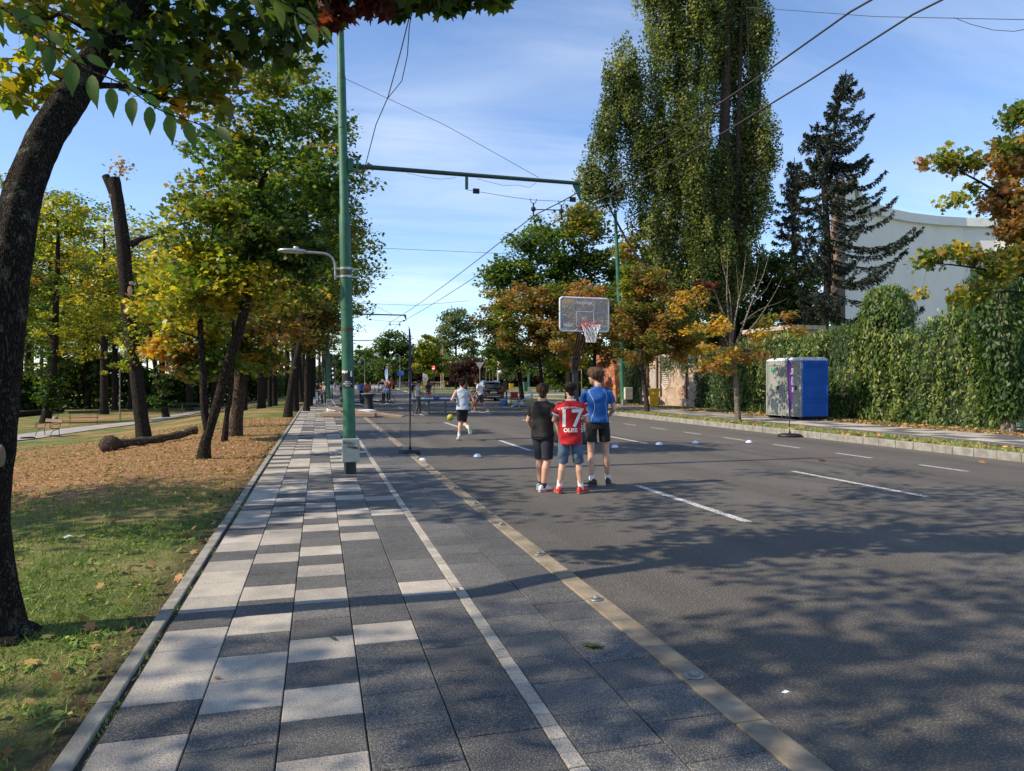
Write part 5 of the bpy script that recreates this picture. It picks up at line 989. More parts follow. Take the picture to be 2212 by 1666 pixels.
# --- overhead line pole, built once with its lamp and bracket arm
pb = Vector((.53, 12.95, .022))
def make_pole(loc, label, first=True):
    root = thing('overhead_line_pole', label, 'pole', loc, 0, 'green overhead line poles on the pavement')
    lean = lambda z: (-.022*z, 0, z)
    b = MB(); z = [0, .1, 3.8, 4.55, 4.6, 7.0, 7.05, 8.25]; r_ = [.109, .108, .1, .097, .08, .075, .065, .06]
    b.tube([lean(q) for q in z], r_, 20)
    for q, rr_ in ((1.62, .107), (2.9, .104), (6.1, .08)): b.tube([lean(q-.008), lean(q+.008)], rr_+.002, 20)
    b.build('shaft', M_green, root)
    MB().tube([lean(8.25), lean(8.29)], .066, 16).build('cap', M_blk2, root)
    for q, rr_ in ((.62, .111), (3.55, .105), (2.55, .107)): MB().tube([lean(q-.03), lean(q+.02)], rr_, 20).build('rust_band', M_rust, root)
    # lamp
    lr = MB(); P = [lean(3.4), (-.2, 0, 3.42), (-.2, 0, 3.75), (-.24, -.0, 3.86), (-.34, 0, 3.94), (-.5, 0, 3.965), (-.85, 0, 3.975)]
    P = [(-.2, 0, 3.42), (-.2, 0, 3.6), (-.215, 0, 3.72), (-.27, 0, 3.82), (-.37, 0, 3.87), (-.5, 0, 3.88), (-.74, 0, 3.885)]
    P = [(x-.06, y, zz-.0) for x, y, zz in P]
    sp = smooth_path([(*p, .021) for p in P], 4); lr.tube([p[:3] for p in sp], .021, 10); arm = lr.build('lamp_arm', M_galv, root)
    b = MB()
    for q in (3.48, 3.62): b.tube([lean(q-.02), lean(q+.02)], .109, 20); b.box((-.17, 0, q), (.2, .05, .035)); b.box((.02, -.0, q), (.28, .04, .03))
    b.build('clamp', M_galv, root)
    b = MB(); b.lathe([(.0, -.03), (.1, -.028), (.115, 0), (.1, .025), (.05, .035), (0, .036)], n=20, sx=2.2, sy=1.0, c=(-.98, 0, 3.895)); b.lathe([(.045, 0), (.045, .05), (0, .055)], c=(-.92, 0, 3.92), n=12); hd = b.build('lamp_head', M_galv, root)
    MB().lathe([(0, 0), (.08, 0), (.08, -.008), (0, -.008)], n=16, sx=2.4, c=(-.98, 0, 3.868)).build('lamp_glass', mat('lamp_lens', (.6, .6, .55), .2), hd)
    # arm and catenary fittings
    hz = 5.45; b = MB(); b.tube([(-.05, 0, hz), (4.32, 0, hz-.0)], [.043, .036], 12); b.build('bracket_arm', M_dg, root)
    b = MB(); b.box((.0, 0, hz+.0), (.1, .12, .2)); b.box((2.1, 0, hz-.15), (.05, .04, .24)); b.add([(4.18, -.02, hz-.04), (4.32, -.02, hz-.04), (4.34, -.02, hz-.34), (4.18, .02, hz-.04), (4.32, .02, hz-.04), (4.34, .02, hz-.34)], [(0, 1, 2), (5, 4, 3), (0, 3, 4, 1), (1, 4, 5, 2), (2, 5, 3, 0)]); b.box((.12, 0, hz), (.04, .2, .26)); b.build('arm_bracket', M_green, root)
    b = MB(); ww = .0045 if first else .008
    b.tube([(-.13, 0, 7.0), (1.7, 0, 6.33), (3.5, 0, hz+.05)], ww, 5); b.tube([(2.12, 0, hz-.28), (3.0, 0, hz-.36), (3.4, 0, hz-.38), (3.95, 0, hz-.37), (4.33, 0, hz-.3)], ww, 5)
    b.tube([(1.0, 0, hz-.05), (1.3, 0, hz-.1), (1.6, 0, hz-.12), (1.9, 0, hz-.07)], ww*.7, 4); b.tube([(2.3, 0, hz-.06), (2.8, 0, hz-.15), (3.1, 0, hz-.12), (3.3, 0, hz-.15), (3.45, 0, hz-.05)], ww*.7, 4)
    b.build('stay_wire', M_wire, root)
    for x in (2.28, 4.18): MB().box((x, 0, hz-.29-(x > 3)*.03), (.12, .03, .09)).build('turnbuckle', M_blk2, root)
    b = MB()
    for x in (3.39, 3.95):
        b.tube([(x-.06, 0, hz-.36), (x-.05, 0, hz-.42), (x, 0, hz-.46), (x+.05, 0, hz-.42), (x+.06, 0, hz-.36)], .007, 6); b.tube([(x, 0, hz-.44), (x, 0, hz-.68)], .014, 8); b.lathe([(.02, 0), (.045, .02), (.045, .07), (.02, .09)], c=(x, 0, hz-.6), n=12)
    b.tube([(3.39, 0, hz-.56), (3.95, 0, hz-.54)], .01, 6); b.build('wire_hanger', M_blk2, root)
    # control box low on the shaft
    b = MB(); b.box((.0, -.13, .42), (.3, .12, .41), ch=.012); bx_ = b.build('control_box', M_box, root)
    MB().box((-.01, -.11, .1), (.16, .1, .22), ch=.01).build('cable_guard', M_blk, root)
    b = MB(); b.lathe([(0, 0), (.011, 0), (.011, .006), (0, .007)], n=12, M=facing((.105, -.19, .5), 0)); b.lathe([(0, 0), (.011, 0), (.011, .006), (0, .007)], n=12, M=facing((.105, -.19, .32), 0)); b.build('lock', M_galv, bx_)
    return root, bx_
pole1, bx1 = make_pole(pb, 'nearest green pole with grey box scrawled with handwriting and a lamp on its left')
RC = heading(-Vector(camdir(0, 1)))+math.pi   # facing the camera direction
txt(bx1, 'scrawl', 'XCEAU', .062, facing((-.035, -.192, .545), 0, R(-7)), M_ink, .001, .95); txt(bx1, 'scrawl', 'CINEMA', .06, facing((.03, -.192, .47), 0, R(-11)), M_ink, .001, .9)
# sticker, wrapped round the shaft
def wrap(z0, z1, a0, a1, rr_, name, m, parent, ragged=0, seed=1, n=12):
    r = random.Random(seed); V = []; F = []
    for i in range(n+1):
        a = a0+(a1-a0)*i/n
        for z in (z0+r.uniform(0, ragged), z1-r.uniform(0, ragged)): V.append((-.022*z+rr_*math.sin(a), -rr_*math.cos(a), z))
    for i in range(n): F.append((2*i, 2*i+2, 2*i+3, 2*i+1))
    return MB().add(V, F).build(name, m, parent)
st = wrap(1.5, 1.82, -1.2, .95, .1095, 'sticker', M_blk2, pole1, .03, 3)
wrap(1.76, 1.83, -1.25, -.1, .1105, 'sticker_strip', M_w, pole1, .03, 4); wrap(1.7, 1.82, .3, .62, .1105, 'sticker_strip', M_w, pole1, .02, 5)
for i, (s_, z_) in enumerate((('SALSA', 1.62), ('BACHATA', 1.585), ('CLUB', 1.55))):
    vs, fs = text_mb(s_, .034, 0, False, .0008); vs = [(.111*math.sin(x/.11-.15)-.022*z_, -.111*math.cos(x/.11-.15), z_+y) for x, y, z in vs]; MB().add(vs, fs).build('lettering', M_w, st)
cm2 = {}
for c in COL.objects:
    if c.parent: cm2.setdefault(c.parent.name, []).append(c)
for i, (x, y, lab) in enumerate(((.53, 41.4, 'second green pole with a grey box, beside the chatting group'), (.9, 68.0, 'third green pole, behind the cyclist'), (.9, 95, 'fourth green pole far down the pavement'), (.9, 122, 'fifth green pole farthest down the pavement'))):
    root, bb_ = make_pole((x, y, .022), lab, False)
    if i == 0: txt(bb_, 'scrawl', 'JAP', .12, facing((0, -.192, .5), 0, R(-5)), M_ink, .003)
# trolley wires: one long sagging wire each
def wire(label, pts, r_=.008, name='overhead_wire', n=6, sag=.0):
    P = [Vector(p) for p in pts]; Q = []
    for a, c in zip(P[:-1], P[1:]):
        for k in range(n): t = k/n; q = a.lerp(c, t); q.z -= sag*4*t*(1-t); Q.append(q)
    Q.append(P[-1]); o = Vector(Q[0]); root = MB().tube([q-o for q in Q], r_, 6).build(name, M_wire); root.location = o; return tag(root, label, 'wire')
zt = 5.45-.66
wire('left one of the two thick trolley wires over the road', [(5.35, -3.5, 5.0), (4.62, 5.4, 4.98), (3.92, 12.95, zt), (3.92, 41.4, zt+.25), (4.3, 68, zt), (4.3, 95, zt), (4.3, 122, zt), (4.3, 200, zt)], .0095, sag=.12)
wire('right one of the two thick trolley wires over the road', [(6.0, -3.5, 5.0), (5.2, 5.3, 4.98), (4.48, 12.95, zt), (4.48, 41.4, zt+.25), (4.86, 68, zt), (4.86, 95, zt), (4.86, 122, zt), (4.86, 200, zt)], .0095, sag=.12)
W2 = [at(757, 462, 12.6), at(771, 420, 12.2), at(790, 355, 11.6), at(812, 270, 10.8), at(838, 210, 10.2), at(866, 110, 9.2), at(896, -10, 8.2), at(950, -300, 7)]
wire('thin wire running from the near pole steeply up to the top edge', W2, .007, n=2)
wire('slack loop of thin cable hanging along the steep wire', [at(838, 212, 10.2), at(868, 175, 9.8), at(880, 120, 9.3), at(884, 60, 8.8), at(893, 0, 8.3)], .006, n=2)
wire('thin span wire crossing the top right corner of the sky', [at(1612, 16, 24), at(1700, 22, 22), at(1890, 36, 19), at(2230, 43, 16), at(2600, 60, 13)], .009, n=3)
wire('drooping thin cable below the span wire at the top right', [at(2060, 38, 17.5), at(2095, 52, 17), at(2145, 65, 16.6), at(2190, 68, 16.2), at(2260, 55, 15.8)], .008, n=3)
wire('short thin cable hanging down before the poplar crown', [at(1612, 16, 24), at(1616, 60, 24.2), at(1618, 170, 24.6)], .008, n=3)
wire('thin wire crossing the sky level above the far poles', [at(795, 535, 42), at(930, 541, 43), at(1090, 548, 44), at(1330, 500, 46)], .012, n=3)
wire('thin far wire crossing low over the distant street', [at(770, 655, 60), at(900, 660, 62), at(1010, 650, 64)], .015, n=3, name='overhead_wire')
# right green pole
p = gd(1347, 876, .15); root = thing('overhead_line_pole', 'tall green pole with a cream box beside the graffiti wall', 'pole', p, 0)
tp = at(1329, 455, p.x*SP+p.y*CP)-p; MB().tube([(0, 0, 0), tp*.5, tp], [.17, .14, .09], 14).build('shaft', M_green, root); MB().box((.2, -.25, .75), (.5, .25, .75), ch=.02).build('control_box', mat('cream_box', (.5, .47, .36), .7), root); MB().box((0, -.05, .2), (.3, .3, .4)).build('foot', mat('concrete', (.26, .25, .23), .9, bump=.005), root)

# --- basketball hoop
p = gd(1262, 962); nb = Vector(camdir(.3, -.95)); rz = heading(-nb)+0   # local -y points at the viewer side of the board
root = thing('basketball_hoop', 'portable basketball hoop with clear backboard, red rim and white net behind the three boys', 'basketball hoop', p, rz)
zb = 3.05; Zt = 17.9
bc = at(1262.5, 680, 17.5)-p; bc = Matrix.Rotation(-rz, 3, 'Z') @ bc           # board centre in local coordinates
bw, bh = 1.29, .81; bx0, by0, bz0 = bc
m, nn, ll, bb = nmat('clear_board'); bb.inputs['Base Color'].default_value = (.72, .66, .6, 1); bb.inputs['Roughness'].default_value = .45; bb.inputs['Alpha'].default_value = .27; bb.inputs['Specular IOR Level'].default_value = .2
brd = MB().box((bx0, by0, bz0), (bw-.05, .012, bh-.05)).build('backboard', m, root)
def rrect(w, h, rad, n=5): 
    P = []
    for cx_, cz_, a0 in ((w/2-rad, h/2-rad, 0), (-w/2+rad, h/2-rad, 90), (-w/2+rad, -h/2+rad, 180), (w/2-rad, -h/2+rad, 270)):
        for k in range(n+1): a = R(a0+90*k/n); P.append((cx_+rad*math.cos(a), cz_+rad*math.sin(a)))
    return P
def frame(b, w, h, rad, cx_, cz_, y, r_, flat=1): P = rrect(w, h, rad); Q = [(cx_+x, y, cz_+z) for x, z in P]; b.tube(Q+[Q[0], Q[1]], r_, 6, flat=flat)
M_bf = mat('board_frame', (.7, .71, .74), .45); b = MB(); frame(b, bw, bh, .07, bx0, bz0, by0, .024); b.build('board_frame', M_bf, brd)
b = MB(); frame(b, .46, .36, .02, bx0+.01, bz0-.11, by0-.012, .013); b.build('target_square', M_w, brd)
M_sup = mat('board_support', (.2, .22, .26), .5); b = MB()
b.box((bx0-.4, by0+.03, bz0+.07), (.5, .025, .02)); b.box((bx0+.4, by0+.03, bz0+.07), (.5, .025, .02)); b.box((bx0-.4, by0+.03, bz0-.2), (.5, .025, .02)); b.box((bx0+.4, by0+.03, bz0-.2), (.5, .025, .02))
P = [(bx0-.28, by0+.03, bz0+.38), (bx0-.28, by0+.03, bz0+.15), (bx0-.24, by0+.03, bz0+.08), (bx0-.14, by0+.03, bz0+.05)]; b.tube(P, .014, 6); b.tube([(2*bx0-x, y, z) for x, y, z in P], .014, 6)
b.tube([(bx0-.18, by0+.03, bz0+.02), (bx0-.06, by0+.04, bz0-.1), (bx0-.06, by0+.04, bz0-.25)], .018, 6); b.tube([(bx0+.18, by0+.03, bz0+.02), (bx0+.06, by0+.04, bz0-.1), (bx0+.06, by0+.04, bz0-.25)], .018, 6)
b.lathe([(0, 0), (.09, 0), (.09, .02), (0, .02)], n=20, M=facing((bx0, by0+.03, bz0+.06), 0)); b.build('board_support', M_sup, root)
txt(brd, 'lettering', 'TARMAK', .1, facing((bx0, by0-.01, bz0+.28), 0), M_w, .004, 1.15); txt(brd, 'lettering', 'NBA', .12, facing((bx0-.42, by0-.01, bz0-.27), 0), M_w, .003, .9); txt(brd, 'lettering', 'B900 BOX', .045, facing((bx0+.49, by0-.01, bz0-.28), 0), M_w, .001)
def emblem(parent, c, s, rz_=0, flip=False):
    cx_, cy_, cz_ = c
    def F3(P, y): return [(cx_+x*s, cy_+y, cz_+z*s) for x, z in P]
    L = rrect(.44, 1.0, .12); n = len(L)
    bl = [(x, z) for x, z in L if x < -.02]; rd = [(x, z) for x, z in L if x > .02]
    b = MB(); q = F3(rd+[(0, .5), (0, -.5)], 0); q = F3([(0, -.5)]+[(x, z) for x, z in L if x > 0 and z < 0]+[(x, z) for x, z in L if x > 0 and z >= 0]+[(0, .5)], 0); b.add(q, [tuple(range(len(q)))]); b.build('emblem_red', mat('emblem_red', (.55, .04, .06), .5), parent)
    b = MB(); q = F3([(0, .5)]+[(x, z) for x, z in L if x < 0 and z > 0]+[(x, z) for x, z in L if x < 0 and z <= 0]+[(0, -.5)], 0); b.add(q, [tuple(range(len(q)))]); b.build('emblem_blue', mat('emblem_blue', (.03, .08, .4), .5), parent)
    b = MB(); q = F3([(-.06, -.46), (.02, -.2), (-.04, .0), (-.16, .1), (-.14, .16), (-.02, .12), (.0, .2), (-.06, .3), (.0, .38), (.08, .34), (.07, .24), (.12, .12), (.1, -.05), (.16, -.4), (.08, -.42), (.03, -.22)], -.003); b.add(q, [tuple(range(len(q)))]); b.build('emblem_figure', M_w, parent)
emblem(brd, (bx0-.56, by0-.012, bz0-.27), .12)
# rim and net
rc = Vector((bx0, by0-.42, bz0-.24)); rc = Vector((bx0+.0, by0-.40, bz0-.265)); ring_ = [(rc.x+.228*math.cos(t), rc.y+.228*math.sin(t), rc.z) for t in np.linspace(0, 2*math.pi, 33)]
M_red = mat('rim_red', (.6, .03, .03), .4); b = MB(); b.tube(ring_, .011, 8); b.box((rc.x, by0-.07, rc.z-.0), (.16, .2, .02)); b.box((rc.x, by0-.015, rc.z-.05), (.2, .03, .14)); b.box((rc.x, by0-.1, rc.z-.03), (.34, .03, .03), rx=0)
for k in range(3): b.tube([(rc.x-.15+.05*k, by0-.1-.02*k, rc.z-.03), (rc.x-.17+.02*k, rc.y+.1, rc.z-.01)], .006, 5)
rim = b.build('rim', M_red, root)
b = MB(); NN = 12; lv = [0, .09, .18, .26, .34, .42]; rad_ = [.228, .2, .165, .14, .125, .12]
def NP_(i, k): a = 2*math.pi*(i+.5*k)/NN; return (rc.x+rad_[k]*math.cos(a), rc.y+rad_[k]*math.sin(a), rc.z-lv[k]-.01)
for i in range(NN):
    for sgn in (0, 1):
        P = [NP_(i, 0)]; j = i
        for k in range(1, 6): j = j if sgn == 0 else j-1; P.append(NP_(j, k))
        b.tube(P, .0055, 4, caps=False)
for k in (5,): b.tube([NP_(i, k) for i in range(NN+1)], .005, 4)
b.build('net', mat('net_white', (.75, .75, .78), .8), rim)
# support arms, pole, padding, base
pt = Vector((-.13, .95, 1.9)); M_pole = mat('hoop_pole', (.035, .037, .042), .5)
px_, py_ = 0.0, .0
b = MB(); b.box((-.06, .45, 1.25), (.12, .12, 2.0), ry=R(-1.5)); b.build('post', M_pole, root)
b = MB()
for sx in (-.09, .09):
    b.tube([(-.1+sx*.6, .4, 2.2), (bx0+sx, by0+.06, bz0-.18)], .022, 6); b.tube([(-.1+sx*.6, .4, 1.95), (bx0+sx, by0+.06, bz0-.45)], .022, 6)
b.box((-.1, .42, 2.08), (.16, .1, .4)); b.tube([(bx0-.1, by0+.05, bz0-.05), (bx0-.1, by0+.05, bz0-.5)], .02, 6); b.tube([(bx0+.1, by0+.05, bz0-.05), (bx0+.1, by0+.05, bz0-.5)], .02, 6); b.build('lift_arm', M_blk, root)
MB().tube([(-.12, .33, 2.05), (-.3, .3, 2.03), (-.3, .28, 2.12)], .014, 6).build('crank_handle', M_red, root)
b = MB(); b.box((.0, .4, .62), (.2, .24, 1.14), ch=.02, ry=R(-1.5)); pad = b.build('padding', M_blk2, root)
txt(pad, 'lettering', 'TARMAK', .16, T3(Vector((.01, .272, .45))) @ Matrix.Rotation(R(90), 4, 'Y') @ Matrix.Identity(4) @ Matrix.Rotation(0, 4, 'X') if False else facing((.03, .272, .48), 0, R(90)), M_w, .004, 1.1)
emblem(pad, (.02, .272, 1.03), .2)
b = MB(); b.box((-.02, .75, .16), (.95, 1.1, .26), ch=.06); b.box((-.02, .5, .08), (.4, .6, .12), ch=.02); bs = b.build('base_tank', M_blk, root)
for sx in (-.42, .38): MB().tube([(sx-.03, .24, .1), (sx+.03, .24, .1)], .1, 14).build('wheel', M_blk, root)
# --- ball
pbx = at(973, 902, 25.5); r = .123; b = MB(); b.ball((0, 0, 0), r, 28)
m, nn, ll, bb = nmat('ball_yellow'); bb.inputs['Base Color'].default_value = (.36, .36, .02, 1); bb.inputs['Roughness'].default_value = .55; bb.inputs['Coat Weight'].default_value = .1
o = b.build('basketball', m); o.location = pbx; tag(o, 'yellow green basketball in the air beside the running boy', 'ball')
b = MB(); Rb = Matrix.Rotation(.6, 3, 'X') @ Matrix.Rotation(.4, 3, 'Y')
for ax in range(3): b.tube([Rb @ Vector([(math.cos(t), math.sin(t), 0), (0, math.cos(t), math.sin(t)), (math.cos(t), .35*math.cos(t)**2+.0, math.sin(t))][ax]).normalized()*r*1.001 for t in np.linspace(0, 2*math.pi, 40)], .0026, 4)
b.build('seam', M_ink, o)
# --- marker cones
M_cone = mat('cone_white', (.62, .68, .85), .5); c0 = None
for (dx, dy, lab) in ((913, 996, 'white marker cone next to the left flag base'), (1031, 986.5, 'white marker cone between flag base and black shirt boy'), (1328, 966.5, 'white marker cone just right of the boy in blue'), (1424, 960.5, 'white marker cone second right of the boy in blue'), (1502, 957.5, 'white marker cone third right of the boy in blue'), (1618, 956, 'white marker cone nearest the purple flag')):
    if c0 is None:
        c0 = MB().lathe([(.1, 0), (.098, .008), (.05, .05), (.045, .054), (.03, .055), (.028, .05)], n=28).build('marker_cone', M_cone); c = c0
    else: c = c0.copy(); COL.objects.link(c)
    c.location = gd(dx, dy); s_ = .96; c.scale = (s_, s_, 1.1); tag(c, lab, 'marker cone', 'white marker cones on the road')
# --- feather flags
def feather(label, base, H, wid, z0, m, rz, txts=(), basesize=.22, lean=0, curve=.12, m2=None, stand='round'):
    root = thing('feather_flag', label, 'flag', base, rz, 'feather flags on stands')
    b = MB()
    if stand == 'round': b.lathe([(.0, 0), (basesize, 0), (basesize*1.04, .03), (basesize, .075), (basesize*.7, .1), (0, .105)], n=28, sy=.8); b.box((-basesize*.8, .02, .045), (.12, .16, .08), ch=.02)
    else: b.lathe([(0, 0), (basesize, 0), (basesize, .03), (0, .04)], n=20)
    b.build('weight_base', M_blk, root)
    MB().lathe([(.03, .09), (.03, .15), (.015, .2)], n=12).tube([(0, 0, .12), (lean*.3, 0, H*.4), (lean*.8, 0, H*.8), (lean, 0, H)], [.013, .011, .008, .005], 8).build('mast', M_blk2, root)
    V = []; F = []; n = 18
    for i in range(n+1):
        t = i/n; z = z0+(H-z0)*t; w = wid*min(1, .12+1.5*t)*(math.sqrt(max(0, 1-((t-.8)/.2)**2)) if t > .8 else 1)
        x = lean*t*.95; V += [(x, 0, z), (x+w*.5, .02*math.sin(t*8), z), (x+w, .035*math.sin(t*7+1), z)]
    for i in range(n): F += [(i*3, i*3+1, i*3+4, i*3+3), (i*3+1, i*3+2, i*3+5, i*3+4)]
    o = MB().add(V, F, 0, True).build('banner', m, root)
    if m2: o.data.materials.append(m2); [setattr(pg, 'material_index', 1) for pg in o.data.polygons if pg.center.z < z0+(H-z0)*.45]
    for s_, sz, z_, x_ in txts: txt(o, 'lettering', s_, sz, facing((x_, -.045, z_), 0, R(90)), M_w if not m2 else M_ink, .003)
    return root
M_pur = mat('flag_purple', (.12, .02, .22), .7, scale=4); M_nav = mat('flag_navy', (.04, .03, .16), .7)
p = gd(1706, 944); feather('purple feather flag with white lettering on a black base at the far kerb', p, 2.36, .15, .42, M_pur, -PSI, (('Run', .12, 1.95, .05), ('IN', .07, 1.75, .06), ('CITY', .08, 1.62, .06), ('TEAM', .06, 1.4, .07)), .34, lean=-.08)
p = gd(886, 981); feather('furled dark purple feather flag seen edge on, on a black base by the kerb', p, 2.9, .045, .45, M_nav, -PSI, (), .23, lean=-.03)
p = gz(912.5, 92, .1); feather('orange and white feather flag standing on the junction lawn', p, 2.6, .75, .5, mat('flag_cream', (.7, .66, .55), .7, scale=3, col2=(.3, .3, .28), lo=.5, hi=.56), -PSI, (), .2, m2=mat('flag_orange', (.85, .45, .02), .7), stand='flat')
p = gz(838, 112, .0); feather('pale blue and white feather flag before the stone pier', p, 3.8, .5, .8, mat('flag_blue', (.25, .45, .85), .7, scale=1.4, col2=(.75, .8, .9)), math.pi-PSI, (), .2, stand='flat')

# --- portable toilets
M_tg = mat('toilet_grey', (.25, .265, .24), .5, scale=3, col2=(.28, .295, .27)); M_tb = mat('toilet_blue', (.012, .1, .46), .4, scale=2, col2=(.016, .12, .52)); M_sk = mat('sign_green', (.0, .38, .12), .5)
def toilet(loc, label):
    root = thing('portable_toilet', label, 'portable toilet', loc, 0, 'portable toilets on the far pavement')
    w, d = 1.07, 1.12                                             # w along y, d along x; door looks to -x
    b = MB(); b.box((d/2, w/2, 1.19), (d-.04, w-.04, 2.14)); b.box((d/2, .012, 1.19), (d, .03, 2.14), ch=.01); b.box((d/2, w-.012, 1.19), (d, .03, 2.14), ch=.01)
    for z_ in (1.44, 1.36, .8, .68): b.box((d/2, -.008, z_), (d*.78, .022, .022), ch=.008)
    for k in range(4): b.box((d/2, -.01, 2.15-.065*k), (d*.74, .025, .02), ch=.008)
    for x_ in (.015, d-.015): b.box((x_, -.005, 1.19), (.05, .05, 2.14), ch=.012)
    b.box((d/2, -.006, .16), (d, .04, .06), ch=.01); b.build('cabin', M_tb, root)
    b = MB(); b.box((-.012, w/2, 1.2), (.06, w, 2.18), ch=.01)
    for y_ in (.045, w-.045): b.box((-.045, y_, 1.2), (.05, .09, 2.16), ch=.012)
    b.build('front_frame', M_tg, root)
    b = MB(); b.box((-.05, w/2, 1.18), (.04, w*.78, 2.0), ch=.01)
    for y_ in (w*.17, w*.83): b.box((-.075, y_, 1.18), (.03, .04, 1.9), ch=.008)
    for z_ in (.25, 1.02, 1.14, 2.12): b.box((-.078, w/2, z_), (.03, w*.68, .035), ch=.008)
    b.box((-.08, w*.52, 1.22), (.03, w*.62, .17), ch=.01)
    b.tube([(-.075, w*.3, 1.35), (-.075, w*.42, 1.75), (-.075, w*.3, 2.05)], .01, 5)
    dr_ = b.build('door', M_tg, root)
    MB().box((-.1, w*.24, 1.22), (.02, .12, .15), ch=.01).build('latch', M_blk, dr_)
    sg_ = MB().box((-.079, w*.55, 1.93), (.012, .27, .15)).build('door_sign', M_sk, dr_); MB().box((-.087, w*.5, 1.965), (.004, .15, .02)).box((-.087, w*.5, 1.9), (.004, .15, .02)).build('sign_bars', M_w, sg_)
    MB().box((-.08, w*.5, 2.13), (.012, .16, .06)).build('vacancy_sign', M_sk, dr_)
    b = MB()
    for y_ in (.03, w-.03):
        for z_ in (.4, .9, 1.3, 1.75): b.ball((-.07, y_, z_), .012, 8)
    b.build('rivet', M_blk, root)
    b = MB(); b.box((d/2-.02, w/2, 2.3), (d+.08, w+.0, .09), ch=.03); b.box((d/2-.02, w/2, 2.36), (d-.06, w-.1, .06), ch=.02); b.build('roof', mat('toilet_roof', (.62, .65, .72), .5), root)
    b = MB(); b.box((d/2, .12, .06), (d+.02, .12, .12)); b.box((d/2, w-.12, .06), (d+.02, .12, .12)); b.build('skid', M_blk, root)
    return root
toilet((17.63, 23.16, .18), 'near toilet cabin whose bright blue side wall faces the camera'); toilet((17.63, 24.26, .18), 'far toilet cabin, the left one of the pair, by the dark hedge')
# --- wheeled bins
def bin_(label, loc, m, rz=0, h=1.08, w=.6, group='wheeled rubbish bins'):
    root = thing('wheeled_bin', label, 'bin', loc, rz, group); s_ = w/.6
    b = MB(); V = []
    for z_, ww in ((.06, .42), (h-.1, .56)):
        V += [(-ww/2*s_, -ww/2, z_), (ww/2*s_, -ww/2, z_), (ww/2*s_, ww/2, z_), (-ww/2*s_, ww/2, z_)]
    b.add(V, [(3, 2, 1, 0), (4, 5, 6, 7)]+[(i, (i+1) % 4, 4+(i+1) % 4, 4+i) for i in range(4)]); b.box((0, 0, h-.1), (.62*s_, .62, .06), ch=.015); b.build('body', m, root)
    b = MB(); b.box((0, 0, h-.03), (.64*s_, .66, .08), ch=.03); b.tube([(-.2, .35, h-.06), (.2, .35, h-.06)], .02, 8); b.build('lid', m, root)
    for sx in (-.25, .25): MB().tube([(sx-.03, .24, .1), (sx+.03, .24, .1)], .1, 12).build('wheel', M_blk, root)
    return root
M_bb = mat('bin_black', (.025, .028, .03), .5); M_bg = mat('bin_green', (.04, .13, .06), .5); M_bgr = mat('bin_grey', (.1, .11, .12), .5)
q = bin_('yellow wheeled bin by the old plaster wall on the far pavement', gd(1413, 880, .15), M_y, -.4); q = bin_('black bin with white stickers half hidden behind the rust maple trunk', gd(1391, 876, .15), M_bb, -.4)
MB().box((0, -.3, .8), (.2, .01, .3)).box((.02, -.3, .4), (.22, .01, .2)).build('label', M_w, q)
bin_('distant yellow wheeled bin on the far lawn', gz(1104, 137, .1), M_y, .2, 1.1, .85); bin_('distant dark grey wheeled bin left of the distant yellow one', gz(1094, 137, .1), M_bgr, .2)

# --- benches, litter bin, rails, posts in the park
M_slat = mat('bench_wood', (.16, .07, .035), .6, scale=4, col2=(.24, .115, .06), stretch=(.3, 3, 3)); M_slat2 = mat('bench_green', (.02, .035, .02), .7)
def bench(label, loc, rz, m):
    root = thing('park_bench', label, 'bench', loc, rz, 'park benches by the path'); L = 1.65
    b = MB()
    for k, y_ in enumerate((-.2, -.08, .04)): b.box((0, y_, .43+(.01 if k == 0 else 0)), (L, .09, .03), ch=.005)
    b.build('seat', m, root); b = MB(); b.box((0, .22, .78), (L+.06, .025, .16), ch=.008, rx=R(-12)); b.build('backrest', m, root)
    for sx in (-L/2+.08, L/2-.08):
        b = MB(); b.tube([(sx, .16, 0), (sx, .12, .2), (sx, .12, .42), (sx, .18, .6), (sx, .26, .88)], .018, 8); b.tube([(sx, -.3, 0), (sx, -.24, .2), (sx, -.16, .32), (sx, .12, .4)], .018, 8); b.tube([(sx, -.24, .41), (sx, .14, .41)], .014, 6)
        b.tube([(sx, .2, .66), (sx, .0, .62), (sx, -.16, .65), (sx, -.27, .66), (sx, -.32, .58), (sx, -.27, .5), (sx, -.2, .54), (sx, -.23, .6)], .016, 8); b.tube([(sx, -.24, .41), (sx, -.3, .47), (sx, -.3, .52)], .014, 6)
        b.build('iron_side', M_dg, root)
bench('brown wooden bench with scrolled iron arms, nearest of the benches', gd(106, 943), heading(camdir(.55, .85)), M_slat)
bench('dark green bench with scrolled arms beyond the path', gd(181, 917), heading(camdir(-.5, .87)), M_slat2)
bench('farther dark bench by the path right of the sawn trunk', gd(416, 894), heading(camdir(-.5, .87)), M_slat2); bench('brown bench farthest along the park path behind the fork trunked maple', gd(452, 879), heading(camdir(-.5, .87)), M_slat)
root = thing('litter_bin', 'small roofed litter bin between the two nearest benches', 'bin', gd(120, 909)); b = MB(); b.lathe([(.13, 0), (.17, .04), (.17, .26), (.15, .28)], n=16); b.build('basket', mat('bin_concrete', (.3, .3, .28), .8), root)
MB().tube([(-.15, 0, .2), (-.15, 0, .5)], .02, 6).tube([(.15, 0, .2), (.15, 0, .5)], .02, 6).build('post', M_dg, root); MB().box((0, 0, .52), (.42, .34, .05), ch=.02).build('roof', M_blk2, root)
b = MB(); b.lathe([(.34, 0), (.3, .07), (.2, .09), (0, .09)], n=18, sy=.8); o = b.build('tree_stump', BARK); o.location = gd(60, 948); tag(o, 'low dark sawn stump in front of the nearest bench', 'stump')
r0 = None
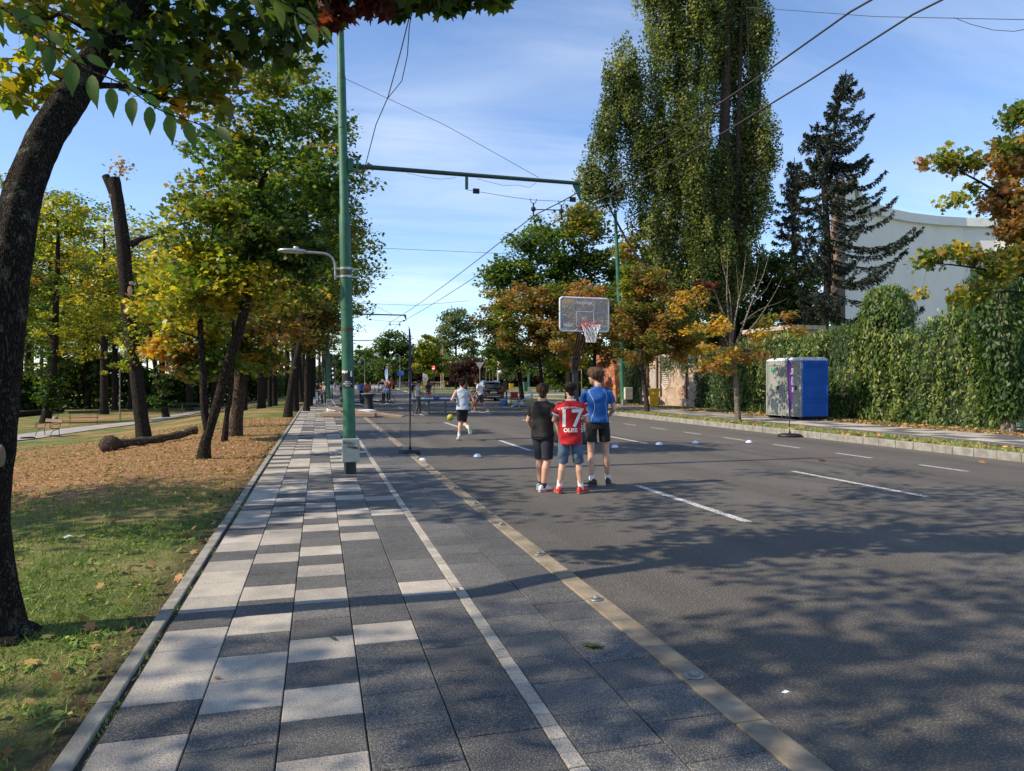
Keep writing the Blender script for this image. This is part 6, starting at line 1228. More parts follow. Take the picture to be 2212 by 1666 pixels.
for i, (x0, x1, dy) in enumerate(((122, 148, 872), (188, 228, 871), (267, 285, 870), (350, 380, 869), (425, 456, 867))):
    a, c = gd(x0, dy), gd(x1, dy); o = MB().tube([(0, 0, 0), (0, 0, .5), (.04, 0, .55), ((c-a).length-.04, 0, .55), ((c-a).length, 0, .5), ((c-a).length, 0, 0)], .03, 6).build('hoop_rail', M_galv); o.location = a; o.rotation_euler.z = math.atan2((c-a).y, (c-a).x)
    tag(o, 'pale metal hoop rail, ' + ['first from the left edge of the park', 'right behind the dark green bench', 'just left of the sawn trunk', 'right of the leaning ivy clad trunk', 'last on the right under the yellow maple'][i], 'rail', 'hoop rails at the back of the lawn')
for dx, dy, h, lab in ((259, 908, 3.6, 'tall thin grey post by the path left of the sawn trunk'), (233, 883, 3.0, 'ivy wound post behind the hoop rails'), (404/1.0, 874, 2.8, 'thin pale post beyond the farther bench')):
    o = MB().tube([(0, 0, 0), (0, 0, h)], [.05, .04], 10).build('lamp_post', mat('post_grey', (.24, .22, .19), .8)); o.location = gd(dx, dy); tag(o, lab, 'post')

# --- things of the street event, mid distance
def empty_at(name, label, cat, dx, Z, rz=0, h=0, group=None): return thing(name, label, cat, gz(dx, Z, h), rz-PSI, group)
# table tennis table
root = empty_at('table_tennis_table', 'blue table tennis table with net standing on the road behind the running boy', 'table', 944, 36.4, R(4))
M_tt = mat('table_blue', (.02, .06, .2), .35); M_leg = mat('table_leg', (.12, .13, .14), .5)
tt = MB().box((0, 0, .745), (2.66, 1.52, .03), ch=.004).build('table_top', M_tt, root); b = MB()
for s_ in (-1, 1): b.box((0, s_*.755, .763), (2.66, .02, .003)); b.box((s_*1.32, 0, .763), (.02, 1.5, .003))
b.box((0, 0, .763), (2.6, .006, .003)); b.build('white_line', M_w, tt); MB().box((0, 0, .7), (2.5, 1.36, .05)).build('apron', M_tt, root)
for x_ in (-1.14, -.42, .42, 1.14):
    for y_ in (-.6, .6): MB().box((x_, y_, .34), (.06, .06, .68)).build('leg', M_leg, root)
for x_ in (-.78, .78):
    for y_ in (-.6, .6): MB().box((x_, y_, .34), (.66, .04, .04)).build('leg_brace', M_leg, root)
nt_ = MB().box((0, 0, .84), (.012, 1.8, .15)).build('net', M_blk2, root); MB().box((0, 0, .915), (.016, 1.8, .014)).build('net_tape', M_w, nt_); MB().box((0, -.86, .83), (.3, .14, .16), ch=.01).build('net_clamp', M_tt, nt_)
# bar table with black cover
root = empty_at('bar_table', 'tall bar table with tight black stretch cover, on the road past the near pole', 'table', 796, 37.0); MB().lathe([(.0, .98), (.38, .98), (.4, 1.0), (.38, 1.02), (0, 1.02)], n=28).build('table_top', mat('table_grey', (.2, .2, .2), .6), root)
b = MB(); V = []; n = 40
for k in range(13):
    t = k/12; z_ = .06+.93*t
    for j in range(n): a = 2*math.pi*j/n; base_r = .2+.18*max(0, (t-.72)/.28)**1.6+.14*max(0, (.45-t)/.45)**1.4; rr_ = base_r*(1+.14*(max(0, math.cos(4*a))**3)*(max(0, .45-t)/.45+max(0, t-.8)*2)-.0); V.append((rr_*math.cos(a), rr_*math.sin(a), z_))
F = [(k*n+j, k*n+(j+1) % n, (k+1)*n+(j+1) % n, (k+1)*n+j) for k in range(12) for j in range(n)]; b.add(V, F, 0, True); b.build('cover', M_blk2, root)
MB().tube([(.3, -.2, .0), (.15, -.1, .5)], .015, 6).tube([(-.3, -.2, .0), (-.15, -.1, .5)], .015, 6).tube([(0, .35, .0), (0, .15, .5)], .015, 6).build('leg', M_blk, root)
# second folding table with bottles
root = empty_at('folding_table', 'low folding table with bottles behind the bar table', 'table', 822, 44); MB().box((0, 0, .98), (1.3, .5, .04)).build('table_top', MATS['table_grey'], root)
for x_ in (-.5, .5): MB().tube([(x_, 0, 0), (x_, 0, .98)], .02, 6).build('leg', M_leg, root)
for i, x_ in enumerate((-.35, -.1, .25, .38, .48)):
    o = MB().lathe([(.04, 0), (.04, .17), (.015, .22), (.015, .26), (0, .26)], n=12).build('bottle', mat('bottle_blue', (.2, .45, .7), .2) if i > 1 else mat('bottle_dark', (.08, .06, .05), .3)); p = gz(822, 44)+Vector(camdir(1, 0))*x_; o.location = (p.x, p.y, 1.0)
    tag(o, ['dark bottle at the left end of the folding table', 'dark bottle in the middle of the folding table', 'blue bottle right of the table middle', 'blue bottle second from the right table end', 'blue bottle at the right end of the folding table'][i], 'bottle', 'bottles on the folding table')
# archery style target discs on stands
def target(label, dx, dyc, Z, h0, tripod=True):
    root = thing('target_disc', label, 'target', gz(dx, Z), -PSI, 'red target discs on stands'); zc = at(dx, dyc, Z).z
    MB().lathe([(0, 0), (.3, 0), (.3, .05), (0, .05)], n=28, M=facing((0, -.02, zc), 0)).build('disc', mat('target_red', (.5, .11, .07), .7), root)
    MB().lathe([(0, 0), (.14, 0), (.14, .055), (0, .055)], n=24, M=facing((0, -.02, zc), 0)).build('disc_centre', mat('target_buff', (.4, .26, .16), .7), root)
    MB().lathe([(0, 0), (.025, 0), (.025, .06), (0, .06)], n=12, M=facing((0, -.02, zc), 0)).tube([(0, -.08, zc), (0, -.08, .9), (0, 0, .0)], .022, 8).build('stand_post', M_blk, root)
    for a in (0, 2.1, 4.2): MB().tube([(0, 0, .75), (.5*math.cos(a+.2), .5*math.sin(a+.2), 0)], .018, 6).build('leg', M_blk, root)
target('red target disc on a black tripod right of the rowing man', 843, 828, 56, 0); target('red target disc on a stand right of the man in the blue shirt', 793, 839, 50, 0)
# rowing machines
def rower(label, dx, Z, rz):
    root = thing('exercise_machine', label, 'exercise machine', gz(dx, Z), rz, 'black exercise machines on the road'); MB().tube([(-1.0, 0, .32), (1.0, 0, .18)], .045, 8).build('rail', M_blk, root); MB().lathe([(0, -.06), (.27, -.06), (.3, 0), (.27, .06), (0, .06)], n=20, M=T3(Vector((-1.05, 0, .38))) @ FY).build('flywheel', M_blk, root)
    MB().box((.2, 0, .36), (.3, .26, .06), ch=.02).build('seat', M_blk, root); MB().tube([(-.85, 0, .4), (-1.0, 0, .95)], .025, 8).box((-1.0, 0, 1.0), (.04, .3, .24)).build('monitor', M_blk2, root)
    for x_ in (-1.0, .95): MB().tube([(x_, -.3, .03), (x_, .3, .03)], .03, 8).tube([(x_, 0, .03), (x_*.95, 0, .28)], .025, 6).build('foot', M_galv, root)
rower('black exercise machine between the bar table and the man in orange shorts', 820, 49, -PSI+.15); rower('black exercise machine beside the box by the near pole', 770, 47, -PSI+1.2)
# boards with cloths laid over the pavement
M_bd = mat('board_wood', (.3, .2, .13), .85, scale=3, col2=(.38, .28, .19), stretch=(.4, 5, 5)); M_cl = mat('cloth_white', (.6, .6, .66), .9)
def lump(label, p, sx, sy, sz, m, seed, name='cloth_heap'):
    r = np.random.default_rng(seed); V = []; F = []; n = 24; k = 9
    for i in range(k+1):
        t = i/k
        for j in range(n): a = 2*math.pi*j/n; q = math.cos(t*math.pi/2)**.6*(1+.18*math.sin(a*3+i)+.1*math.sin(a*7-i*2)); V.append((sx*q*math.cos(a), sy*q*math.sin(a), sz*math.sin(t*math.pi/2)*(1+.2*math.sin(a*4+i))))
    for i in range(k): F += [(i*n+j, i*n+(j+1) % n, (i+1)*n+(j+1) % n, (i+1)*n+j) for j in range(n)]
    o = MB().add(V, F, 0, True).build(name, m); o.location = p; o.rotation_euler.z = -PSI; return tag(o, label, 'cloth')
a, c = gd(706, 903, .02), gd(768, 900, .02); o = MB().box((0, 0, .11), ((c-a).length+.9, .5, .16), ch=.01).build('wooden_board', M_bd); o.location = (a+c)/2+Vector((.3, 0, 0)); o.rotation_euler.z = -PSI; tag(o, 'flat wooden board laid across the pavement behind the near pole', 'board')
lump('white cloth heap on the board left of the near pole', gd(722, 897)+Vector((0, 0, .2)), .36, .2, .2, M_cl, 1)
a, c = gd(768, 897), gd(817, 904); o = MB().box((0, 0, .2), ((c-a).length+.1, .6, .12), ch=.01, ry=R(7)).build('wooden_board', M_bd); o.location = (a+c)/2; o.rotation_euler.z = -PSI-.15; tag(o, 'tilted wooden board reaching over the kerb onto the road', 'board')
o = lump('long crumpled white cloth lying on the tilted board', (a+c)/2+Vector((0, 0, .24)), .5, .14, .09, M_cl, 2)
# box and bag by the pole
root = empty_at('equipment_stand', 'dark stand with strapped gear just left of the near pole', 'stand', 741, 37); MB().box((0, 0, .3), (.16, .12, .6)).tube([(-.12, 0, 0), (-.02, 0, .6)], .015, 6).tube([(.12, 0, 0), (.02, 0, .6)], .015, 6).build('frame', M_dg, root); MB().ball((-.05, 0, .72), .13, 12, sc=(1, .8, 1.2)).build('gear_bag', mat('bag_dark', (.03, .03, .03), .8, scale=12, col2=(.2, .04, .04), lo=.55, hi=.6), root)
o = MB().box((0, 0, .3), (.7, .5, .06)).box((0, 0, .14), (.6, .4, .26), ch=.02).build('white_bench_box', M_w); o.location = gz(776, 50); o.rotation_euler.z = -PSI; tag(o, 'low white box in front of the man in the blue shirt', 'box')
# blue tub, loudspeaker, red chair, blue ramp
root = empty_at('drum_stool', 'round blue stool with white streaks beside the parked black car', 'stool', 1088, 49); MB().lathe([(.24, 0), (.27, .05), (.27, .42), (.25, .46), (0, .46)], n=24).build('body', mat('stool_blue', (.03, .13, .3), .5), root); MB().lathe([(.275, .38), (.275, .41)], n=24).build('rim_band', M_w, root)
b = MB()
for k in range(3): b.tube([(.276*math.cos(a), .276*math.sin(a), .08+k*.12+.3*(a+2.3)*.15) for a in np.linspace(-2.4, -1.0, 12)], .008, 4)
b.build('streak', M_w, root)
root = empty_at('loudspeaker', 'black loudspeaker on a low stand behind the blue stool', 'loudspeaker', 1090, 56); MB().box((0, 0, 1.25), (.3, .3, .75), ch=.02).build('cabinet', M_blk, root); MB().box((-.1, 0, .84), (.8, .4, .05)).build('shelf', M_blk2, root)
for x_ in (-.3, .15): MB().box((x_, 0, .42), (.1, .1, .82)).build('leg', M_blk2, root)
root = empty_at('wheeled_chair', 'red and black folding chair on small wheels beside the blue ramp', 'chair', 1112, 45.5, R(10)); b = MB()
for x_ in (-.24, .24):
    b.tube([(x_, -.2, .08), (x_, -.2, .5), (x_, .2, .52), (x_, .22, .95)], .014, 6); b.tube([(x_, .25, .08), (x_, .15, .5)], .014, 6); b.tube([(x_, -.2, .5), (x_, -.2, .7), (x_, .2, .7)], .014, 6)
b.tube([(-.24, .22, .95), (.24, .22, .95)], .014, 6); b.build('frame', M_blk, root); MB().box((0, .2, .76), (.44, .03, .38), ch=.01).build('backrest', mat('chair_red', (.3, .015, .03), .8), root); MB().box((0, 0, .5), (.44, .42, .04), ch=.01).build('seat', M_blk2, root)
for x_ in (-.24, .24): MB().tube([(x_-.015, -.2, .06), (x_+.015, -.2, .06)], .06, 12).build('wheel', M_galv, root)
root = empty_at('ramp_frame', 'pale blue inclined ramp frame standing on the road by the red chair', 'ramp', 1128, 45.8); M_lb = mat('ramp_blue', (.12, .3, .6), .5)
for y_ in (-.3, .5): MB().box((0, y_, .42), (1.5, .06, .07), ry=R(-30)).build('rail', M_lb, root); MB().tube([(.62, y_, 0), (.62, y_, .8)], .02, 6).build('leg', M_dg, root); MB().box((0, y_, .03), (1.3, .05, .05)).build('foot_rail', M_dg, root)
MB().box((.66, .1, .85), (.05, .16, .22)).build('end_plate', M_lb, root); MB().box((.62, .1, .78), (.05, .8, .05)).build('crossbar', M_lb, root)
# parked car, seen from the rear
def car(label, loc, rz):
    root = thing('parked_car', label, 'car', loc, rz); M_cp = mat('car_black', (.008, .008, .01), .2, coat=1.0); M_gl = mat('car_glass', (.015, .02, .028), .05, coat=.6)
    sec = [(-2.2, .42, .8, .86, .5), (-2.15, .3, 1.0, .9, .6), (-1.9, .28, 1.08, .92, .75), (-.9, .27, 1.06, .93, .8), (.9, .27, 1.0, .93, .8), (1.7, .3, .92, .9, .75), (2.1, .36, .8, .82, .6)]
    def body(secs, w_in=1.0):
        V = []; F = []
        for y, z0, z1, hw, sh in secs: V += [(-hw*.96, y, z0), (-hw, y, z0+(z1-z0)*.35), (-hw*.985, y, z0+(z1-z0)*.8), (-hw*.93, y, z1), (hw*.93, y, z1), (hw*.985, y, z0+(z1-z0)*.8), (hw, y, z0+(z1-z0)*.35), (hw*.96, y, z0)]
        for i in range(len(secs)-1): F += [(i*8+k, (i+1)*8+k, (i+1)*8+(k+1) % 8, i*8+(k+1) % 8) for k in range(8)]
        F += [tuple(range(8)), tuple((len(secs)-1)*8+k for k in range(8))[::-1]]; return V, F
    V, F = body(sec); MB().add(V, F, 0, True).build('body', M_cp, root)
    V, F = body([(-2.02, 1.04, 1.1, .8, 0), (-1.78, 1.04, 1.52, .74, 0), (-1.3, 1.04, 1.66, .7, 0), (.1, 1.0, 1.66, .7, 0), (.6, 1.0, 1.5, .72, 0), (1.2, .96, 1.02, .78, 0)]); MB().add(V, F, 0, True).build('cabin', M_cp, root)
    MB().add([(-.68, -2.03, 1.12), (.68, -2.03, 1.12), (.62, -1.8, 1.5), (-.62, -1.8, 1.5)], [(0, 1, 2, 3)]).build('rear_window', M_gl, root)
    for s_ in (-1, 1): MB().add([(s_*.78, -1.6, 1.1), (s_*.78, .9, 1.08), (s_*.73, .3, 1.5), (s_*.72, -1.4, 1.56)], [(0, 1, 2, 3)][::1]).build('side_window', M_gl, root)
    for s_ in (-1, 1): MB().box((s_*.72, -2.14, .92), (.36, .16, .14), ch=.03).build('tail_light', mat('tail_red', (.35, .01, .015), .2, coat=.5), root); MB().box((s_*.55, -1.4+.8, 1.7), (.05, 1.6, .04), ch=.015).build('roof_rail', M_galv, root); MB().box((s_*1.02, .75, 1.08), (.18, .1, .14), ch=.04).build('mirror', M_cp, root)
    pl = MB().box((0, -2.22, .74), (.52, .02, .12)).build('number_plate', M_w, root); txt(pl, 'lettering', 'TM 27 DAC', .085, facing((0, -2.235, .74), 0), M_ink)
    bp = MB().box((0, -2.2, .45), (1.7, .16, .24), ch=.05).build('bumper', mat('bumper_grey', (.05, .05, .055), .7), root); MB().box((0, -2.29, .4), (1.2, .03, .08), ch=.01).build('skid_plate', M_galv, bp)
    MB().tube([(.55, -2.3, .42), (.55, -2.2, .42)], .07, 14).build('exhaust', M_steel, bp); MB().box((0, -2.17, .93), (.1, .02, .1), ch=.02).build('badge', M_steel, root); MB().box((0, -1.86, 1.62), (1.2, .22, .03), ch=.01).build('spoiler', M_cp, root)
    for s_ in (-1, 1):
        for y_ in (-1.35, 1.35):
            w_ = MB().tube([(s_*.72, y_, .35), (s_*.92, y_, .35)], .35, 24).build('wheel', M_blk, root); MB().lathe([(0, 0), (.2, 0), (.22, .02), (0, .03)], n=20, M=T3(Vector((s_*.925, y_, .35))) @ Matrix.Rotation(R(90)*s_, 4, 'Y')).build('rim', M_steel, w_)
car('black car parked on the right of the road, rear towards the camera', gz(1055, 60.6, 0), R(-2))
# motorbike beside the car
root = empty_at('motorbike', 'dark motorbike parked left of the black car', 'motorbike', 1022, 59, R(20)); 
for y_ in (-.6, .6): MB().tube([(math.cos(t)*0, y_+.27*math.cos(t), .32+.27*math.sin(t)) for t in np.linspace(0, 2*math.pi, 20)], .06, 8).build('wheel', M_blk, root)
MB().box((0, 0, .5), (.28, .6, .4), ch=.08).build('engine', MATS['bumper_grey'], root); MB().box((0, -.3, .85), (.26, .7, .14), ch=.05).build('seat', M_blk2, root); MB().ball((0, .25, .88), .2, 14, sc=(.8, 1.2, .7)).build('tank', mat('tank_green', (.08, .12, .11), .4), root); MB().tube([(-.35, .42, 1.1), (0, .5, 1.05), (.35, .42, 1.1)], .018, 6).tube([(0, .5, 1.05), (0, .62, .35)], .03, 6).build('handlebar', M_blk, root)

# --- signs, masts, lamps and stonework in the distance
M_sgb = mat('sign_back', (.22, .24, .26), .5, metal=.4)
root = empty_at('road_sign', 'red no entry sign on a green post on the junction lawn', 'sign', 937.5, 92, R(-50), .1); zc = at(937, 798, 92).z; MB().tube([(0, 0, 0), (0, 0, zc+.45)], .05, 8).build('post', M_dg, root)
o = MB().lathe([(0, 0), (.4, 0), (.4, .02), (0, .02)], n=28, M=facing((0, -.06, zc), 0)).build('disc', mat('sign_red', (.6, .02, .02), .4), root); MB().box((0, -.09, zc), (.56, .008, .13)).build('white_bar', M_w, o)
root = empty_at('road_sign', 'grey back of a triangular sign on a post by the parked car', 'sign', 1036.5, 77, 0, 0); zc = at(1036, 790, 77).z; MB().tube([(0, 0, 0), (0, 0, zc+.4)], .045, 8).build('post', M_sgb, root); MB().add([(-.47, -.05, zc+.35), (.47, -.05, zc+.35), (0, -.05, zc-.42), (-.47, -.03, zc+.35), (.47, -.03, zc+.35), (0, -.03, zc-.42)], [(0, 2, 1), (3, 4, 5), (0, 1, 4, 3), (1, 2, 5, 4), (2, 0, 3, 5)]).build('triangle', mat('sign_grey', (.3, .33, .33), .5), root)
root = empty_at('concrete_mast', 'tall concrete mast with a dark round sign, middle of the junction', 'mast', 885, 130, 0, .1); h = at(885, 712, 130).z; MB().tube([(0, 0, 0), (0, 0, h)], [.2, .12], 10).build('shaft', mat('mast_concrete', (.34, .3, .24), .9), root)
zc = at(887, 801, 130).z; MB().lathe([(0, 0), (.42, 0), (.42, .03), (0, .03)], n=20, M=facing((.15, -.3, zc), 0)).build('sign_disc', M_blk2, root); MB().tube([(.3, -.2, .0), (.3, -.2, zc+.5)], .05, 8).build('sign_post', M_dg, root)
root = empty_at('concrete_mast', 'pale lattice mast before the distant yellow green tree', 'mast', 955, 140, 0, .1); h = at(955, 745, 140).z; MB().tube([(-.25, 0, 0), (-.14, 0, h)], .07, 6).tube([(.25, 0, 0), (.14, 0, h)], .07, 6).build('leg', mat('mast_pale', (.5, .42, .26), .9), root); b = MB()
for k in range(9): b.tube([(-.24*(1-k*.04), 0, k*h/9), (.24*(1-k*.04), 0, (k+1)*h/9)], .04, 5)
b.build('brace', MATS['mast_pale'], root)
def lantern(label, dx, ytop, Z, side):
    root = thing('street_lamp', label, 'street lamp', gz(dx, Z), -PSI, 'old style street lamps far off'); h = at(dx, ytop, Z).z
    MB().tube([(0, 0, 0), (0, 0, h*.4), (0, 0, h)], [.14, .08, .06], 8).tube([(0, 0, h-.1), (side*.4, 0, h+.25), (side*.9, 0, h+.2), (side*1.1, 0, h-.3)], .05, 6).build('post', M_sgb, root); MB().lathe([(.08, .5), (.2, .4), (.42, .0), (.38, -.06), (0, -.1)], n=14, c=(side*1.1, 0, h-.8)).build('lamp_shade', mat('lantern', (.25, .4, .45), .4), root)
lantern('old style hanging lamp left of the orange building', 788, 776, 150, -1); lantern('old style hanging lamp above the balustrade right of the stone pier', 864, 768, 140, -1)
root = empty_at('street_name_sign', 'small blue sign on a post by the balustrade', 'sign', 865, 128, 0, .1); MB().tube([(0, 0, 0), (0, 0, 3)], .05, 6).build('post', M_sgb, root); MB().box((0, -.06, 3.0), (1.2, .03, .8)).build('plate', mat('sign_blue', (.05, .12, .5), .5), root)
M_st = mat('old_stone', (.3, .24, .19), .95, scale=1.5, col2=(.42, .35, .28), bump=.02)
root = empty_at('stone_pier', 'massive carved stone pier at the end of the balustrade', 'pier', 837, 178, 0, 0); b = MB(); b.box((0, 0, 2.9), (2.6, 2.2, 5.8), ch=.08); b.box((0, 0, 5.2), (3.0, 2.6, .5), ch=.08); b.box((0, 0, .4), (3.1, 2.7, .8), ch=.05); b.box((.0, 0, 5.7), (2.2, 2, .7), ch=.1); b.build('masonry', M_st, root); MB().box((.2, -1.12, 3.2), (1.4, .06, 2.6)).build('relief_panel', mat('stone_dark', (.16, .14, .12), .95, scale=3, col2=(.3, .26, .22)), root)
root = thing('balustrade', 'long weathered stone balustrade across the far side of the junction', 'balustrade', gz(903, 180, .1), -PSI)
for x_ in (-4.8, 2.0, 6.3): b = MB(); b.box((x_, 0, .75), (1.0, 1.0, 1.5), ch=.04); b.box((x_, 0, 1.55), (1.2, 1.2, .16), ch=.03); (b.lathe([(.1, 1.6), (.35, 1.8), (.42, 2.1), (.3, 2.4), (.4, 2.6), (0, 2.7)], c=(x_, 0, 0), n=14) if x_ < 0 else None); b.build('pedestal', M_st, root)
for x0, x1 in ((-7.2, -5.3), (-4.3, 1.5), (2.5, 5.8)):
    MB().box(((x0+x1)/2, 0, 1.35), (x1-x0, .5, .16)).build('coping', M_st, root); MB().box(((x0+x1)/2, 0, .15), (x1-x0, .5, .3)).build('plinth', M_st, root); n = int((x1-x0)/.42)
    for k in range(n): MB().lathe([(.09, .3), (.14, .55), (.07, .9), (.1, 1.27)], c=(x0+.25+k*.42, 0, 0), n=8).build('baluster', M_st, root)
# green pole at the corner with a hung bin and banner
root = empty_at('banner_pole', 'green pole at the street corner carrying a black banner and a box', 'pole', 1142, 88, 0, .15); h = at(1142, 776, 88).z
MB().tube([(0, 0, .5), (0, 0, h)], [.15, .1], 12).build('shaft', M_green, root); MB().box((0, 0, .35), (.5, .5, .8), ch=.05).build('foot', MATS['concrete'], root); MB().box((-.45, 0, 3.9), (.35, .3, 1.5), ch=.03).build('side_box', M_green, root)
o = MB().box((.75, -.1, 3.6), (1.15, .03, 1.6)).build('banner', M_blk2, root)
b = MB()
for k in range(3): x_ = .42+.36*k; b.lathe([(0, 0), (.09, 0), (.09, .01), (0, .01)], n=12, M=facing((x_, -.13, 3.9), 0)); b.box((x_, -.13, 3.66), (.07, .01, .26)); b.box((x_, -.13, 3.5), (.22, .01, .05), ry=.5)
b.box((.75, -.13, 3.25), (.9, .01, .1)); b.build('banner_print', mat('banner_pale', (.4, .42, .3), .8), o)
bin_('green wheeled bin fixed to the green corner pole', gz(1135, 86, .15)+Vector((0, 0, .25)), M_bg, 0, 1.15, .55)
root = empty_at('long_banner', 'narrow blue and white banner hanging beside the leaning street maple', 'banner', 1168, 70, 0, .15); h = at(1167, 795, 70).z; MB().tube([(0, 0, 0), (0, 0, h)], .03, 6).build('mast', M_sgb, root); MB().box((.14, 0, h-.95), (.26, .02, 1.8)).build('cloth', mat('banner_blue', (.12, .2, .55), .7, scale=1.6, col2=(.7, .72, .8), lo=.48, hi=.54), root)
root = empty_at('sign_post', 'concrete post with three warning signs beyond the parked car', 'sign', 1076, 115, 0, .1); h = at(1072, 780, 115).z; MB().tube([(0, 0, 0), (0, 0, h)], .16, 10).build('post', MATS['mast_concrete'], root)
MB().lathe([(0, 0), (.3, 0), (.3, .02), (0, .02)], n=20, M=facing((.25, -.2, h-.45), 0)).build('sign_disc', M_w, root); MB().lathe([(0, 0), (.3, 0), (.3, .02), (0, .02)], n=20, M=facing((.3, -.2, h-1.85), 0)).build('sign_disc', M_w, root); MB().add([(-.05, -.22, h-1.4), (.6, -.22, h-1.4), (.28, -.22, h-.85)], [(0, 1, 2)]).build('sign_triangle', MATS['sign_red'], root)
for i, (dx, Z) in enumerate(((700, 52), (714, 66))):
    root = thing('notice_board' if i == 0 else 'traffic_light', ['large black board mounted behind the second green pole', 'dark traffic light seen from behind near the third green pole'][i], ['board', 'traffic light'][i], gz(dx+3, Z), -PSI); h = at(dx, 765, Z).z
    MB().tube([(0, .06, 0), (0, .06, h)], .05, 8).build('post', M_blk2, root)
    if i == 0: MB().box((.1, 0, h-.5), (.75, .08, 1.1), ch=.02).build('board', M_blk, root)
    else:
        q = MB().box((.1, 0, 2.3), (.42, .3, 1.5), ch=.06).build('housing', M_blk, root)
        for k in range(3): MB().lathe([(0, 0), (.1, 0), (.1, .01), (0, .01)], n=12, M=facing((.12+.03*k, -.16, 2.8-.4*k), 0)).build('sticker', M_w, q)
# tents and tables of the fair at the end of the street
for i, (dx, Z, w) in enumerate(((712, 170, 2.2), (770, 160, 3.0), (795, 165, 3.0), (815, 172, 2.2))):
    root = thing('stall_table', 'white clothed stall table far down the street, ' + ['left of the third green pole', 'left one right of the near pole', 'middle one right of the near pole', 'right one near the stone pier'][i], 'table', gz(dx, Z), -PSI, 'white stall tables at the street end'); MB().box((0, 0, .75), (w, 1.2, .06)).build('table_top', M_w, root); MB().box((0, 0, .38), (w-.1, 1.1, .7)).build('cloth', M_cl, root)
# ================================================================ people
M_skin = mat('skin', (.52, .29, .2), .55, scale=5, col2=(.6, .35, .25)); M_skin2 = mat('skin_tan', (.36, .19, .12), .55, scale=5, col2=(.42, .23, .15)); M_hair = mat('hair_brown', (.03, .018, .012), .9, spec=.15, scale=30, col2=(.085, .05, .03), stretch=(1, 1, .2), bump=.006, bscale=60)
M_hair2 = mat('hair_dark', (.012, .009, .008), .9, spec=.15, scale=30, col2=(.04, .028, .02), bump=.006, bscale=60); M_hairg = mat('hair_grey', (.35, .33, .3), .6, bump=.006, bscale=60); M_eye = mat('eye_dark', (.01, .01, .01), .2)
def fab(name, c, c2=None, rough=.85, bump=.004): return mat(name, c, rough, .14, 9, bump, 22, col2=c2)
V3 = Vector
def rcone(mb, p0, p1, r0, r1, n=16, flat0=False, flat1=False, dep=1.0, side=None):
    p0, p1 = V3(p0), V3(p1); ax = p1-p0; L = ax.length or 1e-6; ax.normalize(); sd = V3(side) if side else V3((1, 0, 0))
    if abs(ax.dot(sd)) > .9: sd = V3((0, 1, 0))
    a = (sd-ax*sd.dot(ax)).normalized(); b = ax.cross(a); rings = []
    if flat0: rings.append((0, r0))
    else: rings += [(-r0*math.cos(t), r0*math.sin(t)) for t in (.02, .5, 1.0, 1.35)]+[(0, r0)]
    rings += [(L*k/5, r0+(r1-r0)*k/5) for k in range(1, 5)]+[(L, r1)]
    if not flat1: rings += [(L+r1*math.sin(t), r1*math.cos(t)) for t in (.25, .6, 1.1, 1.55)]
    V = [p0+ax*h+a*(q*math.cos(w))+b*(q*dep*math.sin(w)) for h, q in rings for w in [2*math.pi*j/n for j in range(n)]]; k = len(rings)
    F = [(i*n+j, i*n+(j+1) % n, (i+1)*n+(j+1) % n, (i+1)*n+j) for i in range(k-1) for j in range(n)]+[tuple(range(n))[::-1], tuple(range((k-1)*n, k*n))]; mb.add(V, F)
def loft(mb, rings, n=24):
    V = []; F = []; k = len(rings)
    for c, ax, ay in rings:
        for j in range(n): w = 2*math.pi*j/n; V.append(V3(c)+V3(ax)*math.cos(w)+V3(ay)*math.sin(w))
    F = [(i*n+j, i*n+(j+1) % n, (i+1)*n+(j+1) % n, (i+1)*n+j) for i in range(k-1) for j in range(n)]+[tuple(range(n))[::-1], tuple(range((k-1)*n, k*n))]; mb.add(V, F)
def fuse(mb, name, m, parent, vox, it=4, folds=0.0, seed=0, fdir=(1, 1, 1)):
    me = bpy.data.meshes.new(name); me.from_pydata([tuple(v) for v in mb.v], [], mb.f); me.update()
    o = bpy.data.objects.new(name, me); COL.objects.link(o)
    md = o.modifiers.new('r', 'REMESH'); md.mode = 'VOXEL'; md.voxel_size = vox; md.use_smooth_shade = True
    s = o.modifiers.new('s', 'SMOOTH'); s.iterations = it; s.factor = .5
    m2 = bpy.data.meshes.new_from_object(o.evaluated_get(bpy.context.evaluated_depsgraph_get())); bpy.data.objects.remove(o); bpy.data.meshes.remove(me)
    N = len(m2.vertices)
    if folds:
        co = np.empty(N*3); m2.vertices.foreach_get('co', co); co = co.reshape(-1, 3); nr = np.empty(N*3); m2.vertices.foreach_get('normal', nr); nr = nr.reshape(-1, 3)
        x, y, z = co.T; s_ = seed; d = np.sin(z*34+x*14+3*np.sin(x*9+s_)+s_)*.5+np.sin(z*19-x*22+2*np.sin(z*11+s_)+1.3*s_)*.5+np.sin(x*31+z*9+y*17+s_)*.4+np.sin(z*55+y*40-x*20)*.2
        co += nr*(d*folds)[:, None]; m2.vertices.foreach_set('co', co.ravel())
    m2.name = name; m2.polygons.foreach_set('use_smooth', [True]*len(m2.polygons)); m2.update()
    o = link(name, m2, parent); m2.materials.clear(); m2.materials.append(m); return o
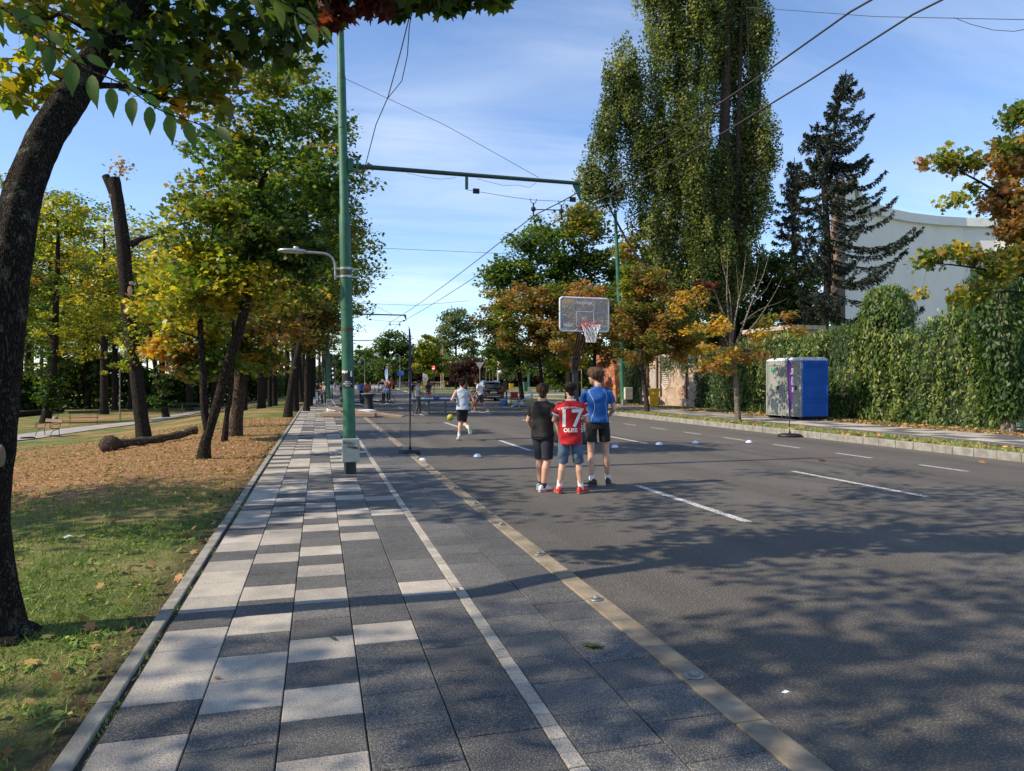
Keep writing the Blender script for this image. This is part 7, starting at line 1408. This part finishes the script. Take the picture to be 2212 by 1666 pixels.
J0 = dict(pel=(0, 0, .95), wai=(0, 0, 1.1), che=(0, -.01, 1.28), nek=(0, -.02, 1.47), hed=(0, .015, 1.625), shl=(-.172, -.01, 1.385), shr=(.172, -.01, 1.385), ell=(-.24, -.03, 1.13), elr=(.24, -.03, 1.13), wrl=(-.25, .05, .89), wrr=(.25, .05, .89),
          hil=(-.09, 0, .92), hir=(.09, 0, .92), knl=(-.1, .02, .5), knr=(.1, .02, .5), anl=(-.11, -.03, .09), anr=(.11, -.03, .09), fdl=(-.2, 1, 0), fdr=(.2, 1, 0), hdl=None, hdr=None, look=(0, 1, 0))
def person(label, loc, face, H=1.75, J=None, w=1.0, vox=.009, skin=None, hair='short', hm=None, top=None, sleeve=.5, hem=0.0, bottom=None, leg=.45, flare=1.15, socks=None, sock_z=.2, shoe=None, sole=None, cap=None, dress=None, cat='person', tight=0.0, group=None):
    root = thing('person', label, cat, loc, heading(face), group); s = H/1.75; j = {k: v for k, v in J0.items()}; j.update(J or {})
    P = {k: (V3(v)*s if k not in ('fdl', 'fdr', 'hdl', 'hdr', 'look') else (V3(v) if v else None)) for k, v in j.items()}; skin = skin or M_skin
    hx = (P['hir']-P['hil']).normalized(); sx = (P['shr']-P['shl']).normalized(); up = (P['nek']-P['pel']).normalized(); hy = up.cross(hx); sy = up.cross(sx); q = s*w
    def R_(c, rx, ry, sd, fw): return (c, sd*rx*q, fw*ry*q)
    tor = [R_(P['pel']-up*.1*s, .1, .075, hx, hy), R_(P['pel']-up*.05*s, .155, .105, hx, hy), R_(P['pel']+up*.02*s, .162, .11, hx, hy), R_(P['wai'], .138, .098, hx, hy), R_(P['wai'].lerp(P['che'], .5), .142, .1, (hx+sx)/2, (hy+sy)/2), R_(P['che'], .16, .112, sx, sy), R_(P['che'].lerp(P['nek'], .55), .165, .1, sx, sy), R_(P['nek']-up*.035*s, .115, .075, sx, sy), R_(P['nek'], .06, .058, sx, sy), R_(P['nek']+up*.05*s, .052, .054, sx, sy)]
    b = MB(); loft(b, tor)
    fw = P['look'].normalized(); rt = fw.cross(V3((0, 0, 1))).normalized(); hu = rt.cross(fw); hd = P['hed']
    def HL(x, y, z): return hd+(rt*x+fw*y+hu*z)*s
    rcone(b, P['nek']-up*.03*s, HL(0, -.02, -.05), .056*q, .05*s)
    loft(b, [(HL(0, y0, z), rt*rx*s, fw*ry*s) for z, y0, rx, ry in ((-.125, .05, .02, .02), (-.115, .045, .04, .04), (-.09, .03, .056, .065), (-.05, .012, .066, .085), (0, 0, .074, .096), (.045, -.004, .075, .097), (.085, -.008, .064, .082), (.112, -.01, .035, .045), (.12, -.01, .012, .015))], 20)
    rcone(b, HL(0, .09, .01), HL(0, .112, -.03), .01*s, .014*s, 8); rcone(b, HL(-.025, .085, -.062), HL(.025, .085, -.062), .009*s, .009*s, 8)
    for e in (-1, 1): rcone(b, HL(e*.074, -.005, .015), HL(e*.078, -.008, -.02), .014*s, .011*s, 8)
    for sd in 'lr':
        sg = -1 if sd == 'l' else 1; S_, E, W_ = P['sh'+sd], P['el'+sd], P['wr'+sd]
        rcone(b, S_, E, .047*q, .037*q); rcone(b, E, W_, .037*q, .025*q)
        d = P['hd'+sd].normalized() if P['hd'+sd] else ((W_-E).normalized()*.8+V3((0, .15, -.4))).normalized()
        pal = (V3((-sg, 0, 0))-d*(-sg*d.x)); pal = pal.normalized() if pal.length > .15 else V3((0, 0, -1)); ac = d.cross(pal)
        hb = W_+d*.012*s; rcone(b, hb, hb+d*.07*s, .026*s, .032*s, dep=.55, side=ac)
        for k, (o_, L) in enumerate(((-.027, .058), (-.01, .067), (.009, .064), (.026, .05))):
            st = hb+d*.085*s+ac*o_*s; m1 = st+(d*.75+pal*.45).normalized()*L*.5*s; m2_ = m1+(d*.35+pal*.8).normalized()*L*.5*s; rcone(b, st-d*.02*s, m1, .0088*s, .008*s, 8); rcone(b, m1, m2_, .008*s, .0068*s, 8)
        tb = hb+d*.03*s+ac*(-.028 if ac.y < 0 else .028)*s; t1 = tb+(d*.6+ac*(-.7 if ac.y < 0 else .7)+pal*.3).normalized()*.04*s; rcone(b, tb, t1, .0105*s, .009*s, 8); rcone(b, t1, t1+(d*.9+pal*.4).normalized()*.03*s, .009*s, .007*s, 8)
        Hp, K, A = P['hi'+sd], P['kn'+sd], P['an'+sd]; c_ = K.lerp(A, .3)-hy*.018*s
        rcone(b, Hp, K, .083*q, .052*q); rcone(b, K, c_, .05*q, .055*q); rcone(b, c_, A, .054*q, .034*q)
        fd = P['fd'+sd].normalized(); rcone(b, A-V3((0, 0, .03*s)), A-V3((0, 0, .045*s))+fd*.13*s, .034*s, .025*s)
    fuse(b, 'body', skin, root, vox, 3)
    if vox < .014:
        for e in (-1, 1): MB().ball(HL(e*.03, .084, .012), .009*s, 8).build('eye', M_eye, root)
    # hair
    hm = hm or M_hair; b = MB()
    if hair == 'short': rcone(b, HL(0, -.025, .035), HL(0, .02, .06), .098*s, .085*s, dep=1.0); rcone(b, HL(0, -.05, -.01), HL(0, -.055, -.045), .075*s, .055*s); [rcone(b, HL(e*.06, -.02, .02), HL(e*.066, -.01, -.01), .035*s, .02*s) for e in (-1, 1)]
    elif hair == 'full': rcone(b, HL(0, -.03, .035), HL(0, .03, .055), .108*s, .092*s); rcone(b, HL(0, -.055, .0), HL(0, -.06, -.05), .088*s, .06*s); [rcone(b, HL(e*.055, -.015, .03), HL(e*.07, .0, -.015), .045*s, .026*s) for e in (-1, 1)]
    elif hair == 'curly': 
        r = random.Random(5); rcone(b, HL(0, -.03, .035), HL(0, .02, .06), .098*s, .085*s); [b.ball(HL(r.gauss(0, 1)*.055, -.02+r.gauss(0, 1)*.055, .05+abs(r.gauss(0, 1))*.035), .03*s, 8) for _ in range(60)]; rcone(b, HL(0, -.05, -.01), HL(0, -.055, -.05), .078*s, .055*s)
    elif hair == 'long': rcone(b, HL(0, -.03, .035), HL(0, .01, .055), .1*s, .09*s); rcone(b, HL(0, -.06, .0), HL(0, -.07, -.2), .085*s, .07*s)
    if hair and not cap and vox < .01 and hair != 'curly':
        rh = random.Random(len(label))
        for _ in range(90):
            a_, e_ = rh.uniform(0, 6.28), rh.uniform(.0, 1.35); x_, y_, z_ = math.cos(a_)*math.cos(e_), math.sin(a_)*math.cos(e_), math.sin(e_)
            if y_ > .55 and z_ < .6: continue
            R0 = .1 if hair == 'full' else .092; st = HL(x_*R0*.9, -.02+y_*R0*1.08, .035+z_*R0*.95); en = st+(rt*(x_*.014+rh.gauss(0, .008))+fw*(y_*.014-.004+rh.gauss(0, .008))+hu*(-.045+z_*.02+rh.gauss(0, .01)))*s
            rcone(b, st, en, .012*s, .0045*s, 6)
    if hair and not cap:
        h = fuse(b, 'hair', hm, root, vox*.8, 1, .007 if vox < .01 else .004, 2)
    if cap:
        b = MB(); b.lathe([(.09, -.02), (.098, .02), (.092, .07), (.06, .11), (0, .122)], n=20, M=Matrix.Translation(hd+hu*.02*s) @ Matrix(((rt.x*s, fw.x*s*1.18, hu.x*s, 0), (rt.y*s, fw.y*s*1.18, hu.y*s, 0), (rt.z*s, fw.z*s*1.18, hu.z*s, 0), (0, 0, 0, 1)))); b.lathe([(0, 0), (.075, 0), (.075, .01), (0, .014)], n=16, M=Matrix.Translation(HL(0, .12, .01)) @ Matrix(((rt.x*s, fw.x*s, hu.x*s, 0), (rt.y*s, fw.y*s, hu.y*s, 0), (rt.z*s, fw.z*s, hu.z*s, 0), (0, 0, 0, 1)))); b.build('cap', cap, root)
    sh = None
    if top:
        b = MB(); I = .014+tight; low = P['pel']-up*(.03-hem)*s
        def G(c, rx, ry, sd, f_): return (c, sd*(rx*q+I*s), f_*(ry*q+I*s))
        loft(b, [G(low, .165, .122, hx, hy), G(low+up*.05*s, .162, .12, hx, hy), G(P['wai'].lerp(low, .3), .152, .112, hx, hy), G(P['wai'].lerp(P['che'], .5), .148, .108, (hx+sx)/2, (hy+sy)/2), G(P['che'], .165, .116, sx, sy), G(P['che'].lerp(P['nek'], .55), .168, .1, sx, sy), G(P['nek']-up*.03*s, .118, .078, sx, sy), (P['nek']+up*.004*s, sx*.068*q, sy*.066*q)])
        for sd in 'lr':
            S_, E, W_ = P['sh'+sd], P['el'+sd], P['wr'+sd]
            if sleeve > 0:
                inn = S_.lerp(P['che'], .25)
                if sleeve <= 1: rcone(b, S_, S_.lerp(E, sleeve), .052*q+.003, (.057*q if sleeve < .8 else .047*q)+.006, flat1=True); rcone(b, inn, S_, .06*q, .052*q)
                else: rcone(b, S_, E, .058*q, .047*q); rcone(b, E, E.lerp(W_, sleeve-1), .046*q, .036*q, flat1=True)
        sh = fuse(b, 'shirt', top, root, max(.009, vox), 3, .0055 if vox < .014 else 0, len(label))
    if bottom:
        b = MB(); I = .012
        loft(b, [(P['pel']+up*.05*s, hx*(.15*q+.002), hy*(.1*q+.002)), (P['pel']-up*.03*s, hx*(.163*q+.006), hy*(.115*q+.006)), (P['pel']-up*.1*s, hx*(.155*q+I), hy*(.11*q+I))])
        for sd in 'lr':
            Hp, K, A = P['hi'+sd], P['kn'+sd], P['an'+sd]
            if leg <= 1: rcone(b, Hp, Hp.lerp(K, leg), .093*q, (.085*(1-leg)+.064*leg)*q*flare, flat1=True)
            else: rcone(b, Hp, K, .093*q, .066*q*flare); rcone(b, K, K.lerp(A, leg-1), .064*q*flare, .052*q*flare, flat1=True)
        fuse(b, 'trousers' if leg > 1 else 'shorts', bottom, root, max(.009, vox), 3, .004 if vox < .014 else 0, len(label)+3)
    if dress:
        b = MB(); c = P['pel']; rr = [(.12, .0), (.16, -.1), (.18, -.3), (.2, -.6), (.22, -.84)]; loft(b, [(c+V3((0, 0, z*s)), hx*x*q, hy*x*.8*q) for x, z in rr][::-1]+[(P['che'], sx*.17*q, sy*.125*q), (P['nek']-up*.05*s, sx*.12*q, sy*.08*q)]); fuse(b, 'dress', dress, root, max(.012, vox), 2)
    for sd in 'lr':
        A, K = P['an'+sd], P['kn'+sd]; fd = P['fd'+sd].normalized(); dn = (A-K).normalized()
        if socks and sock_z > 0: b = MB(); b.tube([A+dn*.03*s, A, A.lerp(K, sock_z)], [.04*q, .039*q, .046*q], 14); b.build('sock', socks, root)
        if shoe:
            n_ = (-dn) if fd.z < -.5 or abs(dn.dot(fd)) < .6 else V3((0, 0, 1)); n_ = (n_-fd*n_.dot(fd)).normalized(); lt = fd.cross(n_); b = MB(); O = A-n_*.085*s
            def SR(y, z0, z1, hw): c = O+fd*y*s+n_*(z0+z1)/2*s; return (c, lt*hw*s, n_*(z1-z0)/2*s)
            loft(b, [SR(-.085, .02, .06, .02), SR(-.075, .012, .1, .033), (A+fd*-.02*s-n_*.025*s, lt*.038*s, n_*.062*s), SR(.03, .012, .1, .04), SR(.09, .012, .082, .044), SR(.14, .012, .066, .044), SR(.175, .014, .05, .034), SR(.195, .018, .036, .014)], 16)
            so = fuse(b, 'shoe', shoe, root, max(.006, vox*.8), 2); b = MB(); prf = [(-.09, .022), (-.07, .034), (0, .036), (.08, .045), (.14, .045), (.18, .034), (.2, .014)]
            ring_ = [(x, y) for y, x in prf]+[(-x, y) for y, x in prf[::-1]]; Mx = Matrix(((lt.x*s, fd.x*s, n_.x*s, O.x), (lt.y*s, fd.y*s, n_.y*s, O.y), (lt.z*s, fd.z*s, n_.z*s, O.z), (0, 0, 0, 1))); b.prism(ring_, -.002, .024, M=Mx); b.build('sole', sole or M_w, so)
    root['_s'] = s; del root['_s']; return root, sh, P, s, q
def on_cloth(sh, name, vs, fs, m, origin, cut=3, off=.004, bend=None):
    """lay drawn shapes on the back of a garment (drawing x -> -x seen from behind, y -> z)"""
    bm = bmesh.new(); vv = [bm.verts.new((-x+origin[0], -1, y+origin[1])) if False else bm.verts.new((x+origin[0], -1, y+origin[1])) for x, y, z in vs]
    for f in fs:
        try: bm.faces.new([vv[i] for i in f])
        except ValueError: pass
    bmesh.ops.triangulate(bm, faces=bm.faces[:])
    for _ in range(cut):
        long_ = [e for e in bm.edges if e.calc_length() > .018]
        if long_: bmesh.ops.subdivide_edges(bm, edges=long_, cuts=1); bmesh.ops.triangulate(bm, faces=bm.faces[:])
    dg = bpy.context.evaluated_depsgraph_get(); t = BVHTree.FromPolygons([v.co for v in sh.data.vertices], [tuple(p.vertices) for p in sh.data.polygons])
    for v in bm.verts:
        h = t.ray_cast(v.co, V3((0, 1, 0)))
        v.co.y = h[0].y-off if h[0] else 0
    bm.verts.index_update(); V = [v.co[:] for v in bm.verts]; F = [tuple(q.index for q in f.verts) for f in bm.faces]; bm.free()
    return MB().add(V, F, 0, True).build(name, m, sh)
M_bt = fab('black_cloth', (.009, .008, .009), (.015, .014, .015)); M_nv = fab('navy_shorts', (.011, .012, .022), (.016, .018, .032)); M_rd = fab('red_shirt', (.4, .004, .012), (.5, .008, .016)); M_dn = fab('denim', (.035, .07, .12), (.08, .13, .2)); M_bl = fab('blue_shirt', (.007, .075, .3), (.01, .1, .38)); M_bk = fab('black_shorts', (.007, .007, .008), (.012, .012, .013))
M_wh = fab('white_cloth', (.62, .63, .64), (.7, .71, .72)); M_gr = fab('grey_tee', (.3, .28, .26), (.42, .4, .38)); M_ws = fab('white_sock', (.75, .75, .75), (.8, .8, .8)); M_bsh = fab('black_shoe', (.012, .013, .015), (.03, .03, .032), .6); M_rsh = fab('red_shoe', (.5, .012, .02), (.55, .02, .03), .6); M_wsh = fab('white_shoe', (.6, .6, .6), (.7, .7, .7), .6)
M_blu = fab('bluegrey_vest', (.38, .44, .52), (.46, .52, .6))
away = lambda a=0: Vector(camdir(math.sin(R(a)), math.cos(R(a))))
# --- the three boys
z1_ = gd(1170, 1060)
k1, s1, P1, _, _ = person('boy in black shirt and navy shorts, left of the three watching', gd(1172, 1060), away(28), 1.61, dict(shl=(-.175, 0, 1.38), shr=(.175, -.01, 1.38), ell=(-.27, .02, 1.14), wrl=(-.25, .17, .95), elr=(.29, -.05, 1.13), wrr=(.3, .03, .87), anl=(-.07, .08, .09), knl=(-.08, .07, .5), anr=(.06, -.1, .09), knr=(.1, -.03, .5), hil=(-.09, .02, .92), fdl=(.35, 1, 0), fdr=(.45, 1, 0), look=(-.35, 1, .0), hed=(0, .01, 1.63)), w=1.17, vox=.007,
    hair='full', top=M_bt, sleeve=.62, hem=-.04, bottom=M_nv, leg=.95, flare=1.22, socks=M_bsh, sock_z=.12, shoe=M_wsh, sole=fab('sole_mixed', (.6, .6, .6), (.3, .02, .04)))
k2, s2, P2, ss, qq = person('boy in red number 17 football shirt and denim shorts, middle of the three', gd(1232, 1066), away(3), 1.64, dict(shl=(-.172, 0, 1.385), shr=(.172, 0, 1.385), ell=(-.255, .03, 1.15), wrl=(-.08, .22, 1.17), elr=(.265, .04, 1.14), wrr=(.08, .24, 1.12), knl=(-.12, .02, .48), knr=(.13, .03, .48), anl=(-.175, 0, .09), anr=(.165, 0, .09), fdl=(-.25, 1, 0), fdr=(.75, 1, 0), look=(-.25, 1, -.05)), w=1.02, vox=.007, hair='short', hm=M_hair2,
    top=M_rd, sleeve=.62, hem=-.14, tight=.008, bottom=M_dn, leg=1.0, flare=1.3, socks=M_ws, sock_z=.3, shoe=M_rsh, sole=fab('gum_sole', (.3, .12, .08)))
k3, s3, P3, _, _ = person('tall boy in blue shirt and black shorts, right of the three', gd(1291, 1050), away(-4), 1.86, dict(shl=(-.178, .02, 1.385), shr=(.176, -.01, 1.375), ell=(-.23, .12, 1.16), wrl=(.02, .22, 1.26), hdl=(.9, -.1, .4), elr=(.245, -.02, 1.14), wrr=(.2, .2, 1.02), knl=(-.1, .01, .5), knr=(.13, .02, .5), anl=(-.1, -.05, .09), anr=(.17, .08, .09), fdl=(-.9, .6, 0), fdr=(.25, 1, 0), look=(-.8, .75, -.08), hed=(-.03, .02, 1.63)), w=.93, vox=.007, hair='full',
    hm=mat('hair_mid', (.05, .03, .02), .9, spec=.15, scale=30, col2=(.12, .075, .045), stretch=(1, 1, .2), bump=.008, bscale=50), top=M_bl, sleeve=.6, hem=.03, bottom=M_bk, leg=.62, flare=1.3, socks=M_ws, sock_z=.18, shoe=M_bsh, sole=fab('grey_sole', (.1, .1, .1)))
for k_ in (k2,):
    vs, fs = text_mb('17', .36, 0, False, .006, 1.05); on_cloth(s2, 'number', [(x, y, z) for x, y, z in vs], fs, M_w, (0, 1.10), 4, .005)
    vs, fs = text_mb('FC BAYERN MÜNCHEN', .037, 0, False, .001, 1.0); on_cloth(s2, 'lettering', [(x, y-.9*x*x, z) for x, y, z in vs], fs, M_w, (0, 1.27), 2, .005)
    vs, fs = text_mb('OLISE', .078, 0, False, .002, 1.05); on_cloth(s2, 'lettering', vs, fs, M_w, (0, .935), 2, .005)
    b = MB(); c = P2['nek']+Vector((0, 0, -.004)); b.tube([c+Vector((.075*math.cos(t), .072*math.sin(t), .0)) for t in np.linspace(0, 2*math.pi, 24)], .011, 8); b.build('collar', M_w, s2)
    for sd in 'lr':
        S_, E = P2['sh'+sd], P2['el'+sd]; a, c = S_.lerp(E, .55), S_.lerp(E, .64); MB().tube([a, c], [.0655, .066], 20, caps=False).build('cuff', M_w, s2)
    for k in range(3): vs = [(-.012+.0, -.05, 0), (.0, -.05, 0), (.0, .05, 0), (-.012, .05, 0)]
M_stc = mat('stitch', (.45, .55, .75), .7)
for sg in (-1, 1):
    pts = [(sg*.06, 1.53), (sg*.1, 1.48), (sg*.125, 1.4), (sg*.105, 1.3), (sg*.12, 1.2), (sg*.125, 1.1), (sg*.14, 1.0)] if sg > 0 else [(-.07, 1.545), (-.15, 1.5), (-.12, 1.42), (-.095, 1.36), (-.07, 1.28), (-.08, 1.18), (-.115, 1.08), (-.13, 1.0)]
    V = []; F = []
    sp = smooth_path([(x, y, 0, 0) for x, y in pts], 5)
    for i, p in enumerate(sp): V += [(p[0]-.003, p[1], 0), (p[0]+.003, p[1], 0)]
    F = [(2*i, 2*i+1, 2*i+3, 2*i+2) for i in range(len(sp)-1)]; on_cloth(s3, 'seam', V, F, M_stc, (0, 0), 0, .003)
# --- the runner
person('boy in sleeveless grey vest and black shorts running away after the ball', gd(999, 951), away(-6), 1.74, dict(pel=(0, 0, .93), wai=(0, .03, 1.08), che=(0, .05, 1.26), nek=(-.01, .06, 1.45), hed=(-.01, .1, 1.6), shl=(-.175, .04, 1.375), shr=(.175, .07, 1.36), ell=(-.3, -.12, 1.14), wrl=(-.26, .16, 1.12), elr=(.31, .0, 1.11), wrr=(.24, .02, .87), hil=(-.085, 0, .9), hir=(.09, .0, .9), knl=(-.06, .06, .5), anl=(-.1, -.08, .11), knr=(.03, .1, .47), anr=(.17, -.26, .36), fdl=(-.15, 1, -.12), fdr=(.12, -.35, -.95), look=(-.1, 1, 0)), w=.98, vox=.008, hair='curly', hm=M_hair2,
    top=M_blu, sleeve=0, hem=-.05, tight=.006, bottom=M_bk, leg=.85, flare=1.35, socks=M_ws, sock_z=.28, shoe=fab('pale_shoe', (.4, .45, .45), (.3, .34, .36)), sole=fab('green_sole', (.3, .36, .2)))
# --- table tennis, passers-by (mid distance)
V = .011
k, _, P, _, _ = person('man in black cap, grey tee and dark trousers holding a red bat at the table', gz(903, 35.6), away(78), 1.68, dict(elr=(.24, .12, 1.16), wrr=(.2, .4, 1.06), ell=(-.2, .1, 1.13), wrl=(-.12, .25, 1.0), hed=(0, .05, 1.62), anl=(-.12, .1, .09), anr=(.1, -.1, .09), knr=(.1, 0, .5), knl=(-.11, .08, .5), fdl=(.1, 1, 0), fdr=(-.1, 1, 0)), w=1.1, vox=V, hair='short', cap=M_bt, top=M_gr, sleeve=.6, bottom=fab('charcoal_trousers', (.05, .048, .048), (.08, .078, .078)), leg=1.95, flare=1.1, shoe=fab('brown_shoe', (.07, .04, .03)), skin=M_skin2)
o = thing('table_tennis_bat', 'red table tennis bat in the hand of the capped man', 'bat', k.matrix_world @ Vector((0, 0, 0))); bpy.context.view_layer.update()
o.location = k.matrix_world @ (P['wrr']+Vector((.0, .17, .03))); o.rotation_euler.z = -PSI; MB().lathe([(0, 0), (.085, 0), (.085, .014), (0, .014)], n=20, M=facing((0, 0, .02), 0)).build('blade', M_rsh, o); MB().box((-.1, 0, -.0), (.1, .02, .025)).build('handle', M_bd, o)
person('person in navy shirt and beige shorts standing behind the table tennis table', gz(925.5, 50.5), away(195), 1.7, dict(elr=(.25, .08, 1.14), wrr=(.04, .22, 1.08), ell=(-.25, .08, 1.14), wrl=(-.03, .24, 1.06), look=(.15, 1, -.1)), vox=V, hair='full', hm=M_hair2, skin=M_skin2, top=fab('navy_tee', (.012, .018, .035)), sleeve=.6, bottom=fab('beige_shorts', (.35, .3, .22)), leg=.95, flare=1.3, socks=M_ws, shoe=M_wsh)
person('man in black tee and pale shorts walking away behind the capped man', gz(890, 62), away(-12), 1.62, dict(anl=(-.1, .12, .09), anr=(.08, -.12, .12), knl=(-.1, .14, .5), wrl=(-.28, -.1, .9), wrr=(.28, .14, .9)), vox=V, hair='short', hm=M_hair2, top=M_bt, sleeve=.6, bottom=fab('pale_shorts', (.32, .38, .42)), leg=.8, flare=1.3, shoe=M_bsh, skin=M_skin2)
person('man in white tee and dark shorts striding with a stack of cones', gz(1038, 38.6), away(-80), 1.78, dict(pel=(0, 0, .93), che=(0, .08, 1.27), nek=(0, .13, 1.44), hed=(0, .23, 1.57), look=(-.1, 1, -.45), shl=(-.18, .1, 1.39), shr=(.18, .1, 1.39), ell=(-.22, .14, 1.12), wrl=(-.2, .28, .9), elr=(.23, .14, 1.1), wrr=(.2, .24, .88), anl=(-.1, .3, .09), knl=(-.1, .25, .49), anr=(.1, -.36, .1), knr=(.1, -.05, .48)), w=1.12, vox=V, hair='short', top=M_wh, sleeve=.6, bottom=fab('charcoal_shorts', (.05, .055, .06)), leg=.95, flare=1.35, shoe=fab('brown_sandal', (.2, .17, .14)), skin=M_skin2)
for i, (dx, c, n) in enumerate(((1020.5, (.65, .7, .02), 'yellow'), (1026.5, (.75, .1, .02), 'orange'))):
    m = mat('cone_'+n, c, .5); o = MB().lathe([(.13, 0), (.13, .02), (.1, .03), (.03, .3), (.02, .31)], n=20, M=Matrix.Rotation(math.pi, 4, 'X')).build('sports_cone', m); o.location = at(dx, 868.5, 38.3); tag(o, n+' sports cone hanging from the hand of the man in white', 'cone')
person('man in white tee and orange shorts astride the exercise machine', gz(829, 49.5), away(-75), 1.66, dict(pel=(0, 0, .9), hed=(0, .08, 1.56), look=(0, 1, -.4), elr=(.22, .1, 1.12), wrr=(.15, .32, 1.08), ell=(-.2, .12, 1.12), wrl=(-.12, .34, 1.08), anl=(-.18, .05, .09), anr=(.18, 0, .09)), vox=V, hair='short', hm=M_hair2, top=M_wh, sleeve=.6, bottom=fab('rust_shorts', (.2, .05, .02), (.02, .02, .02)), leg=1.4, flare=1.1, shoe=M_wsh, skin=M_skin2)
person('person in dark red top and black trousers beside the right target disc', gz(839, 60), away(170), 1.66, dict(elr=(.25, .05, 1.12), wrr=(.1, .2, 1.1)), vox=V, hair='short', hm=M_hair2, top=fab('dark_red', (.25, .008, .02)), sleeve=1.5, bottom=M_bk, leg=1.9, flare=1.1, shoe=M_wsh)
person('man in bright blue polo and black trousers seen from behind near the bar table', gz(781, 58.5), away(8), 1.68, dict(ell=(-.27, .02, 1.12), wrl=(-.2, .16, .95), elr=(.27, .02, 1.12), wrr=(.2, .16, .95)), w=1.12, vox=V, hair='short', hm=M_hair2, top=fab('polo_blue', (.015, .13, .5)), sleeve=.65, bottom=M_bk, leg=1.9, flare=1.15, shoe=M_bsh, skin=M_skin2)
person('man in black tee and jeans, left of the chatting group on the pavement', gz(685.5, 50), away(50), 1.72, dict(elr=(.22, .12, 1.14), wrr=(.1, .32, 1.1), ell=(-.2, .14, 1.14), wrl=(-.05, .34, 1.12)), vox=V, hair='full', hm=M_hair2, top=M_bt, sleeve=.65, bottom=fab('jeans', (.1, .16, .24), (.15, .22, .32)), leg=1.9, flare=1.1, shoe=fab('grey_shoe', (.2, .22, .25)))
person('woman in black and white patterned dress in the chatting group', gz(692.5, 50), away(190), 1.62, dict(elr=(.22, .12, 1.14), wrr=(-.02, .2, 1.1), ell=(-.22, .12, 1.14), wrl=(.05, .22, 1.12)), vox=V, hair='long', hm=M_hair2, dress=mat('dress_print', (.015, .014, .015), .8, scale=9, col2=(.6, .58, .55), lo=.55, hi=.57), shoe=M_bsh)
person('grey haired woman in pale clothes, right of the chatting group', gz(699.5, 50.5), away(215), 1.6, dict(elr=(.22, .1, 1.14), wrr=(.05, .22, 1.1), ell=(-.22, .1, 1.14), wrl=(0, .24, 1.08)), vox=V, hair='full', hm=M_hairg, top=fab('pale_blouse', (.4, .4, .4)), sleeve=1.6, bottom=fab('grey_trousers', (.16, .15, .15)), leg=1.9, flare=1.4, shoe=M_wsh)
# cyclist
cy = gz(737, 75); fc = away(-20)
root = thing('bicycle', 'bicycle ridden towards the street end between the green poles', 'bicycle', cy, heading(fc)); M_bi = mat('bike_frame', (.05, .12, .12), .4)
for y_ in (-.52, .52):
    MB().tube([(0, y_+.33*math.cos(t), .34+.33*math.sin(t)) for t in np.linspace(0, 2*math.pi, 24)], .02, 6).build('wheel', M_blk, root)
MB().tube([(0, -.52, .34), (0, -.1, .3), (0, .4, .8), (0, .52, .34)], .02, 6).tube([(0, -.1, .3), (0, -.2, .9)], .018, 6).tube([(0, -.18, .8), (0, .4, .8)], .018, 6).build('frame', M_bi, root); MB().tube([(-.28, .32, 1.05), (0, .42, 1.0), (.28, .32, 1.05)], .015, 6).build('handlebar', M_blk, root); MB().box((0, -.22, .93), (.16, .26, .06), ch=.02).build('saddle', M_blk, root)
person('cyclist in grey top riding away between the green poles', cy, fc, 1.72, dict(pel=(0, -.2, 1.02), wai=(0, -.12, 1.16), che=(0, -.02, 1.32), nek=(0, .08, 1.48), hed=(0, .16, 1.62), shl=(-.18, .08, 1.44), shr=(.18, .08, 1.44), ell=(-.26, .2, 1.24), elr=(.26, .2, 1.24), wrl=(-.26, .34, 1.06), wrr=(.26, .34, 1.06), hil=(-.09, -.18, .98), hir=(.09, -.18, .98), knl=(-.12, .14, .72), knr=(.12, .1, .6), anl=(-.11, -.02, .42), anr=(.11, -.05, .2)), vox=V, hair='short', top=fab('mauve_top', (.2, .18, .21)), sleeve=.6, bottom=M_bk, leg=.9, shoe=M_wsh)
# far-off people, a few pixels tall
far = [('person in yellow top far down the street', 789, 150, 0, (.6, .4, .03), (.1, .1, .15)), ('person in dark top at the left far stall', 773, 140, 40, (.05, .05, .06), (.1, .1, .12)), ('person in white top at the middle far stall', 762, 145, 90, (.6, .6, .6), (.1, .1, .14)), ('person in brown jacket before the balustrade', 818, 150, 160, (.16, .1, .08), (.25, .22, .18)), ('person in pale blue top near the stone pier', 827, 150, -60, (.35, .5, .7), (.06, .06, .08)),
       ('person in black tee at the balustrade, left of the person in yellow', 957.5, 150, 30, (.02, .02, .03), (.2, .28, .4)), ('person in yellow shirt at the balustrade below the pale mast', 966, 150, 20, (.7, .5, .03), (.03, .03, .05)), ('dark dressed person at the balustrade right of the one in yellow', 971, 152, -20, (.02, .02, .02), (.02, .02, .03)), ('person in black standing beyond the motorbike', 1007, 92, 200, (.015, .015, .018), (.015, .015, .018)), ('person in orange standing by the far stall', 800, 155, 100, (.6, .2, .05), (.1, .1, .1)), ('person in blue jeans on the far pavement', 724, 130, 10, (.15, .16, .18), (.1, .14, .25)), ('person sitting height dark figure behind the cyclist', 745, 120, -20, (.3, .3, .32), (.05, .05, .06))]
far[-1] = ('person in light grey top beyond the cyclist', 745, 120, -20, (.3, .3, .32), (.05, .05, .06))
for i, (lab, dx, Z, a, c1, c2) in enumerate(far):
    person(lab, gz(dx, Z, .1 if 950 < dx < 975 else 0), away(a), 1.7, dict(elr=(.25, .08, 1.14), wrr=(.2, .2, 1.0)), vox=.018, hair='short', hm=M_hair2, top=fab('far_top_%d' % i, c1, bump=0), sleeve=.7, bottom=fab('far_bottom_%d' % i, c2, bump=0), leg=1.9, flare=1.1, shoe=M_bsh, group='people at the far end of the street')
